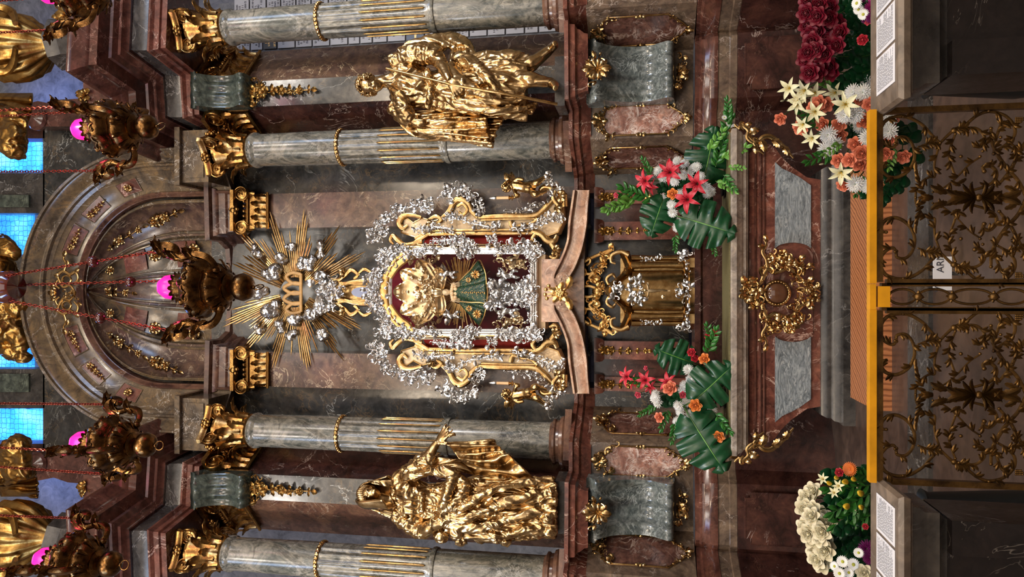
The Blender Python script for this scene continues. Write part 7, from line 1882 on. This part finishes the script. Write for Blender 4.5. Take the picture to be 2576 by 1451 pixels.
# ------------------------------------------------------------------ hanging lamps
def lamp(label):
    t = thing('sanctuary_lamp', label, 'lamp', (0, 0, 0), 'hanging sanctuary lamps')
    gad = lambda q, r, z: r * (1 + .04 * cos(q * 10) * sm((z - .2) / .1))
    MB().lathe([(.0, .0), (.05, .005), (.085, .03), (.1, .07), (.09, .115), (.06, .14), (.055, .155), (.09, .17), (.1, .18), (.085, .19)], 36).build('bottom_knob', 'lamp_bronze', t)
    MB().lathe([(.085, .19), (.12, .2), (.165, .235), (.175, .27), (.15, .295), (.155, .305), (.165, .31), (.16, .32), (.17, .33)], 60, fn=gad).build('bulb', 'lamp_bronze', t)
    MB().lathe([(.17, .33), (.21, .36), (.222, .4), (.2, .45), (.14, .485), (.1, .5), (.085, .53), (.095, .56), (.08, .56), (.07, .52), (0, .5)], 60, fn=gad).build('pierced_bowl', 'lamp_bronze', t)
    m = MB(); R = random.Random(5)
    class CF:
        def __init__(s, rr, z0): s.r = rr; s.z0 = z0
        def p(s, u, w, h=0.0):
            a = w / .2; r_ = s.r(s.z0 - u) + h; return Vector((cos(a) * r_, sin(a) * r_, s.z0 - u))
        def k(s, u): return 1.0
    cf = CF(lambda z: .205 if z < .44 else lerp(.205, .12, (z - .44) / .06), .42)
    for i in range(9):
        w_ = i * 2 * pi * .2 / 9; curl(m, cf, .03, w_, pi + .5, .06, .9, 1, .14, .07, .008); curl(m, cf, .03, w_, pi - .5, .06, .9, -1, .14, .07, .008); leaf(m, cf, .0, w_ + .07, pi, .06, .36, .2, .008, 3, 6)
    cb = CF(lambda z: lerp(.11, .175, sm((z - .19) / .06)), .27)
    for i in range(12): leaf(m, cb, .07, i * 2 * pi * .2 / 12, pi, .06, .3, .2, .006, 3, 6)
    m.build('chased_leaves', 'lamp_bronze', t)
    m = MB()
    for i in range(14):
        a = 2 * pi * i / 14; acanth3(m, (cos(a) * .085, sin(a) * .085, .545), (cos(a), sin(a), 0), (0, 0, 1), .06, .024, .5)
    m.build('cup_rim', 'lamp_bronze', t)
    for k in range(3):
        a = 2 * pi * k / 3 + pi / 2 * 0 + .35; d = Vector((cos(a), sin(a), 0)); z_ = Vector((0, 0, 1)); sd = Vector((-sin(a), cos(a), 0)); m = MB()
        pts = [d * r + z_ * z for r, z in ((.14, .26), (.2, .22), (.27, .25), (.295, .33), (.27, .42), (.28, .5), (.32, .55), (.36, .52), (.35, .46), (.32, .46))]
        m.tube(pts, (.02, .03, .034, .03, .028, .034, .044, .046, .04, .028), 8, n_sub=5, flat=.8, up=tuple(sd), ridge=-.15)
        for zz, rr, LL in ((.3, .26, .1), (.42, .25, .11), (.5, .28, .1), (.52, .33, .09)):
            acanth3(m, d * rr + z_ * zz, (d + sd * .5), (d * .6 + z_), LL * 1.3, .045, .6); acanth3(m, d * rr + z_ * zz, (d - sd * .5), (d * .6 + z_), LL * 1.3, .045, .6)
        m.ball(d * .16 + z_ * .22, .03, 10, 8); m.build('scroll_arm', 'lamp_bronze', t)
    MB().lathe([(.065, .54), (.08, .59), (.086, .64), (.08, .685), (.06, .715), (.054, .7), (.068, .66), (.072, .63), (.055, .55)], 28, fn=lambda q, r, z: r * (1 + .03 * cos(q * 6))).build('pink_glass', 'pink_glow', t)
    m = MB(); m.tube([(cos(a) * .035, 0, -.045 + sin(a) * .035) for a in ang_knots(20)], .0045, 6, close=True); m.ball((0, 0, -.006), .014, 8, 6); m.build('pull_ring', 'lamp_bronze', t)
    return t
def chain(m, p, q, link=.034, r=.0034):
    p, q = Vector(p), Vector(q); d = q - p; n = int(d.length / (link * .74)); d.normalize(); a = d.orthogonal().normalized(); b = d.cross(a)
    for i in range(n):
        c0 = p + (q - p) * ((i + .5) / n); s = a if i % 2 else b
        m.tube([c0 + d * cos(w_) * link * .5 + s * sin(w_) * link * .27 for w_ in ang_knots(10)], r, 5, close=True)
def hang(t, foot, Y, rz, tops, beads=(), top_dish=None, label=None):
    o = W(foot[0], foot[1], Y); t.location = o; t.rotation_euler = (0, 0, rz)
    Rm = Matrix.Rotation(-rz, 3, 'Z')
    for k in range(3):
        a = 2 * pi * k / 3 + .35; p = Vector((cos(a) * .33, sin(a) * .33, .56)); top = Rm @ (Vector(tops[k]) - o)
        m = MB(); chain(m, p, top); m.v = [v for v in m.v]
        ob = m.build('chain', 'chain_copper'); ob.parent = t
        if beads:
            f = beads[k]; c0 = p.lerp(top, f); m = MB(); m.ball(c0, .042, 16, 12); ob2 = m.build('red_glass_ball', 'red_glass'); ob2.parent = ob
    if top_dish:
        c0 = Rm @ (Vector(top_dish) - o); m = MB(); m.lathe([(0, .0), (.09, .01), (.125, .06), (.12, .12), (.06, .17), (.02, .2), (.0, .2)], 32, c0); ob = m.build('smoke_dish', 'brown_cup'); ob.parent = t
    l = bpy.data.lights.new('lamp_flame', 'POINT'); l.energy = 1.6; l.color = (1, .1, .35); l.shadow_soft_size = .05; lo = bpy.data.objects.new('lamp_flame', l); COL.objects.link(lo); lo.parent = t; lo.location = (0, 0, .82)
L0 = lamp('large hanging sanctuary lamp with a pink glass before the sunburst'); others = [dup(L0) for _ in range(4)]
zc = 12.0
YL = 4.8; oc = W(636, 722, YL); dish = W(45, 722, YL)
hang(L0, (636, 722), YL, radians(60), [dish + Vector((cos(2 * pi * k / 3 + .35 + radians(60)) * .11, sin(2 * pi * k / 3 + .35 + radians(60)) * .11, .04)) for k in range(3)], (.42, .42, .42), dish)
m = MB(); chain(m, Rm0 @ (dish + Vector((0, 0, .2)) - oc) if False else Matrix.Rotation(-radians(60), 3, 'Z') @ (dish + Vector((0, 0, .2)) - oc), Matrix.Rotation(-radians(60), 3, 'Z') @ (Vector((dish.x, dish.y, 11.99)) - oc)); ob = m.build('chain', 'chain_copper'); ob.parent = L0
for o, foot, Y, rz, lab in ((others[0], (392, 318), 5.2, .5, "hanging sanctuary lamp with a pink glass before the inner column, staff bearer's side"), (others[1], (388, 1120), 5.2, .2, "hanging sanctuary lamp with a pink glass before the inner column, veiled woman's side"), (others[2], (300, 1420), 5.0, .3, "hanging lamp cut by the frame edge on the veiled woman's side"), (others[3], (310, -35), 5.0, .9, "hanging lamp mostly outside the frame on the staff bearer's side")):
    p = W(foot[0], foot[1], Y); o['label'] = lab
    hang(o, foot, Y, rz, [(p.x + cos(2 * pi * k / 3 + .35 + rz) * .2, Y + sin(2 * pi * k / 3 + .35 + rz) * .2, 11.98) for k in range(3)])
# ------------------------------------------------------------------ gilt mounts in the vault
def mount(name, label, fn, Y, group=None, mat='gold'):
    m = MB(); fn(m, Frame(Y)); o = m.build(name, mat); tag(o, label, 'gilt mount', group); return recenter(o)
def rosette(u, w, r, rot=0): return lambda m, fr: (flower(m, fr, u, w, r, 8, .02, rot), [curl(m, fr, u + cos(a) * r * .7, w + sin(a) * r * .7, a + .6, r * .7, .9, 1, .16, .07, .02) for a in (rot + .4, rot + 2, rot + 3.5, rot + 5.1)])
def spray(pts, sz, n, q0=1.0): 
    def f(m, fr):
        P = cat(pts, 8); strap(m, fr, pts, (2.5 * q0, 2.2 * q0, 1.2 * q0), h=.015)
        for i in range(n):
            t = (i + .5) / n * (len(P) - 1); k = min(int(t), len(P) - 2); p = P[k].lerp(P[k + 1], t - k); d = P[k + 1] - P[k]; a = atan2(d.y, d.x); s_ = sz * (1.1 - .5 * i / n)
            for q in (-1, 1): leaf(m, fr, p.x, p.y, a + q * .8, s_, .34, q * .5, .02, 3, 6, .9)
            if i % 2 == 0: flower(m, fr, p.x, p.y, s_ * .62, 6, .04, i)
        d = P[-1] - P[-2]; leaf(m, fr, P[-1].x, P[-1].y, atan2(d.y, d.x), sz, .3, .4, .02, 3, 6)
    return f
SIDES = ((1, RIGHT), (-1, LEFT))
for s, side in SIDES:
    yy = lambda y: y if s > 0 else 1467 - y
    Yc = lambda x, y: conch_px(x, yy(y), .03)
    mount('gilt_spray', 'long gilt flower spray curving down the shell vault ' + side, spray([(258, yy(622)), (300, yy(606)), (358, yy(572))], 19, 5), conch_px(305, yy(605), .03) - .01, 'long sprays in the shell vault')
    mount('gilt_spray', 'short gilt flower spray low in the shell vault ' + side, spray([(380, yy(560)), (405, yy(552)), (446, yy(534))], 20, 4), conch_px(405, yy(552), .03) - .01, 'short sprays in the shell vault')
    mount('gilt_rosette', 'gilt leaf rosette on a red square in the vault ' + side, rosette(390, yy(642), 15), conch_px(390, yy(642), .03) - .01, 'rosettes in the vault')
    mount('gilt_rosette', 'gilt leaf rosette at the foot of the vault ' + side, rosette(487, yy(628), 15, .4), conch_px(487, yy(628), .03) - .01, 'rosettes in the vault')
    mount('gilt_rosette', 'small gilt flower near the crown of the vault ' + side, rosette(276, yy(680), 11, .2), conch_px(276, yy(680), .03) - .01, 'rosettes in the vault')
    for q, r_, wh in ((62, 1.24, 'highest'), (41, 1.24, 'middle'), (18, 1.24, 'lowest')):
        a = radians(q if s > 0 else 180 - q); p = band_pt(a, r_, .01)
        T = Vector((-sin(a), 0, cos(a))) * (1 if s > 0 else -1); nrm = Vector((-cos(a) * .53, -.848, -sin(a) * .53)).normalized(); Bn = nrm.cross(T)
        class BF:
            def p(_, u, w, h=0.0): return p + T * -u + Bn * w + nrm * h
            def k(_, u): return 1.0
        m = MB(); L = .11 if q > 20 else .06; spray([(-L, 0), (0, .006), (L, 0)], .05, 4, .002)(m, BF()) if q > 20 else rosette(0, 0, .045)(m, BF())
        o = m.build('gilt_sprig', 'gold'); tag(o, 'gilt sprig on the %s inlaid panel of the great arch %s' % (wh, side), 'gilt mount', 'gilt sprigs on the arch'); recenter(o)
mount('gilt_sprig', 'gilt sprig in the middle gore of the vault, behind the hanging lamp', spray([(262, 736), (284, 734), (330, 737)], 17, 3), conch_px(285, 735, .03) - .01)
t = thing('arch_cartouche', 'gilt openwork cartouche at the crown of the great arch', 'gilt mount', W(210, 735, 7.5)); fr = Frame(7.46); m = MB()
for q in (-1, 1):
    y_ = lambda d: 736 + q * d
    for pts, r in (([(190, y_(0)), (176, y_(18)), (160, y_(14)), (150, y_(28)), (146, y_(44)), (160, y_(54)), (176, y_(46)), (190, y_(52)), (196, y_(36)), (186, y_(22))], (3, 3.5, 3.5, 4, 4, 4, 4, 4, 3, 2)), ([(160, y_(52)), (166, y_(72)), (160, y_(86)), (164, y_(98))], (4, 3.5, 3, 1.5)), ([(150, y_(10)), (140, y_(20)), (146, y_(34))], (3, 3.5, 2))): strap(m, fr, pts, r, n=8, h=.03)
    m.tube([fr.p(168 + cos(a) * 11, y_(32) + sin(a) * 11, .03) for a in ang_knots(16)], .012, 6, close=True)
    for (u, w_, a, L) in ((150, 40, 2.6, 16), (186, 50, .6, 18), (168, 66, 1.4, 16), (160, 90, 1.2, 18), (194, 26, .4, 14), (140, 14, 2.8, 16)): leaf(m, fr, u, y_(w_), a * q, L, .36, .5 * q, .03, 3, 6)
acanthus(m, fr, 142, 736, pi, 24, 3, 1.4, .32, .03); m.build('scrollwork', 'gold', t)
m = MB(); rocaille(m, fr, [(180, 726), (172, 740), (190, 744)], 11, 14, 4, .8, .04); m.build('leafwork', 'gold', t)
# ------------------------------------------------------------------ figures and vases on the entablatures
YV = 6.62
for s, side in SIDES:
    yy = lambda y: y if s > 0 else 1465 - y
    cxw = W(60, yy(118), YV); zt = cxw.z
    t = thing('gilt_vase', 'big gilt ribbed shell vase on the outer entablature ' + side, 'vase', (cxw.x, YV, 6.975))
    m = MB(); m.lathe([(.0, 6.975), (.30, 6.975), (.30, 7.1), (.24, 7.12), (.22, 7.4), (.25, 7.46), (.27, 7.52), (.20, 7.55), (.0, 7.56)], 8, (cxw.x, YV, 0)); m.build('foot_block', 'plinth_marble', t, angle=20)
    z0 = 7.55; rib = lambda q, r, z: r * (1 + .07 * cos(q * 14) * sm((z - z0 - .06) / .2))
    m = MB(); m.lathe([(.0, z0), (.12, z0), (.10, z0 + .05), (.11, z0 + .1), (.2, z0 + .2), (.29, z0 + .32), (.33, z0 + .48), (.34, z0 + .66), (.28, z0 + .8), (.2, z0 + .86), (.0, z0 + .86)], 84, (cxw.x, YV, 0), fn=rib)
    m.build('bowl', 'old_gold', t)
    fr = Face((cxw.x - .1, YV - .31), (cxw.x + .1, YV - .31), z0 + .42); m = MB(); R = random.Random(5)
    for q in (-1, 1): strap(m, fr, [(.2, q * .12), (.08, q * .26), (-.05, q * .33), (-.16, q * .3)], (.03, .045, .04, .02), h=.0, bow=-.1)
    rocaille(m, Face((cxw.x - .1, YV - .34), (cxw.x + .1, YV - .34), z0 + .42), [(-.2, .28), (-.16, 0), (-.2, -.28)], .1, 26, 6, .7, .0); m.build('garland', 'old_gold', t)
    fr = Face((cxw.x - .1, 6.2), (cxw.x + .1, 6.2), 7.1); 
# little gilt leaf tufts on the cornices
    m = MB(); f2 = Frame(6.2); acanthus(m, f2, 170, yy(35) if s > 0 else yy(40), pi, 34, 5, 2.0, .34, .03); rocaille(m, f2, [(150, yy(24)), (168, yy(34)), (150, yy(52))], 16, 16, 9, .6)
    o = m.build('gilt_tuft', 'old_gold'); tag(o, 'gilt leaf tuft on the outer cornice ' + side, 'gilt mount'); recenter(o)
    m = MB(); f2 = Frame(6.66); acanthus(m, f2, 214, yy(240), pi, 24, 5, 2.0, .34, .03); rocaille(m, f2, [(200, yy(226)), (214, yy(238)), (204, yy(252))], 13, 14, 10, .6)
    o = m.build('gilt_tuft', 'old_gold'); tag(o, 'gilt leaf tuft on the middle cornice above the pier ' + side, 'gilt mount'); recenter(o)
for s, side in SIDES:
    p = W(214, 240 if s > 0 else 1225, 6.78); m = MB(); m.box((p.x, 6.86, 7.13), (.34, .44, .32)); m.box((p.x, 6.86, 7.0), (.42, .52, .06))
    o = m.build('blocking_stone', 'cornice_marble', smooth=False); tag(o, 'dark red block on the cornice above the pier ' + side, 'block'); recenter(o)
def seated_angel(pts, name, label, Y, sd):
    """a big gilt figure seated on the entablature, mostly cut by the picture's edge"""
    t = thing(name, label, 'statue', W(pts['foot'][0], pts['foot'][1], Y)); fr = Frame(Y); b = MB(); q = pts['q']; x, y = pts['hip']
    head(b, W(x - 118, y + q * 6, Y - .1), (q * .4, -.8, -.2), (0, 0, 1), .24)
    limb(b, fr, [(x - 100, y, .06), (x - 80, y, .04), (x - 40, y, .04), (x, y, .02)], (20, 44, 44, 46))
    limb(b, fr, [(x - 78, y - q * 36, .06), (x - 40, y - q * 56, .16), (x - 16, y - q * 30, .26)], (22, 18, 12)); limb(b, fr, [(x - 78, y + q * 36, .06), (x - 44, y + q * 58, .12), (x - 60, y + q * 88, .2)], (22, 18, 11))
    loft(b, fr, [(x - 10, y, .04, 50, .16), (x + 14, y + q * 6, .14, 60, .26), (x + 40, y + q * 12, .2, 58, .26), (x + 66, y + q * 14, .16, 46, .2)], n=36, nf=8, amp=.16, seed=sd)
    for kx, ky in pts['legs']: limb(b, fr, [(x + 6, y, .1), ((x + 6 + kx) / 2, lerp(y, ky, .7), .38), (kx, ky, .26)], (30, 24, 13))
    b = fuse(b, .011, 3); wrinkle(b, .018, (8, 8, 5), seed=sd); b.build('body_in_robe', 'old_gold', t, angle=180)
    m = cloth(fr, [(x - 30, y - q * 30, .0), (x - 20, y - q * 60, .0), (x - 10, y - q * 84, .0)], [(x + 70, y - q * 10, .1), (x + 80, y - q * 40, .1), (x + 84, y - q * 84, .05)], amp=.07, nf=4, th=.02, seed=sd, m=14); m.build('cloak', 'old_gold', t, angle=180)
    m = MB(); f3 = Frame(Y + .15); leaf(m, f3, x - 70, y - q * 20, pi + q * .7, 120, .26, q * .6, .0, 8, 14); leaf(m, f3, x - 70, y + q * 20, pi - q * .7, 120, .26, -q * .6, .0, 8, 14); m.build('wing', 'old_gold', t)
seated_angel(dict(hip=(0, 322), foot=(90, 322), q=1, legs=[(58, 356), (56, 392)]), 'seated_angel', 'gilt seated figure on the entablature ' + RIGHT + ', cut by the frame', 6.95, 3)
seated_angel(dict(hip=(12, 1165), foot=(90, 1165), q=-1, legs=[(60, 1110), (84, 1190)]), 'seated_angel', 'gilt seated figure on the entablature ' + LEFT + ', cut by the frame', 6.95, 8)
# gilt group on the crown of the arch
t = thing('arch_top_group', 'gilt group of draped cherubs sitting on the crown of the arch', 'statue', W(70, 760, 7.42)); fr = Frame(7.42); b = MB()
for pts, r in (([(-10, 612, .0), (20, 622, .1), (46, 640, .06)], (26, 24, 14)), ([(0, 700, .0), (10, 760, .08), (20, 830, .06), (46, 856, .04)], (50, 54, 46, 20)), ([(20, 740, .1), (44, 770, .16), (58, 800, .1)], (28, 26, 16)), ([(30, 830, .08), (52, 862, .1), (48, 880, .06)], (26, 22, 14)), ([(10, 860, .0), (30, 885, .06), (62, 896, .04)], (24, 20, 12)), ([(-20, 640, 0), (0, 680, .05), (0, 720, .05)], (34, 36, 40))): limb(b, fr, pts, r)
for (x, y, r_) in ((36, 640, 15), (60, 898, 18), (22, 848, 18), (40, 782, 20)): b.ball(fr.p(x, y, .1), K(x, 7.4) * r_, 12, 9)
b = fuse(b, .01, 2); wrinkle(b, .02, (8, 8, 6), seed=5); b.build('body_in_drapery', 'old_gold', t, angle=180)
# inscribed tablets on the wall behind the outer column
m = MB(); m.box((X0 + 3.05, 8.5, 4.6), (1.1, .1, 4.6)); structure('wall_tablets', m, 'plaster', 'strip of wall faced with inscribed tablets behind the outer column, ' + RIGHT, 'wall')
R = random.Random(12); n_ = 0
for col in range(3):
    z = 2.4
    while z < 6.6:
        h = R.uniform(.14, .24); dark = R.random() < .12; x = X0 + 2.64 + col * .34
        t = thing('inscribed_tablet', 'small %s inscribed tablet among rows on the wall behind the outer column' % ('dark' if dark else 'pale'), 'tablet', (x + .16, 8.445, z), 'dark wall tablets' if dark else 'pale wall tablets')
        m = MB(); m.box((x + .16, 8.435, z + h / 2), (.31, .02, h - .02)); m.build('stone', 'plaque_dark' if dark else 'plaque_stone', t, smooth=False)
        m = MB(); zz = z + h - .045
        while zz > z + .03:                     # rows of worn, unreadable letters
            L = R.uniform(.13, .27); xx = x + .16 - L / 2
            while xx < x + .16 + L / 2:
                k_ = R.random()
                if k_ < .85:
                    m.box((xx, 8.4235, zz), (.0045, .003, .024))
                    if k_ < .6: m.box((xx + .006, 8.4235, zz + R.choice((-.0105, 0, .0105))), (.010, .003, .004))
                    if k_ < .4: m.box((xx + .012, 8.4235, zz), (.0045, .003, .024))
                xx += .022
            zz -= .038
        m.build('inscription', 'matte_gold' if dark else 'ink', t, smooth=False)
        z += h
